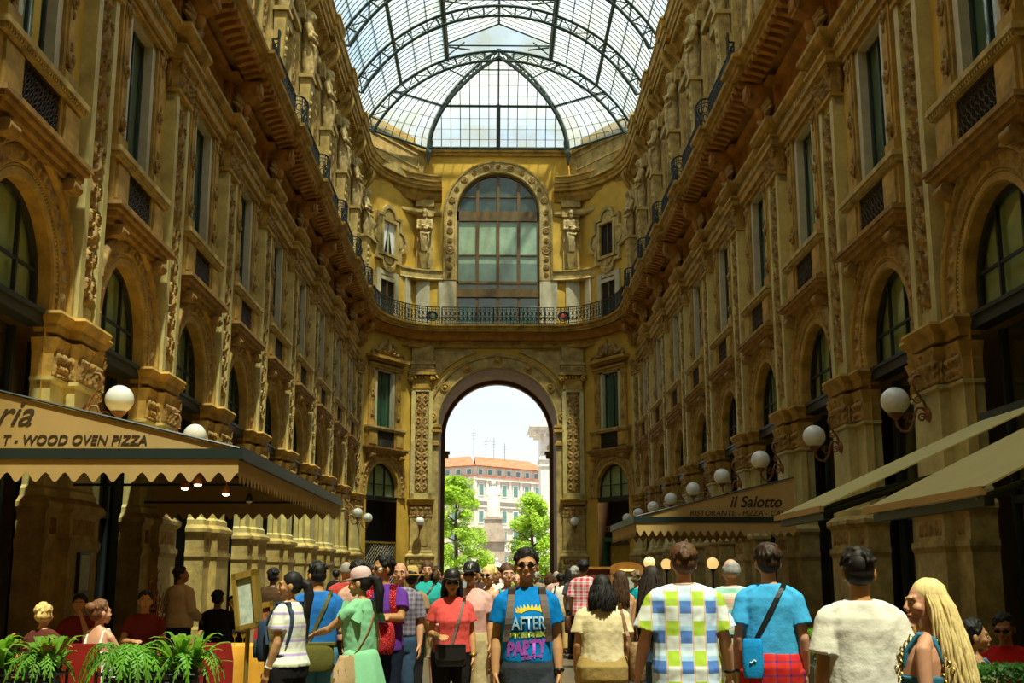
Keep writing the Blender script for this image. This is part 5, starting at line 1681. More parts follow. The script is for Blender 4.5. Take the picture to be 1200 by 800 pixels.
def cloth(x, y, rz, label, w=.8):
    mb = MB(); n = 48; rings = []
    for z, e_, k in ((.765, 0, 0), (.765, w / 2 + .005, 0), (.75, w / 2 + .012, 0), (.55, w / 2 + .02, .02), (.30, w / 2 + .03, .035), (.08, w / 2 + .03, .04)):
        ring = []
        for i in range(n):
            t = 2 * PI * i / n; c, s = cos(t), sin(t); m_ = max(abs(c), abs(s)); f = (e_ / m_ if e_ else 0) + k * sin(9 * t) * (1 if e_ else 0)
            f = min(f, (e_ + k) * 1.32) if e_ else 0
            ring.append((c * f, s * f, z))
        rings.append(ring)
    mb.loft(rings, 0, False)
    o = mb.build('tablecloth', M['yellow'], None, 60); o.location = (x, y, -.0); o.rotation_euler = (0, 0, rz); tag(o, label, 'tablecloth', 'yellow tablecloths of the left restaurant')
tb0 = make_table()
for i, (px, Y, lb, lc) in enumerate(((291, 15.6, 'square dining table under the yellow cloth by the menu stand', 'golden yellow tablecloth by the brass menu stand'), (75, 14.0, 'square dining table under the yellow cloth at the far left', 'golden yellow tablecloth between the plants at the far left'))):
    o = tb0 if i == 0 else copy_tree(tb0); p = at(px, 760, Y); o.location = (p.x, Y, 0); tag(o, lb, 'table', 'tables of the left restaurant'); cloth(p.x, Y, 0, lc)
wg = MB(); wg.lathe([(.032, 0), (.034, .004), (.005, .012), (.004, .085), (.03, .11), (.037, .15), (.032, .19)], 14, cap=False)
wo = None
for px, lb in ((263, 'left of the two wine glasses on the yellow table'), (273, 'right of the two wine glasses on the yellow table')):
    if wo is None: wo = wg.build('wine_glass', glass_mat('thin_glass', (.9, .92, .9), .15), None, 60); o = wo
    else: o = wo.copy(); COL.objects.link(o)
    p = at(px + 12, 745, 15.4); o.location = (p.x, 15.4, .767); tag(o, lb, 'glass', 'wine glasses on the yellow table')
# ---------------------------------------------------------------- people
SK = {}
def skin(c):
    k = tuple(c)
    if k not in SK: SK[k] = mat('skin_%d' % len(SK), c, .5, .05, 8, spec=.35)
    return SK[k]
FAIR, TAN, MID, PINK = (.62, .33, .17), (.50, .25, .11), (.56, .29, .13), (.66, .33, .20)
CL = {}
def cloth_m(c, rough=.9, var=.05):
    k = (tuple(c), rough)
    if k not in CL: CL[k] = mat('cloth_%d' % len(CL), c, rough, var, 5, .15, 60, spec=.2)
    return CL[k]
def hair_m(c):
    k = ('h', tuple(c))
    if k not in CL: CL[k] = mat('hair_%d' % len(CL), c, .6, .3 if max(c) < .3 else .14, 25, spec=.3)
    return CL[k]
BLACK, DBROWN, BROWN, BLOND, GREY, AUBURN = (.012, .010, .009), (.035, .018, .009), (.10, .045, .018), (.80, .55, .20), (.33, .31, .28), (.20, .08, .03)


def pattern(name, fn):
    """fn(N, L, axes) returns a colour socket; axes are the object-space x, y, z sockets"""
    m = bpy.data.materials.new(name); m.use_nodes = True; N = m.node_tree.nodes; L = m.node_tree.links
    p = N['Principled BSDF']; p.inputs['Roughness'].default_value = .9; p.inputs['Specular IOR Level'].default_value = .2
    tc = N.new('ShaderNodeTexCoord'); sx = N.new('ShaderNodeSeparateXYZ'); L.new(tc.outputs['Object'], sx.inputs[0])
    L.new(fn(N, L, sx.outputs), p.inputs['Base Color'])
    return m
def frac(N, L, s, per, off=0.0):
    a = N.new('ShaderNodeMath'); a.operation = 'MULTIPLY_ADD'; a.inputs[1].default_value = 1 / per; a.inputs[2].default_value = off; L.new(s, a.inputs[0])
    f = N.new('ShaderNodeMath'); f.operation = 'FRACT'; L.new(a.outputs[0], f.inputs[0]); return f.outputs[0]
def bands(N, L, fac, stops):
    r = N.new('ShaderNodeValToRGB'); r.color_ramp.interpolation = 'CONSTANT'; e = r.color_ramp.elements
    while len(e) < len(stops): e.new(.5)
    for q, (pos, c) in zip(e, stops): q.position = pos; q.color = (*c, 1)
    L.new(fac, r.inputs[0]); return r.outputs[0]
def mixc(N, L, f, a, b, mode='MIX'):
    m = N.new('ShaderNodeMixRGB'); m.blend_type = mode
    for i, v in ((0, f), (1, a), (2, b)):
        if hasattr(v, 'links') or not isinstance(v, (int, float, tuple)): L.new(v, m.inputs[i])
        else: m.inputs[i].default_value = (*v, 1) if isinstance(v, tuple) else v
    return m.outputs[0]
def stripes(per, stops): return lambda N, L, ax: bands(N, L, frac(N, L, ax[2], per), stops)
def plaid(px, pz, a, b, over):
    def fn(N, L, ax):
        u = bands(N, L, frac(N, L, ax[0], px), a); v = bands(N, L, frac(N, L, ax[2], pz), b)
        return mixc(N, L, over, u, v)
    return fn
def big_check(N, L, ax):
    W_, LI, BL, PE, LB = (.78, .80, .72), (.42, .60, .05), (.10, .22, .58), (.80, .48, .30), (.40, .60, .80)
    z1 = bands(N, L, frac(N, L, ax[2], .19), [(0, LI), (.5, W_)])
    z2 = bands(N, L, frac(N, L, ax[2], .19, .25), [(0, BL), (.42, LB), (.58, (.62, .74, .85))])
    sel = bands(N, L, frac(N, L, ax[0], .172, .62), [(0, (0, 0, 0)), (.42, (.5, .5, .5)), (.5, (1, 1, 1)), (.92, (.5, .5, .5))])
    b = N.new('ShaderNodeRGBToBW'); L.new(sel, b.inputs[0])
    c = mixc(N, L, b.outputs[0], z1, z2)
    line = bands(N, L, frac(N, L, ax[0], .172, .62), [(0, (0, 0, 0)), (.43, (1, 1, 1)), (.47, (0, 0, 0)), (.95, (1, 1, 1))])
    b2 = N.new('ShaderNodeRGBToBW'); L.new(line, b2.inputs[0])
    return mixc(N, L, b2.outputs[0], c, PE)


def ring(a, b, z, cx=0, cy=0, n=20, p=2.4):
    out = []
    for i in range(n):
        t = 2 * PI * i / n; c, s = cos(t), sin(t)
        out.append((cx + a * math.copysign(abs(c) ** (2 / p), c), cy + b * math.copysign(abs(s) ** (2 / p), s), z))
    return out


def vlerp(a, b, t): return Vector(a) * (1 - t) + Vector(b) * t


ARM = {   # elbow and wrist (x outward, y back, z up), for a 1.72 m figure
    'down': ((.212, .03, 1.11), (.222, -.05, .870)),
    'out': ((.250, .0, 1.12), (.290, -.08, .88)),
    'bent': ((.215, .02, 1.11), (.13, -.23, 1.09)),
    'low': ((.22, .0, 1.11), (.17, -.22, .98)),
    'hip': ((.27, .0, 1.14), (.15, -.20, .96)),
    'fold': ((.20, -.10, 1.16), (-.02, -.26, 1.17)),
    'up': ((.24, -.14, 1.16), (.12, -.27, 1.32)),
    'table': ((.24, -.10, 1.14), (.12, -.34, 1.15)),
    'chin': ((.20, -.22, 1.10), (.07, -.19, 1.44)),
    'reach': ((.22, -.20, 1.20), (.12, -.45, 1.15)),
}


class Person:
    def __init__(s, px, top, Y, face, label, look=0.0, nod=0.0, tilt=0.0, female=False, wide=1.0, arms=('down', 'down'), pose='stand', stride=0.0,
                 sk=TAN, hair='short', hc=BLACK, vox=.012, sit=False, H=None, x=None):
        s.female, s.wide, s.pose, s.sit, s.vox, s.sk, s.hc = female, wide, pose, sit, vox, sk, hc
        p = at(px, top, Y)
        s.dz = -.42 if sit else 0.0
        full = H or p.z
        s.S = full / (1.725 + s.dz)
        s.r = empty('person', (p.x if x is None else x, Y, 0), R(face)); s.r.scale = (s.S,) * 3
        tag(s.r, label, 'person')
        f = female
        s.shx = (.142 if f else .166) * wide
        s.tor = [(.86, .162, .120, .012), (.93, .172 if f else .165, .125, .012), (1.05, .128 if f else .150, .100, .0), (1.13, .130 if f else .150, .103, -.004), (1.24, .146 if f else .162, .124 if f else .118, -.014),
                 (1.32, .146 if f else .168, .106, -.002), (1.375, .132 if f else .152, .088, .006), (1.415, .100 if f else .116, .074, .010), (1.45, .062, .060, .014), (1.475, .052, .054, .014)]
        s.tor = [(z + s.dz, a * wide, b * (1 + (wide - 1) * .9), c) for z, a, b, c in s.tor]
        s.sh = [Vector((q * s.shx, .010, 1.368 + s.dz)) for q in (-1, 1)]
        s.el, s.wr = [], []
        for q, nm in zip((-1, 1), arms):
            e, w = ARM[nm] if isinstance(nm, str) else nm
            s.el.append(Vector((q * e[0] * (wide * .5 + .5) * (.94 if f else 1), e[1], e[2] + s.dz))); s.wr.append(Vector((q * w[0] * (wide * .5 + .5) * (.94 if f else 1), w[1], w[2] + s.dz)))
        hx = .092 * wide
        s.hip, s.kn, s.an = [], [], []
        for q in (-1, 1):
            st = q * stride
            if sit:
                s.hip.append(Vector((q * hx, .02, .50))); s.kn.append(Vector((q * .11, -.40, .50))); s.an.append(Vector((q * .11, -.38, .09)))
            else:
                s.hip.append(Vector((q * hx, .01, .90))); s.kn.append(Vector((q * hx, -.02 - .16 * st, .49))); s.an.append(Vector((q * (hx + .005), .03 - .30 * st, .085 + (.05 if st < -.3 else 0))))
        s.head_T = Matrix.Translation((0, .012, 1.50 + s.dz)) @ Matrix.Rotation(R(look), 4, 'Z') @ Matrix.Rotation(R(nod), 4, 'X') @ Matrix.Rotation(R(tilt), 4, 'Y') @ Matrix.Translation((0, -.012, -1.50))
        s.body(); s.face()
        getattr(s, 'hair_' + hair)() if hair else None

    def fused(s, name, mb, mt, vox=None, sm=2, rough=0.0):
        me = fuse(mb, vox or s.vox, sm)
        if rough:
            nrm = [v.normal.copy() for v in me.vertices]
            for v, vn in zip(me.vertices, nrm):
                n = noise.noise(Vector((v.co.x * 9, v.co.y * 9, v.co.z * 5)) + Vector((s.r.location.x * 3, 0, 0))); n2 = noise.noise(v.co * 22)
                v.co += vn * (rough * (n + .4 * n2))
        o = mesh_obj(name, me, mt, s.r)
        return o

    def body(s):
        b = MB()
        b.loft([ring(a, d, z, 0, c) for z, a, d, c in s.tor])
        b.tube([(0, .016, 1.43 + s.dz), (0, .012, 1.50 + s.dz), tuple(s.head_T @ Vector((0, .008, 1.565)))], [.058, .050, .050] if not s.female else [.050, .042, .043], 14)
        for i, q in enumerate((-1, 1)):
            k = (.86 if s.female else 1.0) * (.6 + .4 * s.wide)
            b.ball(s.sh[i], (.050 * k, .050 * k, .050 * k), 12, 8); b.tube([(q * .03, .018, 1.432 + s.dz), vlerp((q * .03, .018, 1.432 + s.dz), s.sh[i] + Vector((0, 0, .012)), .5) + Vector((0, 0, .006)), s.sh[i] + Vector((0, 0, .008))], [.045, .045, .042 * k], 10)
            b.tube([s.sh[i], vlerp(s.sh[i], s.el[i], .4), s.el[i]], [.049 * k, .046 * k, .037 * k], 12); b.ball(s.el[i], .040 * k, 10, 8)
            b.tube([s.el[i], vlerp(s.el[i], s.wr[i], .3), s.wr[i]], [.040 * k, .043 * k, .027 * k], 12)
            s.hand(b, i, q, k)
            b.tube([s.hip[i], vlerp(s.hip[i], s.kn[i], .5), s.kn[i]], [.088 * s.wide, .074 * s.wide, .056], 14); b.ball(s.kn[i], .056, 12, 8)
            b.tube([s.kn[i], vlerp(s.kn[i], s.an[i], .33), s.an[i]], [.054, .056, .036], 12)
            b.ball(s.an[i] + Vector((0, .02, -.04)), (.04, .05, .045), 10, 8); b.tube([s.an[i] + Vector((0, 0, -.03)), s.an[i] + Vector((q * .015, -.10, -.055)), s.an[i] + Vector((q * .02, -.17, -.065))], [.042, .040, .024], 10)
        h = MB()
        h.ball((0, .014, 1.630), (.076, .094, .094), 20, 14)
        h.loft([ring(.050, .052, 1.535, 0, -.030, 16, 2), ring(.062, .070, 1.57, 0, -.022, 16, 2), ring(.068, .078, 1.62, 0, -.012, 16, 2)])
        h.ball((0, -.066, 1.522), (.028, .024, .022), 10, 8)
        h.tube([(0, -.086, 1.628), (0, -.098, 1.602), (0, -.107, 1.582)], [.009, .012, .015], 8); h.ball((0, -.094, 1.578), (.019, .015, .011), 8, 6)
        h.tube([(-.052, -.066, 1.634), (0, -.083, 1.636), (.052, -.066, 1.634)], .014, 8)
        h.ball((0, -.082, 1.548), (.030, .018, .018), 10, 8)
        for q in (-1, 1):
            h.ball((q * .046, -.058, 1.583), (.026, .026, .026), 10, 8)
            h.ball((q * .080, .012, 1.598), (.012, .022, .033), 8, 8)
        b.join(h, s.head_T)
        s.fused('body', b, skin(s.sk), s.vox * .75 if s.vox < .012 else s.vox, 2)

    def hand(s, b, i, q, k):
        w = s.wr[i]; d = (s.wr[i] - s.el[i]).normalized()
        inw = Vector((-q, 0, 0)); n = (inw - d * inw.dot(d))
        n = n.normalized() if n.length > .2 else Vector((0, 0, -1))
        if abs(d.z) < .6: n = (Vector((-q * .4, .3, -1)) - d * Vector((-q * .4, .3, -1)).dot(d)).normalized()
        wd = d.cross(n).normalized()
        if wd.y > 0 and abs(d.z) > .6: wd = -wd          # thumb side forward on a hanging arm
        if abs(d.z) <= .6 and wd.z < 0 and abs(wd.z) > .3: wd = -wd
        P_ = lambda a, w_, n_: w + d * a + wd * w_ + n * n_
        b.loft([[P_(a, c * cos(t), e * sin(t)) for t in [j * PI / 5 for j in range(10)]] for a, c, e in ((-.012, .024, .020), (.03, .036, .016), (.075, .041, .015), (.092, .038, .011))])
        for j in range(4):
            L = (.066, .076, .071, .055)[j]; w0 = .030 - .020 * j; c0 = .35 + .07 * j
            pts = [P_(.085, w0, 0)]; a, nn, ang = .085, 0.0, .18
            for g in (.46, .31, .23):
                a += L * g * cos(ang); nn += L * g * sin(ang); pts.append(P_(a, w0 * 1.04, nn)); ang += c0
            b.tube(pts, [.0088, .0085, .008, .0065], 7)
        b.tube([P_(.012, .026, .004), P_(.045, .052, .012), P_(.072, .058, .022), P_(.092, .054, .030)], [.014, .012, .010, .008], 8)

    def face(s):
        if s.vox >= .02: return
        for q in (-1, 1):
            e = MB(); e.ball((q * .031, -.0775, 1.612), (.012, .009, .0068), 10, 8); e.ball((q * .031, -.0855, 1.612), (.0055, .003, .0055), 8, 6, 1)
            o = e.build('eye', [M['white_cloth'], M['black']], s.r, 180); o.data.transform(s.head_T)
            e = MB(); e.tube([(q * .014, -.0895, 1.636), (q * .032, -.0875, 1.641), (q * .050, -.073, 1.636)], [.002, .0036, .002], 6)
            o = e.build('eyebrow', hair_m(s.hc), s.r, 180); o.data.transform(s.head_T)
        e = MB(); e.tube([(-.026, -.090, 1.550), (-.010, -.098, 1.5505), (0, -.099, 1.549), (.010, -.098, 1.5505), (.026, -.090, 1.550)], [.002, .005, .005, .005, .002], 6); e.tube([(-.018, -.094, 1.543), (0, -.099, 1.541), (.018, -.094, 1.543)], [.002, .006, .002], 6)
        o = e.build('lips', cloth_m((.45, .13, .09), .5), s.r, 180); o.data.transform(s.head_T)

    def torso_y(s, x, z, front=True):
        """skin surface of the trunk at (x, z)"""
        T = s.tor; i = 0
        while i < len(T) - 2 and T[i + 1][0] < z: i += 1
        (z0, a0, b0, c0), (z1, a1, b1, c1) = T[i], T[i + 1]; t = max(0, min(1, (z - z0) / (z1 - z0)))
        a, b_, c = a0 + (a1 - a0) * t, b0 + (b1 - b0) * t, c0 + (c1 - c0) * t
        k = b_ * max(.12, 1 - min(1, abs(x) / a) ** 2.4) ** (1 / 2.4)
        return c - k if front else c + k

    # ---- hair
    def add_hair(s, mb, vox=None, rough=.006, name='hair', c=None):
        g = MB(); g.join(mb, s.head_T)
        return s.fused(name, g, hair_m(c or s.hc), vox or (min(s.vox, .0075) if s.vox < .012 else s.vox * .8), 1, rough)
    def cap_shell(s, h, low=1.60, full=1.0):
        h.ball((0, .026, 1.650), (.084 * full, .094 * full, .088 * full), 20, 14)
        h.ball((0, .045, 1.61), (.080, .074, .078), 16, 10)
    def tufts(s, h, n=70, L=.03, seed=1):
        q = random.Random(seed)
        for i in range(n):
            a, t = q.uniform(0, 6.28), math.acos(q.uniform(.0, 1))
            d = Vector((sin(t) * cos(a), sin(t) * sin(a), cos(t)))
            if d.y < -.55 and d.z < .55: continue
            c = Vector((0, .026, 1.650)); p = c + Vector((d.x * .082, d.y * .093, d.z * .086)); tn = Vector((d.x * .4, d.y * .4 + .1, -.75 + d.z * .3)).normalized() if d.z < .75 else Vector((q.gauss(0, 1), q.gauss(0, 1), 0)).normalized()
            h.tube([p - tn * L * .5, p + d * .008, p + tn * L * .7 + d * .004], [.005, .010, .003], 5)
    def hair_short(s):
        h = MB(); s.cap_shell(h); s.tufts(h, 150, .042, int(s.r.location.x * 97) % 1000)
        s.add_hair(h)
    def hair_crop(s):
        h = MB(); h.ball((0, .024, 1.645), (.081, .093, .086), 20, 14); h.ball((0, .040, 1.60), (.077, .070, .064), 16, 10); s.add_hair(h, None, .002)
        h = MB(); h.ball((0, .020, 1.672), (.076, .086, .070), 18, 12); s.tufts(h, 50, .03, 5); s.add_hair(h, None, .004)
    def hair_fringe(s):
        h = MB()
        for i in range(15):
            a = R(-20 + 220 * i / 14); h.ball((.074 * cos(a), .024 + .080 * sin(a), 1.615), (.018, .02, .045), 8, 6)
        h.ball((0, .06, 1.655), (.07, .055, .05), 12, 8)
        s.add_hair(h, .010)
    def hair_thin(s):
        h = MB(); h.ball((0, .022, 1.650), (.083, .094, .087), 18, 12); h.ball((0, .045, 1.60), (.079, .070, .062), 14, 10); h.ball((0, .115, 1.60), (.03, .03, .04), 10, 8); s.tufts(h, 50, .04, 8); s.add_hair(h, None, .006)
    def hair_receding(s):
        h = MB(); h.ball((0, .040, 1.643), (.081, .088, .083), 18, 12); h.ball((0, .045, 1.60), (.078, .068, .06), 14, 10); s.add_hair(h, None, .004)
    def strands(s, n, low, spread, seed, part=0.0, front=50, amp=.012, thick=.007, back=0.0):
        q = random.Random(seed); h = MB()
        for i in range(n):
            phi = R(q.uniform(front, 360 - front)) - PI / 2          # 0 looks at the face (-y)
            d = Vector((cos(phi), sin(phi), 0)); pts = [Vector((part * .02 + d.x * .012, .03 + d.y * .02, 1.735))]
            for t in (.35, .7, 1.0):
                a = t * PI / 2; pts.append(Vector((d.x * .082 * sin(a), .026 + d.y * .094 * sin(a), 1.650 + .088 * cos(a))))
            L = q.uniform(low, low + .10); ph = q.uniform(0, 6.28); k = 7
            for j in range(1, k + 1):
                t = j / k; z = 1.65 - (1.65 - L) * t; o = 1 + spread * min(1, t * 1.6) - .10 * t
                pts.append(Vector((d.x * .088 * o + amp * sin(ph + 6 * t), .028 + back * t + (d.y * .094) * o + amp * .6 * cos(ph + 5 * t), z)))
            h.tube(pts, [thick * .5] + [thick] * (len(pts) - 2) + [thick * .3], 5)
        return h
    def hair_long(s, low=1.22, spread=.28, n=150, amp=.012, back=.05):
        h = MB(); s.cap_shell(h); h.tube([(0, .06, 1.62), (0, .075, 1.5), (0, .085 + back * .5, low + .1)], [.075, .075, .05], 12, flat=.6)
        s.add_hair(h)
        g = s.strands(n, low, spread, int(abs(s.r.location.x) * 131), 0, 62, amp, .0075, back)
        o = g.build('hair_strands', hair_m(s.hc), s.r, 180); o.data.transform(s.head_T)
    def hair_verylong(s): s.hair_long(1.06, .42, 260, .022, .07)
    def hair_mid(s): s.hair_long(1.40, .22, 130, .01, .02)
    def hair_bob(s):
        h = MB(); s.cap_shell(h, full=1.06); h.loft([ring(.088, .085, 1.64, 0, .045, 16), ring(.108, .092, 1.54, 0, .050, 16), ring(.115, .085, 1.44, 0, .055, 16)]); s.add_hair(h)
        g = s.strands(150, 1.40, .42, 9, 0, 66, .012, .008, .02); o = g.build('hair_strands', hair_m(s.hc), s.r, 180); o.data.transform(s.head_T)
    def hair_pony(s):
        h = MB(); s.cap_shell(h); h.tube([(0, .115, 1.645), (0, .165, 1.62), (0, .18, 1.53), (.01, .165, 1.40), (.015, .15, 1.33)], [.028, .045, .050, .035, .012], 10)
        q = random.Random(4)
        for i in range(26):
            a, b = q.uniform(-.03, .03), q.uniform(-.03, .03); h.tube([(a * .4, .12, 1.645), (a, .17 + b * .5, 1.60), (a * 1.5, .185 + b, 1.50), (a * 1.2, .165 + b, q.uniform(1.30, 1.38))], [.006, .010, .010, .004], 5)
        s.add_hair(h, .009)
    def hair_bun(s):
        h = MB(); s.cap_shell(h); h.ball((0, .125, 1.665), (.05, .045, .05), 12, 10); s.tufts(h, 60, .05, 3); s.add_hair(h, .009)
    def hair_wavy(s):
        h = MB(); s.cap_shell(h, full=1.08)
        g = s.strands(170, 1.44, .5, 17, 0, 58, .03, .012, .0); h.join(g); s.add_hair(h, .011)

    # ---- clothes
    def top(s, mt, sleeve=.62, z0=.90, neck=1.0, loose=.018, rough=.006, name='shirt', flare=0.0, scoop=0.0):
        b = MB(); L = []
        z0 += s.dz
        rows = [t for t in s.tor if t[0] > z0 + .02 and t[0] < 1.46 + s.dz]
        a0 = rows[0]
        L.append(ring(a0[1] + loose * 1.5 + flare, a0[2] + loose * 1.5 + flare, z0, 0, a0[3]))
        for z, a, d, c in rows:
            k = loose * (1.35 if z < 1.2 + s.dz else 1) + flare * max(0, (1.25 + s.dz - z) * 2.2)
            wmin = 0 if s.female else .154 * s.wide
            L.append(ring(max(a, wmin) + k if z < 1.38 + s.dz else a + loose * .8, d + k if z < 1.38 + s.dz else d + loose * .8, z, 0, c))
        if scoop == 0: L.append(ring(.070, .066, 1.468 + s.dz, 0, .014))
        b.loft(L)
        if sleeve > 0:
            for i in (0, 1):
                k = (.86 if s.female else 1.0) * (.6 + .4 * s.wide)
                b.ball(s.sh[i] + Vector((0, 0, -.004)), (.049 * k + loose * .8, .050 * k + loose * .8, .048 * k + loose * .6), 12, 8); q = -1 if i == 0 else 1; b.tube([(q * .05, .016, 1.425 + s.dz), vlerp((q * .05, .016, 1.425 + s.dz), s.sh[i] + Vector((0, 0, .012)), .5) + Vector((0, 0, .004)), s.sh[i] + Vector((0, 0, .006))], [.046 + loose * .4, .046 + loose * .5, .042 * k + loose * .7], 10)
                if sleeve <= 1: pts = [s.sh[i], vlerp(s.sh[i], s.el[i], sleeve * .5), vlerp(s.sh[i], s.el[i], sleeve)]; rr = [.049 * k + loose * .8, .051 * k + loose, .049 * k + loose * 1.5]
                else:
                    t = sleeve - 1; pts = [s.sh[i], vlerp(s.sh[i], s.el[i], .5), s.el[i], vlerp(s.el[i], s.wr[i], t * .6), vlerp(s.el[i], s.wr[i], t)]; rr = [.049 * k + loose * .8, .050 * k + loose, .044 * k + loose, .042 * k + loose, .032 * k + loose]
                b.tube(pts, rr, 14)
        elif scoop:
            for i, q in enumerate((-1, 1)):
                x = q * s.shx * .62
                b.tube([(x, -.105, 1.28 + s.dz), (x, -.088, 1.36 + s.dz), (x, -.02, 1.452 + s.dz), (x, .05, 1.43 + s.dz), (x, .105, 1.30 + s.dz)], .018, 8)
        return s.fused(name, b, mt, max(s.vox * .9, .008), 2, rough)
    def tank(s, mt, z0=.90, loose=.012, flare=0.0, name='top', cut=1.33):
        keep = s.tor; s.tor = [t for t in s.tor if t[0] < cut + s.dz]; o = s.top(mt, 0, z0, 1, loose, .004, name, flare, 1); s.tor = keep; return o
    def trousers(s, mt, length=1.0, loose=.012, name='trousers', rough=.005):
        b = MB()
        if s.sit:
            b.loft([ring(.175 * s.wide, .14, .44, 0, .03), ring(.178 * s.wide, .14, .60, 0, .02)])
        else:
            b.loft([ring(.178 * s.wide + loose * .5, .125 * s.wide + loose * .5, .80, 0, .012), ring(.184 * s.wide + loose * .5, .135 * s.wide + loose * .6, .92, 0, .012), ring(.165 * s.wide + loose * .5, .115 * s.wide + loose * .5, 1.01, 0, .006)])
        for i in (0, 1):
            pts = [s.hip[i], vlerp(s.hip[i], s.kn[i], .5), s.kn[i], vlerp(s.kn[i], s.an[i], .5), vlerp(s.kn[i], s.an[i], .97)]
            rr = [.092 * s.wide + loose, .082 * s.wide + loose, .062 + loose, .058 + loose, .050 + loose]
            t = length * 4
            k = int(t); pp = pts[:k + 1]; r2 = rr[:k + 1]
            if k < 4: pp = pp + [vlerp(pts[k], pts[k + 1], t - k)] if t > k else pp; r2 = (r2 + [rr[k] * (1 - (t - k)) + rr[k + 1] * (t - k) + (.012 if length < .8 else 0)])[:len(pp)]
            b.tube(pp, r2, 14)
        return s.fused(name, b, mt, max(s.vox * .9, .009), 2, rough)
    def skirt(s, mt, z1=.52, flare=.08, name='skirt', z0=1.03):
        b = MB(); n = 40; L = []
        for t in [i / 8 for i in range(9)]:
            z = z0 + (z1 - z0) * t; a = .160 * s.wide + (.045 + flare) * t ** .7; d = .120 * s.wide + (.04 + flare) * t ** .7
            L.append([(a * cos(q) * (1 + .05 * t * sin(9 * q + 1)), .01 + d * sin(q) * (1 + .05 * t * sin(9 * q + 1)), z + s.dz) for q in [2 * PI * j / n for j in range(n)]])
        b.loft(L)
        return b.build(name, mt, s.r, 180)
    def shoes(s, mt, sole=(.55, .5, .42), name='shoe'):
        for i, q in enumerate((-1, 1)):
            b = MB(); a = s.an[i]; z = a.z - .085
            b.loft([[(a.x + q * .012 * (1 if y < a.y else 0) + w * cos(t), y, z + .012 + h * max(0, sin(t)) - .012 * (sin(t) < 0)) for t in [j * PI / 6 for j in range(12)]] for y, w, h in ((a.y + .075, .02, .04), (a.y + .06, .038, .075), (a.y + .01, .042, .085), (a.y - .06, .046, .065), (a.y - .13, .048, .05), (a.y - .19, .036, .038), (a.y - .21, .015, .02))])
            b.build(name, mt, s.r, 60)
    def belt(s, mt, z=1.0):
        b = MB(); b.loft([ring(.172 * s.wide + .014, .122 * s.wide + .014, z + s.dz, 0, .008), ring(.170 * s.wide + .014, .120 * s.wide + .014, z + .035 + s.dz, 0, .008)]); b.build('belt', mt, s.r, 60)
    def cap(s, mt, brim=True, badge=None):
        h = MB(); h.loft([ring(.086, .100, 1.655, 0, .018, 20, 2), ring(.087, .101, 1.69, 0, .018, 20, 2), ring(.078, .090, 1.73, 0, .02, 20, 2), ring(.05, .058, 1.755, 0, .02, 20, 2), ring(.012, .014, 1.765, 0, .02, 20, 2)])
        if brim:
            vs = []
            for z in (1.664, 1.656):
                for i in range(13):
                    t = PI + PI * i / 12; vs.append((.084 * cos(t), .0 + .095 * sin(t) * .98, z)); vs.append((.078 * cos(t), -.03 + .160 * sin(t), z - .020 + .016 * abs(cos(t))))
            n = 26; h.add(vs, [(2 * i, 2 * i + 1, 2 * i + 3, 2 * i + 2) for i in range(12)] + [(n + 2 * i, n + 2 * i + 2, n + 2 * i + 3, n + 2 * i + 1) for i in range(12)] + [(2 * i + 1, n + 2 * i + 1, n + 2 * i + 3, 2 * i + 3) for i in range(12)])
        o = h.build('cap', mt, s.r, 60); o.data.transform(s.head_T)
        if badge:
            t_ = text_part(badge, .05, M['white_cloth'], s.r, (0, 0, 0), (0, 0, 0), 0, 'CENTER', 'cap_emblem', .002, .002)
            t_.data.transform(s.head_T @ Matrix.Translation((0, -.080, 1.685)) @ Matrix.Rotation(PI / 2 - .25, 4, 'X'))
    def straw(s, mt):
        h = MB(); h.lathe([(.17, 1.66), (.165, 1.672), (.095, 1.675), (.085, 1.76), (.05, 1.785), (0, 1.787)], 20, 0, Matrix.Translation((0, .015, 0))); o = h.build('straw_hat', mt, s.r, 60); o.data.transform(s.head_T)
    def shades(s, up=0.0, tint=None):
        g = MB(); zo = up
        for q in (-1, 1):
            g.loft([[(q * (.033 + .026 * cos(t)), -.100 + .010 * abs(cos(t)) * (q * cos(t) > 0) + dy + up * .3, 1.614 + zo + .015 * sin(t)) for t in [j * PI / 7 for j in range(14)]] for dy in (0, .006)])
            g.tube([(q * .058, -.090 + up * .3, 1.620 + zo), (q * .080, -.05 + up * .3, 1.622 + zo), (q * .083, .01 + up * .25, 1.615 + zo)], .004, 5)
        g.tube([(-.010, -.102 + up * .3, 1.618 + zo), (.010, -.102 + up * .3, 1.618 + zo)], .004, 5)
        o = g.build('sunglasses', M['shade_lens'], s.r, 60); o.data.transform(s.head_T)
    def watch(s, i, mt):
        d = (s.wr[i] - s.el[i]).normalized(); c = s.wr[i] - d * .03; a = d.orthogonal().normalized(); b_ = d.cross(a)
        g = MB(); g.tube([c + a * (.033 * cos(t)) + b_ * (.033 * sin(t)) for t in [j * PI / 6 for j in range(13)]], .009, 6); g.ball(c + Vector((0, -.033, 0)), .017, 8, 6); g.build('watch', mt, s.r, 60)

    # ---- things that are carried: top-level, placed with the wearer
    def carry(s, name, parts, label, cat):
        o = empty(name); o.matrix_world = s.r.matrix_basis if False else (Matrix.Translation(s.r.location) @ Matrix.Rotation(s.r.rotation_euler.z, 4, 'Z') @ Matrix.Diagonal((s.S, s.S, s.S, 1)))
        for nm, mb, mt, sm in parts: mb.build(nm, mt, o, sm)
        tag(o, label, cat); return o
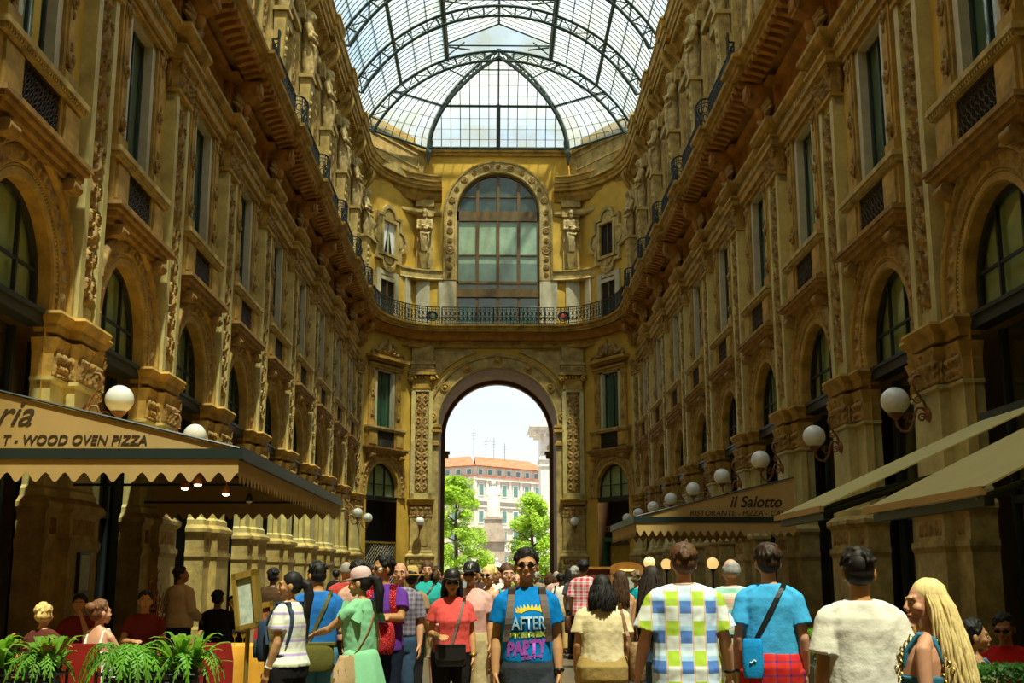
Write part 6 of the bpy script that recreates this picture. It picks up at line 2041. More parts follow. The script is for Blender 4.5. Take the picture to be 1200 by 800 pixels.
    def strap_pts(s, x0, x1, z1, out=.02, n=26, full=True, y0=-1, zsh=1.455, half=None):
        """loop: from the bag at (x1, z1) over the shoulder at x0, in front and behind"""
        pts = []
        for i in range(n + 1):
            t = -1 + 2 * i / n
            w = 1 - abs(t); x = x1 + (x0 - x1) * w ** .85; z = z1 + (zsh - z1) * w ** .8
            d = .10
            for zz, a, b_, c in s.tor:
                if zz - s.dz >= z - .06: d = b_; break
            y = (1 if t > 0 else -1) * ((d * s.wide ** .0 + out + .012) * min(1, abs(t) * 5 + .0)) + .008
            pts.append((x, y, z + s.dz))
        return pts


M['shade_lens'] = mat('dark_sunglass_lens', (.010, .008, .010), .2, 0, spec=.4)


def slouch_bag(w, d, h, c):
    b = MB(); L = []
    for z, k, e_ in ((-.5, .70, .7), (-.44, .92, 1.05), (-.25, 1.04, 1.2), (.0, .96, 1.0), (.25, .78, .7), (.42, .62, .45), (.5, .56, .3)):
        L.append([(c[0] + x + .02 * sin(3 * i + z * 7), c[1] + y + .008 * sin(5 * i), c[2] + h * z + .012 * sin(i * 1.3)) for i, (x, y, _) in enumerate(ring(w / 2 * k, d / 2 * e_, 0, 0, 0, 20, 2.6))])
    b.loft(L); return b, MB()


def box_bag(w, d, h, c, flap=True):
    """soft rounded bag centred at c"""
    b = MB(); L = []
    for i, (z, k) in enumerate(((-.5, .86), (-.42, .97), (-.1, 1.04), (.25, 1.0), (.45, .92), (.5, .80))):
        L.append(ring(w / 2 * k, d / 2 * k, c[2] + h * z, c[0], c[1], 20, 4))
    b.loft(L)
    f = MB()
    if flap:
        f.loft([[(c[0] + x * w * .52, c[1] - d * .5 - .014 + e, c[2] + h * z) for x, z in ((-1, .5), (1, .5), (1.02, .1), (.96, -.12), (.6, -.2), (-.6, -.2), (-.96, -.12), (-1.02, .1))] for e in (0, .014)])
        f.box(c[0] - w * .52, c[0] + w * .52, c[1] - d * .5 - .014, c[1] + d * .45, c[2] + h * .5 - .01, c[2] + h * .5 + .012)
    return b, f
from mathutils.bvhtree import BVHTree
def bvh_of(o):
    return BVHTree.FromPolygons([v.co for v in o.data.vertices], [tuple(p.vertices) for p in o.data.polygons])
def surf_y(bv, x, z, front=True):
    h = bv.ray_cast(Vector((x, -2 if front else 2, z)), Vector((0, 1 if front else -1, 0)))
    return h[0].y if h[0] is not None else (-.13 if front else .13)
def strip(mb, pts, w, t=.008):
    """flat strap along points, w wide in x"""
    rings = []
    for (x, y, z) in pts:
        s = -1 if y < 0 else 1
        rings.append([(x - w / 2, y, z), (x + w / 2, y, z), (x + w / 2, y + s * t, z), (x - w / 2, y + s * t, z)])
    mb.loft(rings)
def decal(s, bv, text, size, x, z, mt, name='lettering', rot=0.0, sx=1.0, shear=0.0, bold=.004, front=True):
    o = text_part(text, size, mt, s.r, (0, 0, 0), (0, 0, 0), shear, 'CENTER', name, .0, bold, 1)
    o.rotation_euler = (0, 0, 0)
    for v in o.data.vertices:
        a, b = v.co.x * sx, v.co.y; xx = x + a * cos(rot) - b * sin(rot); zz = z + a * sin(rot) + b * cos(rot)
        v.co = (xx, surf_y(bv, xx, zz, front) - .004, zz)
    return o
def crossbody(s, bv, xsh, xbag, zbag, w, mt_, label, cat, name, bag_c, bag_s, bag_mt, strap_mt, slouch=False, flap=True, extra=None, zsh=1.47):
    """bag on a strap that runs over the shoulder xsh; bag_c is its centre"""
    g = MB()
    for fr in (True, False):
        pts = []
        for i in range(13):
            t = i / 12; x = xsh + (xbag - xsh) * t; z = zsh + (zbag - zsh) * t
            y = surf_y(bv, x, z + s.dz, fr) if z < 1.455 else (-.05 if fr else .06)
            pts.append((x, y + (-.006 if fr else .006), z + s.dz))
        strip(g, pts, w)
    g.box(xsh - w / 2, xsh + w / 2, -.06, .07, zsh + s.dz - .004, zsh + s.dz + .006)
    b, f = slouch_bag(*bag_s, bag_c) if slouch else box_bag(*bag_s, bag_c, flap)
    parts = [('bag', b, bag_mt, 60), ('strap', g, strap_mt, None)]
    if f.v: parts.append(('flap', f, bag_mt, None))
    if extra: parts += extra
    return s.carry(name, parts, label, cat)
def backpack(s, bv, label, mt_, strap_mt, on_front=False, wst=.05, size=(.30, .16, .42), zc=1.20):
    g = MB()
    for q in (-1, 1):
        for fr in (True, False):
            pts = []
            for i in range(10):
                t = i / 9; z = 1.455 - t * .36; x = q * (.105 + .045 * t)
                y = surf_y(bv, x, z, fr) if z < 1.44 else (-.055 if fr else .065)
                pts.append((x, y + (-.008 if fr else .008), z))
            strip(g, pts, wst, .012)
        g.box(q * .105 - wst / 2, q * .105 + wst / 2, -.065, .08, 1.453, 1.467)
    k = -1 if on_front else 1
    b, f = box_bag(size[0], size[1], size[2], (0, k * (.15 + size[1] / 2), zc), False)
    p, _ = box_bag(size[0] * .8, .06, size[2] * .45, (0, k * (.15 + size[1] + .02), zc - size[2] * .2), False)
    return s.carry('backpack', [('pack', b, mt_, 60), ('pocket', p, mt_, 60), ('straps', g, strap_mt, None)], label, 'backpack')

JEANS, NAVY, SLATE, KHAKI, DK = cloth_m((.05, .10, .20)), cloth_m((.012, .018, .05)), cloth_m((.045, .055, .075)), cloth_m((.46, .31, .10)), cloth_m((.014, .012, .014))
WHITE, CREAM_, BEIGE = cloth_m((.80, .77, .70)), cloth_m((.82, .68, .40)), cloth_m((.58, .45, .24))
SHOE, SHOEB = mat('white_shoe', (.6, .57, .5), .6, .05), M['black']

# -- the man in the middle
p = Person(617, 644, 9.0, 2, 'man in a bright blue lettered T-shirt and sunglasses walking toward us in the middle', look=-4, arms=('down', 'down'), stride=.5, sk=TAN, hc=BLACK, vox=.009)
t = p.top(cloth_m((.0, .20, .60)), .58, .955, loose=.020); p.trousers(SLATE, 1, .02); p.shoes(SHOEB); p.shades(); p.watch(1, M['black'])
bv = bvh_of(t)
decal(p, bv, 'AFTER', .125, .0, 1.172, cloth_m((.02, .07, .25)), sx=.66, rot=.03, bold=.006); o_ = decal(p, bv, 'AFTER', .125, .006, 1.180, cloth_m((.40, .64, .80)), sx=.66, rot=.03, bold=.002)
for v in o_.data.vertices: v.co.y -= .006
decal(p, bv, 'STREET-MEX', .045, .0, 1.128, cloth_m((.50, .62, .10)), sx=.95, rot=.05); decal(p, bv, 'PARTY', .125, -.01, 1.015, cloth_m((.42, .10, .55)), sx=.72, rot=.10, shear=.15, bold=.007)
decal(p, bv, 'street food', .03, .03, .985, cloth_m((.42, .10, .55)), rot=.10)
sb = MB()
for i in range(11):
    a = R(20 + 140 * i / 10); x0, z0 = .03 + .105 * cos(a), 1.285 + .042 * sin(a)
    for dx in (0,):
        pts = [(x0 - .014, z0 - .008), (x0 + .014, z0 - .008), (x0 + .018 * cos(a), z0 + .028)]
        sb.add([(x, surf_y(bv, x, z) - .004, z) for x, z in pts], [(0, 1, 2)])
for i in range(14):
    a0, a1 = R(15 + 150 * i / 14), R(15 + 150 * (i + 1) / 14); c = [(.03 + r_ * cos(a), 1.280 + r_ * .38 * sin(a)) for r_, a in ((.075, a0), (.115, a0), (.115, a1), (.075, a1))]
    sb.add([(x, surf_y(bv, x, z) - .004, z) for x, z in c], [(0, 1, 2, 3)])
sb.build('sunburst_print', cloth_m((.72, .55, .05)), p.r)
backpack(p, bv, 'backpack worn by the man in the lettered blue T-shirt, grey padded straps', cloth_m((.06, .05, .05)), cloth_m((.17, .13, .11)))

# -- the group on the left, left to right
p = Person(340, 671, 10.6, -115, 'woman in a white and lavender striped polo seen from behind, black ponytail', look=35, female=True, wide=1.12, arms=('low', 'down'), hair='pony', sk=MID, vox=.010)
t = p.top(pattern('lavender_stripes', stripes(.12, [(0, (.78, .76, .70)), (.30, (.45, .36, .58)), (.48, (.70, .62, .74)), (.60, (.60, .68, .32)), (.72, (.78, .76, .70))])), .6, .90, loose=.022); p.trousers(DK, 1, .02); p.shoes(SHOEB); p.watch(1, M['pewter'] if 'pewter' in M else SHOE)
bv = bvh_of(t)
backpack(p, bv, 'navy backpack worn by the woman in the striped polo', cloth_m((.03, .05, .09)), cloth_m((.05, .08, .13)), True, .045, (.24, .12, .36), 1.12)
p = Person(373, 659, 11.4, -165, 'man in a bright blue polo seen from behind with an olive bag at his hip', look=25, nod=10, wide=1.06, arms=('bent', 'bent'), hair='crop', sk=MID, vox=.010)
t = p.top(cloth_m((.02, .17, .58)), .66, .985, loose=.018); p.trousers(cloth_m((.10, .30, .46)), 1, .012); p.belt(M['black'], .97); p.shoes(SHOE)
crossbody(p, bvh_of(t), -.12, .10, .98, .035, None, 'olive green canvas messenger bag hanging behind the blue polo', 'bag', 'messenger_bag', (.04, .20, .88), (.36, .13, .24), cloth_m((.14, .13, .03)), cloth_m((.13, .12, .04)))
cm = MB(); cm.box(-.06, .06, -.35, -.27, 1.06, 1.15); cm.lathe([(.035, 0), (.038, .06), (.0, .06)], 14, 0, Matrix.Translation((0, -.35, 1.10)) @ Matrix.Rotation(PI / 2, 4, 'X')); cm.box(-.025, .025, -.34, -.28, 1.15, 1.17)
p.carry('camera', [('camera_body', cm, M['black'], 40)], 'black camera held by the man in the bright blue polo', 'camera')
p = Person(419, 657, 13.8, 200, 'person in a pinkish tee with sunglasses pushed up on dark hair, behind the pink cap', female=True, wide=1.08, arms=('down', 'down'), hair='thin', hc=BLACK, sk=MID, vox=.012)
p.top(cloth_m((.70, .42, .36)), .55, .88); p.trousers(DK); p.shoes(SHOEB); p.shades(up=.075)
p = Person(406, 658, 16.4, 190, 'balding person in a red shirt half hidden left of the pink cap', wide=1.0, hair='fringe', hc=GREY, sk=PINK, vox=.015)
p.top(cloth_m((.50, .06, .05)), .6); p.trousers(NAVY); p.shoes(SHOEB)
p = Person(424, 668, 10.7, -125, 'young woman in a mint green frilled dress and pale pink cap', look=20, nod=8, female=True, arms=('down', 'reach'), hair='pony', sk=MID, vox=.010)
t = p.top(cloth_m((.27, .60, .33)), .35, .98, loose=.022, flare=.0, name='dress_bodice', rough=.010); p.skirt(cloth_m((.27, .60, .33)), .66, .06, 'dress_skirt'); p.cap(cloth_m((.72, .47, .46))); p.shoes(SHOE)
fr = MB()
for q in (-1, 1):
    fr.loft([[(q * (.10 + .07 * u) , y0 * (1 + .3 * u) + .012 * sin(u * 9 + y0 * 60), 1.44 - .16 * u + .02 * sin(y0 * 50)) for y0 in [(-.12 + .24 * j / 12) for j in range(13)]] for u in (0, .35, .7, 1.0)], 0, False, False)
fr.build('shoulder_frill', cloth_m((.27, .60, .33)), p.r, 180)
crossbody(p, bvh_of(t), -.10, .15, 1.0, .016, None, 'soft tan leather bag swinging beside the mint green dress', 'bag', 'shoulder_bag', (.25, .06, .80), (.34, .14, .36), cloth_m((.52, .34, .17), .6), cloth_m((.40, .22, .10), .6), True, False)
p = Person(451, 652, 12.1, -12, 'youth in a purple T-shirt and sunglasses wearing a red pack on his chest', look=-48, nod=4, arms=('fold', 'fold'), sk=TAN, vox=.010)
t = p.top(cloth_m((.14, .04, .40)), .62, .86, loose=.02); p.trousers(NAVY, 1, .016); p.shoes(SHOE); p.shades()
rp = pattern('red_dotted_pack', lambda N, L, ax: (lambda v: (setattr(v.inputs['Scale'], 'default_value', 28) or bands(N, L, v.outputs['Distance'], [(0, (.75, .45, .40)), (.22, (.55, .012, .02)), (.55, (.30, .008, .015))])))(N.new('ShaderNodeTexVoronoi')))
backpack(p, bvh_of(t), 'red dotted backpack worn on the chest of the purple-shirted youth', rp, rp, True, .06, (.34, .15, .28), .98)
p = Person(469, 659, 13.2, -4, 'man with receding dark hair in a grey checked shirt and jeans', arms=('bent', 'down'), hair='receding', hc=DBROWN, sk=PINK, vox=.010, wide=1.04)
p.top(pattern('grey_check', plaid(.05, .05, [(0, (.30, .27, .36)), (.5, (.12, .10, .20))], [(0, (.34, .30, .36)), (.5, (.13, .12, .18))], .5)), .85, .97, loose=.022); p.trousers(JEANS, 1, .014); p.belt(M['black']); p.shoes(SHOEB)
p = Person(483, 668, 16.0, 170, 'person in a tan straw hat behind the grey checked shirt', hair='short', vox=.016, sk=TAN); p.top(cloth_m((.35, .22, .12))); p.trousers(DK); p.straw(cloth_m((.58, .38, .14))); p.shoes(SHOEB)
p = Person(501, 658, 17.4, 0, 'long-haired person in a turquoise T-shirt, khaki shorts and sandals', arms=('down', 'low'), hair='wavy', hc=BROWN, sk=PINK, vox=.012, stride=.4)
t = p.top(cloth_m((.03, .42, .40)), .6, .84, loose=.024); p.trousers(cloth_m((.42, .33, .17)), .52, .03, 'shorts'); p.shoes(M['black'], name='sandal')
crossbody(p, bvh_of(t), .12, -.18, 1.0, .03, None, 'dark cross-body bag of the person in turquoise', 'bag', 'shoulder_bag', (-.24, .05, .93), (.20, .08, .18), M['black'], M['black'])
p = Person(530, 670, 12.0, 4, 'woman in a coral red blouse, black cap and dark sunglasses', female=True, wide=1.10, arms=('bent', 'down'), hair='mid', hc=BLACK, sk=MID, vox=.010)
t = p.top(cloth_m((.78, .10, .10)), .55, .92, loose=.026, flare=.02, rough=.009, name='blouse'); p.trousers(DK, 1, .014); p.cap(M['black']); p.shades(); p.shoes(SHOEB); p.watch(1, M['brass'])
crossbody(p, bvh_of(t), .13, -.02, .96, .028, None, 'black handbag on a grey strap across the coral blouse', 'bag', 'handbag', (-.02, -.22, .90), (.29, .10, .20), M['black'], cloth_m((.20, .17, .17)))
b = MB(); b.lathe([(.028, 0), (.031, .01), (.031, .13), (.026, .15), (.012, .17), (.012, .185)], 12, 0, Matrix.Translation((-.155, -.29, 1.02))); c_ = MB(); c_.lathe([(.015, .183), (.015, .20), (0, .20)], 10, 0, Matrix.Translation((-.155, -.29, 1.02)))
p.carry('water_bottle', [('bottle', b, glass_mat('clear_plastic', (.85, .9, .92), .2), 60), ('cap', c_, WHITE, None)], 'clear plastic water bottle in the hand of the woman in coral', 'bottle')
p = Person(552, 661, 13.3, -6, 'young man in a pale pink tee, black cap and sunglasses', look=-6, arms=('down', 'down'), hair='crop', sk=TAN, vox=.011)
p.top(cloth_m((.74, .40, .36)), .6, .96, loose=.016); p.trousers(BEIGE, .56, .03, 'shorts'); p.cap(M['black'], True, 'N'); p.shades(); p.shoes(SHOE)
p = Person(573, 663, 14.4, -14, 'blonde woman in a white tank top and sunglasses', look=-14, female=True, arms=('down', 'down'), hair='thin', hc=BLOND, sk=FAIR, vox=.011, stride=.4)
p.tank(WHITE); p.trousers(cloth_m((.50, .12, .10)), .42, .016, 'shorts'); p.shades(); p.shoes(SHOE)
p = Person(595, 661, 13.8, 10, 'woman in a turquoise tank top beside the lettered blue T-shirt', female=True, hair='thin', hc=BROWN, sk=PINK, vox=.011)
p.tank(cloth_m((.02, .35, .45))); p.trousers(JEANS, .42, .016, 'shorts'); p.shoes(SHOE)
p = Person(582, 665, 21, 5, 'small dark-haired man in white glimpsed between the white and turquoise tank tops', sk=TAN, vox=.016); p.top(WHITE); p.trousers(NAVY); p.shoes(SHOEB)
p = Person(606, 672, 22, -5, 'pink-faced person just left of the lettered blue T-shirt wearer', hair='fringe', hc=GREY, sk=PINK, vox=.016); p.top(cloth_m((.5, .3, .3))); p.trousers(NAVY); p.shoes(SHOEB)
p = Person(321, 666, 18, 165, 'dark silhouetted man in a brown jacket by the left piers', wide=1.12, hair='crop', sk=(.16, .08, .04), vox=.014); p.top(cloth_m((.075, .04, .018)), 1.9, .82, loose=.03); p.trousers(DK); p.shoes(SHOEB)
p = Person(394, 668, 33, 180, 'small dark-shirted person far off against the left piers', sk=TAN, vox=.02); p.top(DK, 1.8); p.trousers(DK); p.shoes(SHOEB)

# -- diners on the left
def diner(px, top, Y, face, label, mt_, leg=DK, **k):
    p = Person(px, top, Y, face, label, sit=True, vox=.012, **k)
    return p
p = diner(53, 707, 13.0, 175, 'fair-haired diner seen from behind over the broad-leaved plant', None, hair='thin', hc=BLOND, sk=FAIR, female=True, arms=('table', 'table')); p.top(cloth_m((.12, .03, .02)), .5, .9); p.trousers(DK); p.shoes(SHOEB)
p = diner(94, 697, 16.4, 10, 'diner facing us with chin on hand and sunglasses on his head', None, arms=('table', 'chin'), sk=TAN); p.top(cloth_m((.20, .02, .02)), .6, .9); p.trousers(DK); p.shoes(SHOEB); p.shades(up=.075)
p = diner(119, 704, 12.75, 160, 'bare-shouldered woman diner with brown hair in a bun', None, female=True, look=-25, hair='bun', hc=AUBURN, sk=PINK, arms=('table', 'table')); p.tank(WHITE, cut=1.26); p.trousers(WHITE); p.shoes(SHOE)
p = diner(171, 693, 16.2, 18, 'dark-haired diner in a dim red shirt right of the bun-haired woman', None, arms=('table', 'low'), sk=TAN); p.top(cloth_m((.16, .02, .02)), .6, .9); p.trousers(DK); p.shoes(SHOEB)
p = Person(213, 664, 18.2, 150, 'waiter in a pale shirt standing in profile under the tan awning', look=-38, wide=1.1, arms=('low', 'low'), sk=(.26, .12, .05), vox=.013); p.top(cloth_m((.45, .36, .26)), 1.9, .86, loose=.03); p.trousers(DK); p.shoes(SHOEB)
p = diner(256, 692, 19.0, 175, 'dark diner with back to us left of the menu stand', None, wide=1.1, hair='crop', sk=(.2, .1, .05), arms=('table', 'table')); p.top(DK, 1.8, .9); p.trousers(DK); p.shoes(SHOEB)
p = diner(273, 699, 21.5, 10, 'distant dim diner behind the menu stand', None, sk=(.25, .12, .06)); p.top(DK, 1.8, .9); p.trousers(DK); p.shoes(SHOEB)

# -- right half, left to right
p = Person(657, 672, 25.5, 180, 'woman in a white tee and khaki trousers walking away with a black shoulder bag', female=True, hair='thin', hc=BLACK, sk=TAN, vox=.016, stride=.5); t = p.top(WHITE, .5, .95); p.trousers(KHAKI, 1, .02); p.shoes(SHOEB)
crossbody(p, bvh_of(t), .12, .20, .98, .03, None, 'black shoulder bag of the woman in white tee and khaki trousers', 'bag', 'shoulder_bag', (.24, .02, .98), (.10, .24, .26), M['black'], M['black'], flap=False)
p = Person(684, 657, 22, 165, 'man in a red and white plaid shirt walking away carrying a briefcase', hair='short', hc=BLACK, sk=TAN, vox=.014, stride=.5, arms=('down', 'down')); p.top(pattern('red_plaid', plaid(.10, .10, [(0, (.62, .05, .06)), (.45, (.72, .62, .60)), (.6, (.10, .04, .06)), (.7, (.72, .62, .60))], [(0, (.60, .05, .06)), (.45, (.74, .66, .62)), (.62, (.14, .05, .07)), (.72, (.7, .5, .5))], .5)), .9, .84, loose=.026); p.trousers(NAVY, 1, .02); p.shoes(SHOEB)
b, f = box_bag(.10, .38, .28, (.26, -.03, .70), False); h = MB(); h.tube([(.26, -.10, .83), (.26, -.09, .89), (.26, .03, .89), (.26, .04, .83)], .012, 6)
p.carry('briefcase', [('case', b, cloth_m((.09, .035, .015), .5), 60), ('handle', h, M['black'], 60)], 'brown briefcase hanging from the plaid-shirted man walking away', 'briefcase')
p = Person(705, 675, 10.5, 178, 'stout woman in a cream tee and khaki trousers, black bobbed hair, back to us', female=True, wide=1.30, arms=('down', 'down'), hair='bob', hc=BLACK, sk=MID, vox=.010)
t = p.top(CREAM_, .62, .93, loose=.024, flare=.02, rough=.008); p.trousers(KHAKI, 1, .014); p.shoes(SHOE)
crossbody(p, bvh_of(t), -.16, -.27, 1.0, .03, None, 'tan woven shoulder bag at the right side of the cream tee', 'bag', 'shoulder_bag', (-.31, .04, .96), (.14, .28, .34), mat('woven_tan_bag', (.34, .19, .08), .7, .4, 30), cloth_m((.30, .17, .08), .6), False, False)
p = Person(727, 669, 16, 175, 'girl with long brown hair in a dusty pink top, back to us', female=True, hair='long', hc=(.07, .03, .012), sk=FAIR, vox=.013); p.tank(cloth_m((.60, .40, .32)), cut=1.36); p.trousers(JEANS); p.shoes(SHOE)
p = Person(747, 669, 18.5, 130, 'person in a teal shirt beside the notice board', hair='thin', hc=(.2, .12, .06), sk=FAIR, vox=.014); p.top(cloth_m((.0, .34, .42)), .6); p.trousers(NAVY); p.shoes(SHOEB)
p = Person(763, 664, 12.0, 168, 'woman in a black strap top with very long dark hair, back to us', female=True, hair='verylong', hc=(.028, .014, .008), sk=MID, vox=.011, arms=('down', 'down')); p.tank(DK, cut=1.30); p.trousers(JEANS, .5, .02, 'shorts'); p.shoes(SHOE)
p = Person(800, 639, 8.6, 180, 'tall man in a lime, blue and white checked shirt, back to us', wide=1.12, arms=('out', 'out'), hair='short', hc=(.11, .045, .015), sk=PINK, vox=.009); p.top(pattern('lime_blue_check', big_check), .80, .80, loose=.034, rough=.008); p.trousers(BEIGE, 1, .02); p.shoes(SHOE); p.watch(0, M['black'])
cl_ = MB(); cl_.loft([ring(.082, .078, 1.43, 0, .012, 20, 2), ring(.078, .074, 1.475, 0, .016, 20, 2), ring(.064, .060, 1.478, 0, .016, 20, 2)]); cl_.build('collar', cloth_m((.72, .50, .36)), p.r, 60)
p = Person(856, 655, 12.2, 172, 'grey-haired balding man in an aqua and peach striped polo', look=18, hair='fringe', hc=GREY, sk=PINK, vox=.011, wide=1.1, arms=('down', 'down')); p.top(pattern('aqua_stripes', stripes(.20, [(0, (.30, .60, .48)), (.25, (.72, .66, .52)), (.5, (.72, .45, .32)), (.72, (.72, .66, .52))])), .66, .92, loose=.024); p.trousers(cloth_m((.42, .40, .22)), 1, .024); p.belt(M['black'], .98); p.shoes(SHOEB)
p = Person(899, 639, 8.8, 168, 'boy in a sky blue tee and red plaid shorts with a sling bag', look=8, arms=('down', 'down'), hair='short', hc=(.04, .018, .008), sk=PINK, vox=.009, wide=1.0)
t = p.top(cloth_m((.06, .40, .72)), .66, .92, loose=.022); p.trousers(pattern('red_blue_plaid', plaid(.09, .09, [(0, (.60, .02, .02)), (.6, (.10, .03, .16)), (.75, (.60, .05, .03))], [(0, (.62, .03, .02)), (.6, (.08, .03, .14)), (.75, (.6, .02, .02))], .5)), .54, .035, 'shorts'); p.shoes(SHOE); p.watch(1, M['black'])
lg = MB(); lg.tube([(.105 + .010 * i, .230, .965 + .01 * sin(i * 1.5)) for i in range(5)], .005, 5)
crossbody(p, bvh_of(t), -.10, .10, 1.10, .034, None, 'bright blue sling bag with black strap on the sky blue tee boy', 'bag', 'sling_bag', (.125, .185, .985), (.135, .08, .25), cloth_m((.01, .28, .62), .6), M['black'], flap=False, extra=[('emblem', lg, WHITE, 60)])
p = Person(1004, 644, 6.4, 176, 'youth in a plain white T-shirt with cropped black hair, back to us', look=-6, arms=('down', 'down'), hair='crop', hc=BLACK, sk=TAN, vox=.008); p.top(cloth_m((.82, .80, .76)), .68, .78, loose=.028, rough=.008); p.trousers(JEANS, 1, .02); p.shoes(SHOE)
p = Person(1083, 680, 5.9, -125, 'smiling blonde woman with long loose hair turned toward the white T-shirt', look=38, nod=2, tilt=-4, female=True, arms=('down', 'down'), hair='verylong', hc=(.95, .70, .32), sk=PINK, vox=.008); t = p.tank(cloth_m((.05, .22, .36)), cut=1.30); p.trousers(JEANS, .5, .02, 'shorts'); p.shoes(SHOE)
chs = []; bv = bvh_of(t)
for fr_ in (True, False):
    ch_ = MB(); chs.append(ch_)
    for i in range(26):
        u = i / 25; x = .085 + .045 * u; z = 1.435 - .40 * u; y = (min(surf_y(bv, x, z, True), p.torso_y(x, z, True)) - .012) if fr_ else (max(surf_y(bv, x, z, False), p.torso_y(x, z, False)) + .012)
        ch_.tube([(x + .010 * cos(q), y, z + .014 * sin(q)) if i % 2 else (x, y + .010 * cos(q), z + .014 * sin(q)) for q in [j * PI / 3 for j in range(7)]], .0042, 4, cap=False)
b, f = box_bag(.10, .26, .20, (.20, .06, .93), False)
p.carry('handbag', [('bag', b, cloth_m((.62, .46, .20), .5), 60), ('chain_strap', chs[0], M['brass'], 60), ('chain_strap', chs[1], M['brass'], 60)], 'gold chain handbag on the shoulder of the blonde woman', 'bag')
p = Person(1063, 722, 10.6, 20, 'dim seated person in a floral top glimpsed between white tee and blonde hair', sit=True, female=True, hair='short', sk=MID, vox=.012); p.top(pattern('floral', lambda N, L, ax: (lambda v: (setattr(v.inputs['Scale'], 'default_value', 24) or bands(N, L, v.outputs['Distance'], [(0, (.6, .6, .55)), (.3, (.06, .12, .12)), (.6, (.25, .30, .28))])))(N.new('ShaderNodeTexVoronoi'))), .6, .9); p.trousers(DK); p.shoes(SHOEB)
p = Person(1141, 727, 8.9, 95, 'seated woman in profile with tied-back dark hair and a blue strap top', sit=True, female=True, look=-14, hair='bun', hc=BLACK, sk=MID, vox=.010, arms=('table', 'table')); p.tank(cloth_m((.12, .22, .36)), cut=1.30); p.trousers(DK); p.shoes(SHOE)
p = Person(1176, 720, 10.3, -35, 'seated man in a red shirt and sunglasses at the lower right corner', sit=True, nod=12, hair='short', sk=(.34, .15, .07), vox=.011, arms=('table', 'table')); p.top(cloth_m((.50, .012, .01)), .7, .9); p.trousers(DK); p.shoes(SHOEB); p.shades()
p = Person(985, 705, 13.2, 150, 'brown-haired seated person far behind the white T-shirt', sit=True, hair='short', hc=BROWN, sk=MID, vox=.014); p.top(cloth_m((.10, .05, .03)), .6, .9); p.trousers(DK); p.shoes(SHOEB)
# -- small figures toward the arch
far = [(652, 669, 27, 175, 'bald man in a pink shirt beside the woman with the black shoulder bag', 'fringe', GREY, (.62, .40, .36), PINK), (674, 664, 24.5, 150, 'grey-haired person just left of the red plaid shirt', 'thin', GREY, (.10, .09, .10), TAN), (667, 666, 26.5, 190, 'black-haired person in dark clothes behind the white tee woman', 'long', BLACK, (.02, .02, .02), TAN),
       (629, 671, 30, 170, 'grey-haired small figure right of the lettered blue T-shirt', 'thin', GREY, (.30, .24, .20), TAN), (643, 672, 31, 185, 'brown-haired small figure left of the white tee woman', 'mid', BROWN, (.34, .25, .18), TAN), (697, 665, 27, 160, 'person in a blue shirt glimpsed right of the red plaid shirt', 'thin', BROWN, (.05, .14, .34), PINK),
       (716, 671, 26, 200, 'dark-haired person glimpsed between the bob and the notice board', 'short', BLACK, (.20, .06, .05), TAN), (512, 664, 25, 0, 'dark-haired person behind the turquoise T-shirt', 'short', BLACK, (.06, .05, .06), TAN), (521, 668, 36, 10, 'small figure in dark blue near the left foot of the arch', 'short', BLACK, (.03, .05, .12), TAN),
       (541, 670, 40, 5, 'small figure in grey seen under the left tree', 'short', BROWN, (.25, .25, .27), PINK), (562, 669, 34, -8, 'small figure in a dark top right of the black cap', 'short', BLACK, (.06, .03, .03), TAN), (437, 662, 22, 170, 'dark-haired figure between the pink cap and the purple shirt', 'short', BLACK, (.10, .05, .08), TAN),
       (517, 671, 66, 0, 'distant walker in navy entering the passage at far left', 'short', BLACK, (.03, .04, .10), TAN), (533, 672, 75, 0, 'distant walker in pale blue out in the street', 'short', BROWN, (.25, .38, .55), PINK), (549, 672, 70, 0, 'distant walker in black out in the street', 'short', BLACK, (.02, .02, .02), TAN),
       (559, 672, 78, 0, 'distant walker in white out in the street', 'short', BROWN, (.7, .7, .66), TAN), (635, 672, 74, 0, 'distant walker in grey right of the monument', 'short', BLACK, (.3, .3, .3), TAN)]
for px, top, Y, fc, lb, hr, hc, col, sk in far:
    p = Person(px, top, Y, fc, lb, hair=hr, hc=hc, sk=sk, vox=.020, H=None if Y < 30 else 1.72); p.top(cloth_m(col), .7); p.trousers(DK); p.shoes(SHOEB)
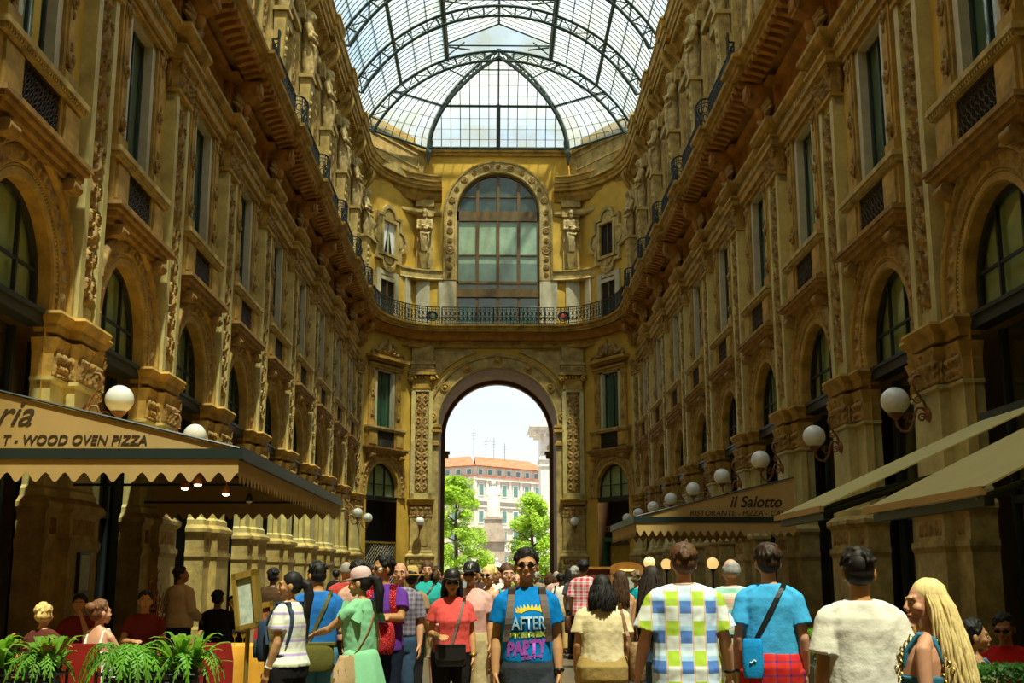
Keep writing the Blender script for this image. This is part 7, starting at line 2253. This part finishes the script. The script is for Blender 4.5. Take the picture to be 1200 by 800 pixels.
# ---------------------------------------------------------------- camera, light, sky
cam_d = bpy.data.cameras.new('camera'); cam = bpy.data.objects.new('camera', cam_d); COL.objects.link(cam)
cam_d.sensor_width = 36; cam_d.lens = 42.0; cam_d.clip_end = 2000
cam.location = (-.29, 0, 1.6)
PITCH, YAW = math.atan(276 / 1400), math.atan(23 / 1400)
cam.rotation_euler = (PI / 2 + PITCH, 0, -YAW)
sc.camera = cam
sun_d = bpy.data.lights.new('sun', 'SUN'); sun = bpy.data.objects.new('sun', sun_d); COL.objects.link(sun)
sun_d.energy = 9.0; sun_d.angle = R(2.0); sun_d.color = (1, .90, .70)
el, az = R(68), R(-69)          # the sun stands behind the camera and to the right
d = Vector((cos(el) * cos(az), cos(el) * sin(az), sin(el)))
sun.rotation_euler = d.to_track_quat('Z', 'Y').to_euler()
w = bpy.data.worlds.new('sky'); sc.world = w; w.use_nodes = True
N = w.node_tree.nodes; L = w.node_tree.links
bg = N['Background']; bg.inputs['Strength'].default_value = 1.0
tc = N.new('ShaderNodeTexCoord'); mp = N.new('ShaderNodeMapping'); mp.inputs['Scale'].default_value = (1, 1, 2.2)
nz = N.new('ShaderNodeTexNoise'); nz.inputs['Scale'].default_value = 2.6; nz.inputs['Detail'].default_value = 7; nz.inputs['Roughness'].default_value = .55
cr = N.new('ShaderNodeValToRGB'); e = cr.color_ramp.elements
e[0].position = .38; e[0].color = (.42, .68, 1.0, 1); e[1].position = .58; e[1].color = (1.0, 1.0, .97, 1)
L.new(tc.outputs['Generated'], mp.inputs[0]); L.new(mp.outputs[0], nz.inputs['Vector']); L.new(nz.outputs['Fac'], cr.inputs['Fac']); 
sz = N.new('ShaderNodeSeparateXYZ'); L.new(tc.outputs['Generated'], sz.inputs[0])
hz = N.new('ShaderNodeMapRange'); hz.inputs['From Min'].default_value = .08; hz.inputs['From Max'].default_value = .38; hz.inputs['To Min'].default_value = .85; hz.inputs['To Max'].default_value = 0
L.new(sz.outputs[2], hz.inputs[0])
hm = N.new('ShaderNodeMixRGB'); hm.inputs[2].default_value = (.96, 1.0, 1.0, 1)
L.new(hz.outputs[0], hm.inputs[0]); L.new(cr.outputs['Color'], hm.inputs[1]); L.new(hm.outputs[0], bg.inputs['Color'])
vs = sc.view_settings; vs.view_transform = 'Standard'; vs.look = 'None'; vs.exposure = 0.22; vs.gamma = 1.0; vs.use_curve_mapping = False
sc.cycles.use_denoising = True
sc.cycles.max_bounces = 8; sc.cycles.diffuse_bounces = 3; sc.cycles.glossy_bounces = 3; sc.cycles.transparent_max_bounces = 16
sc.cycles.caustics_reflective = False; sc.cycles.caustics_refractive = False
bpy.data.scenes.remove(BENCH)
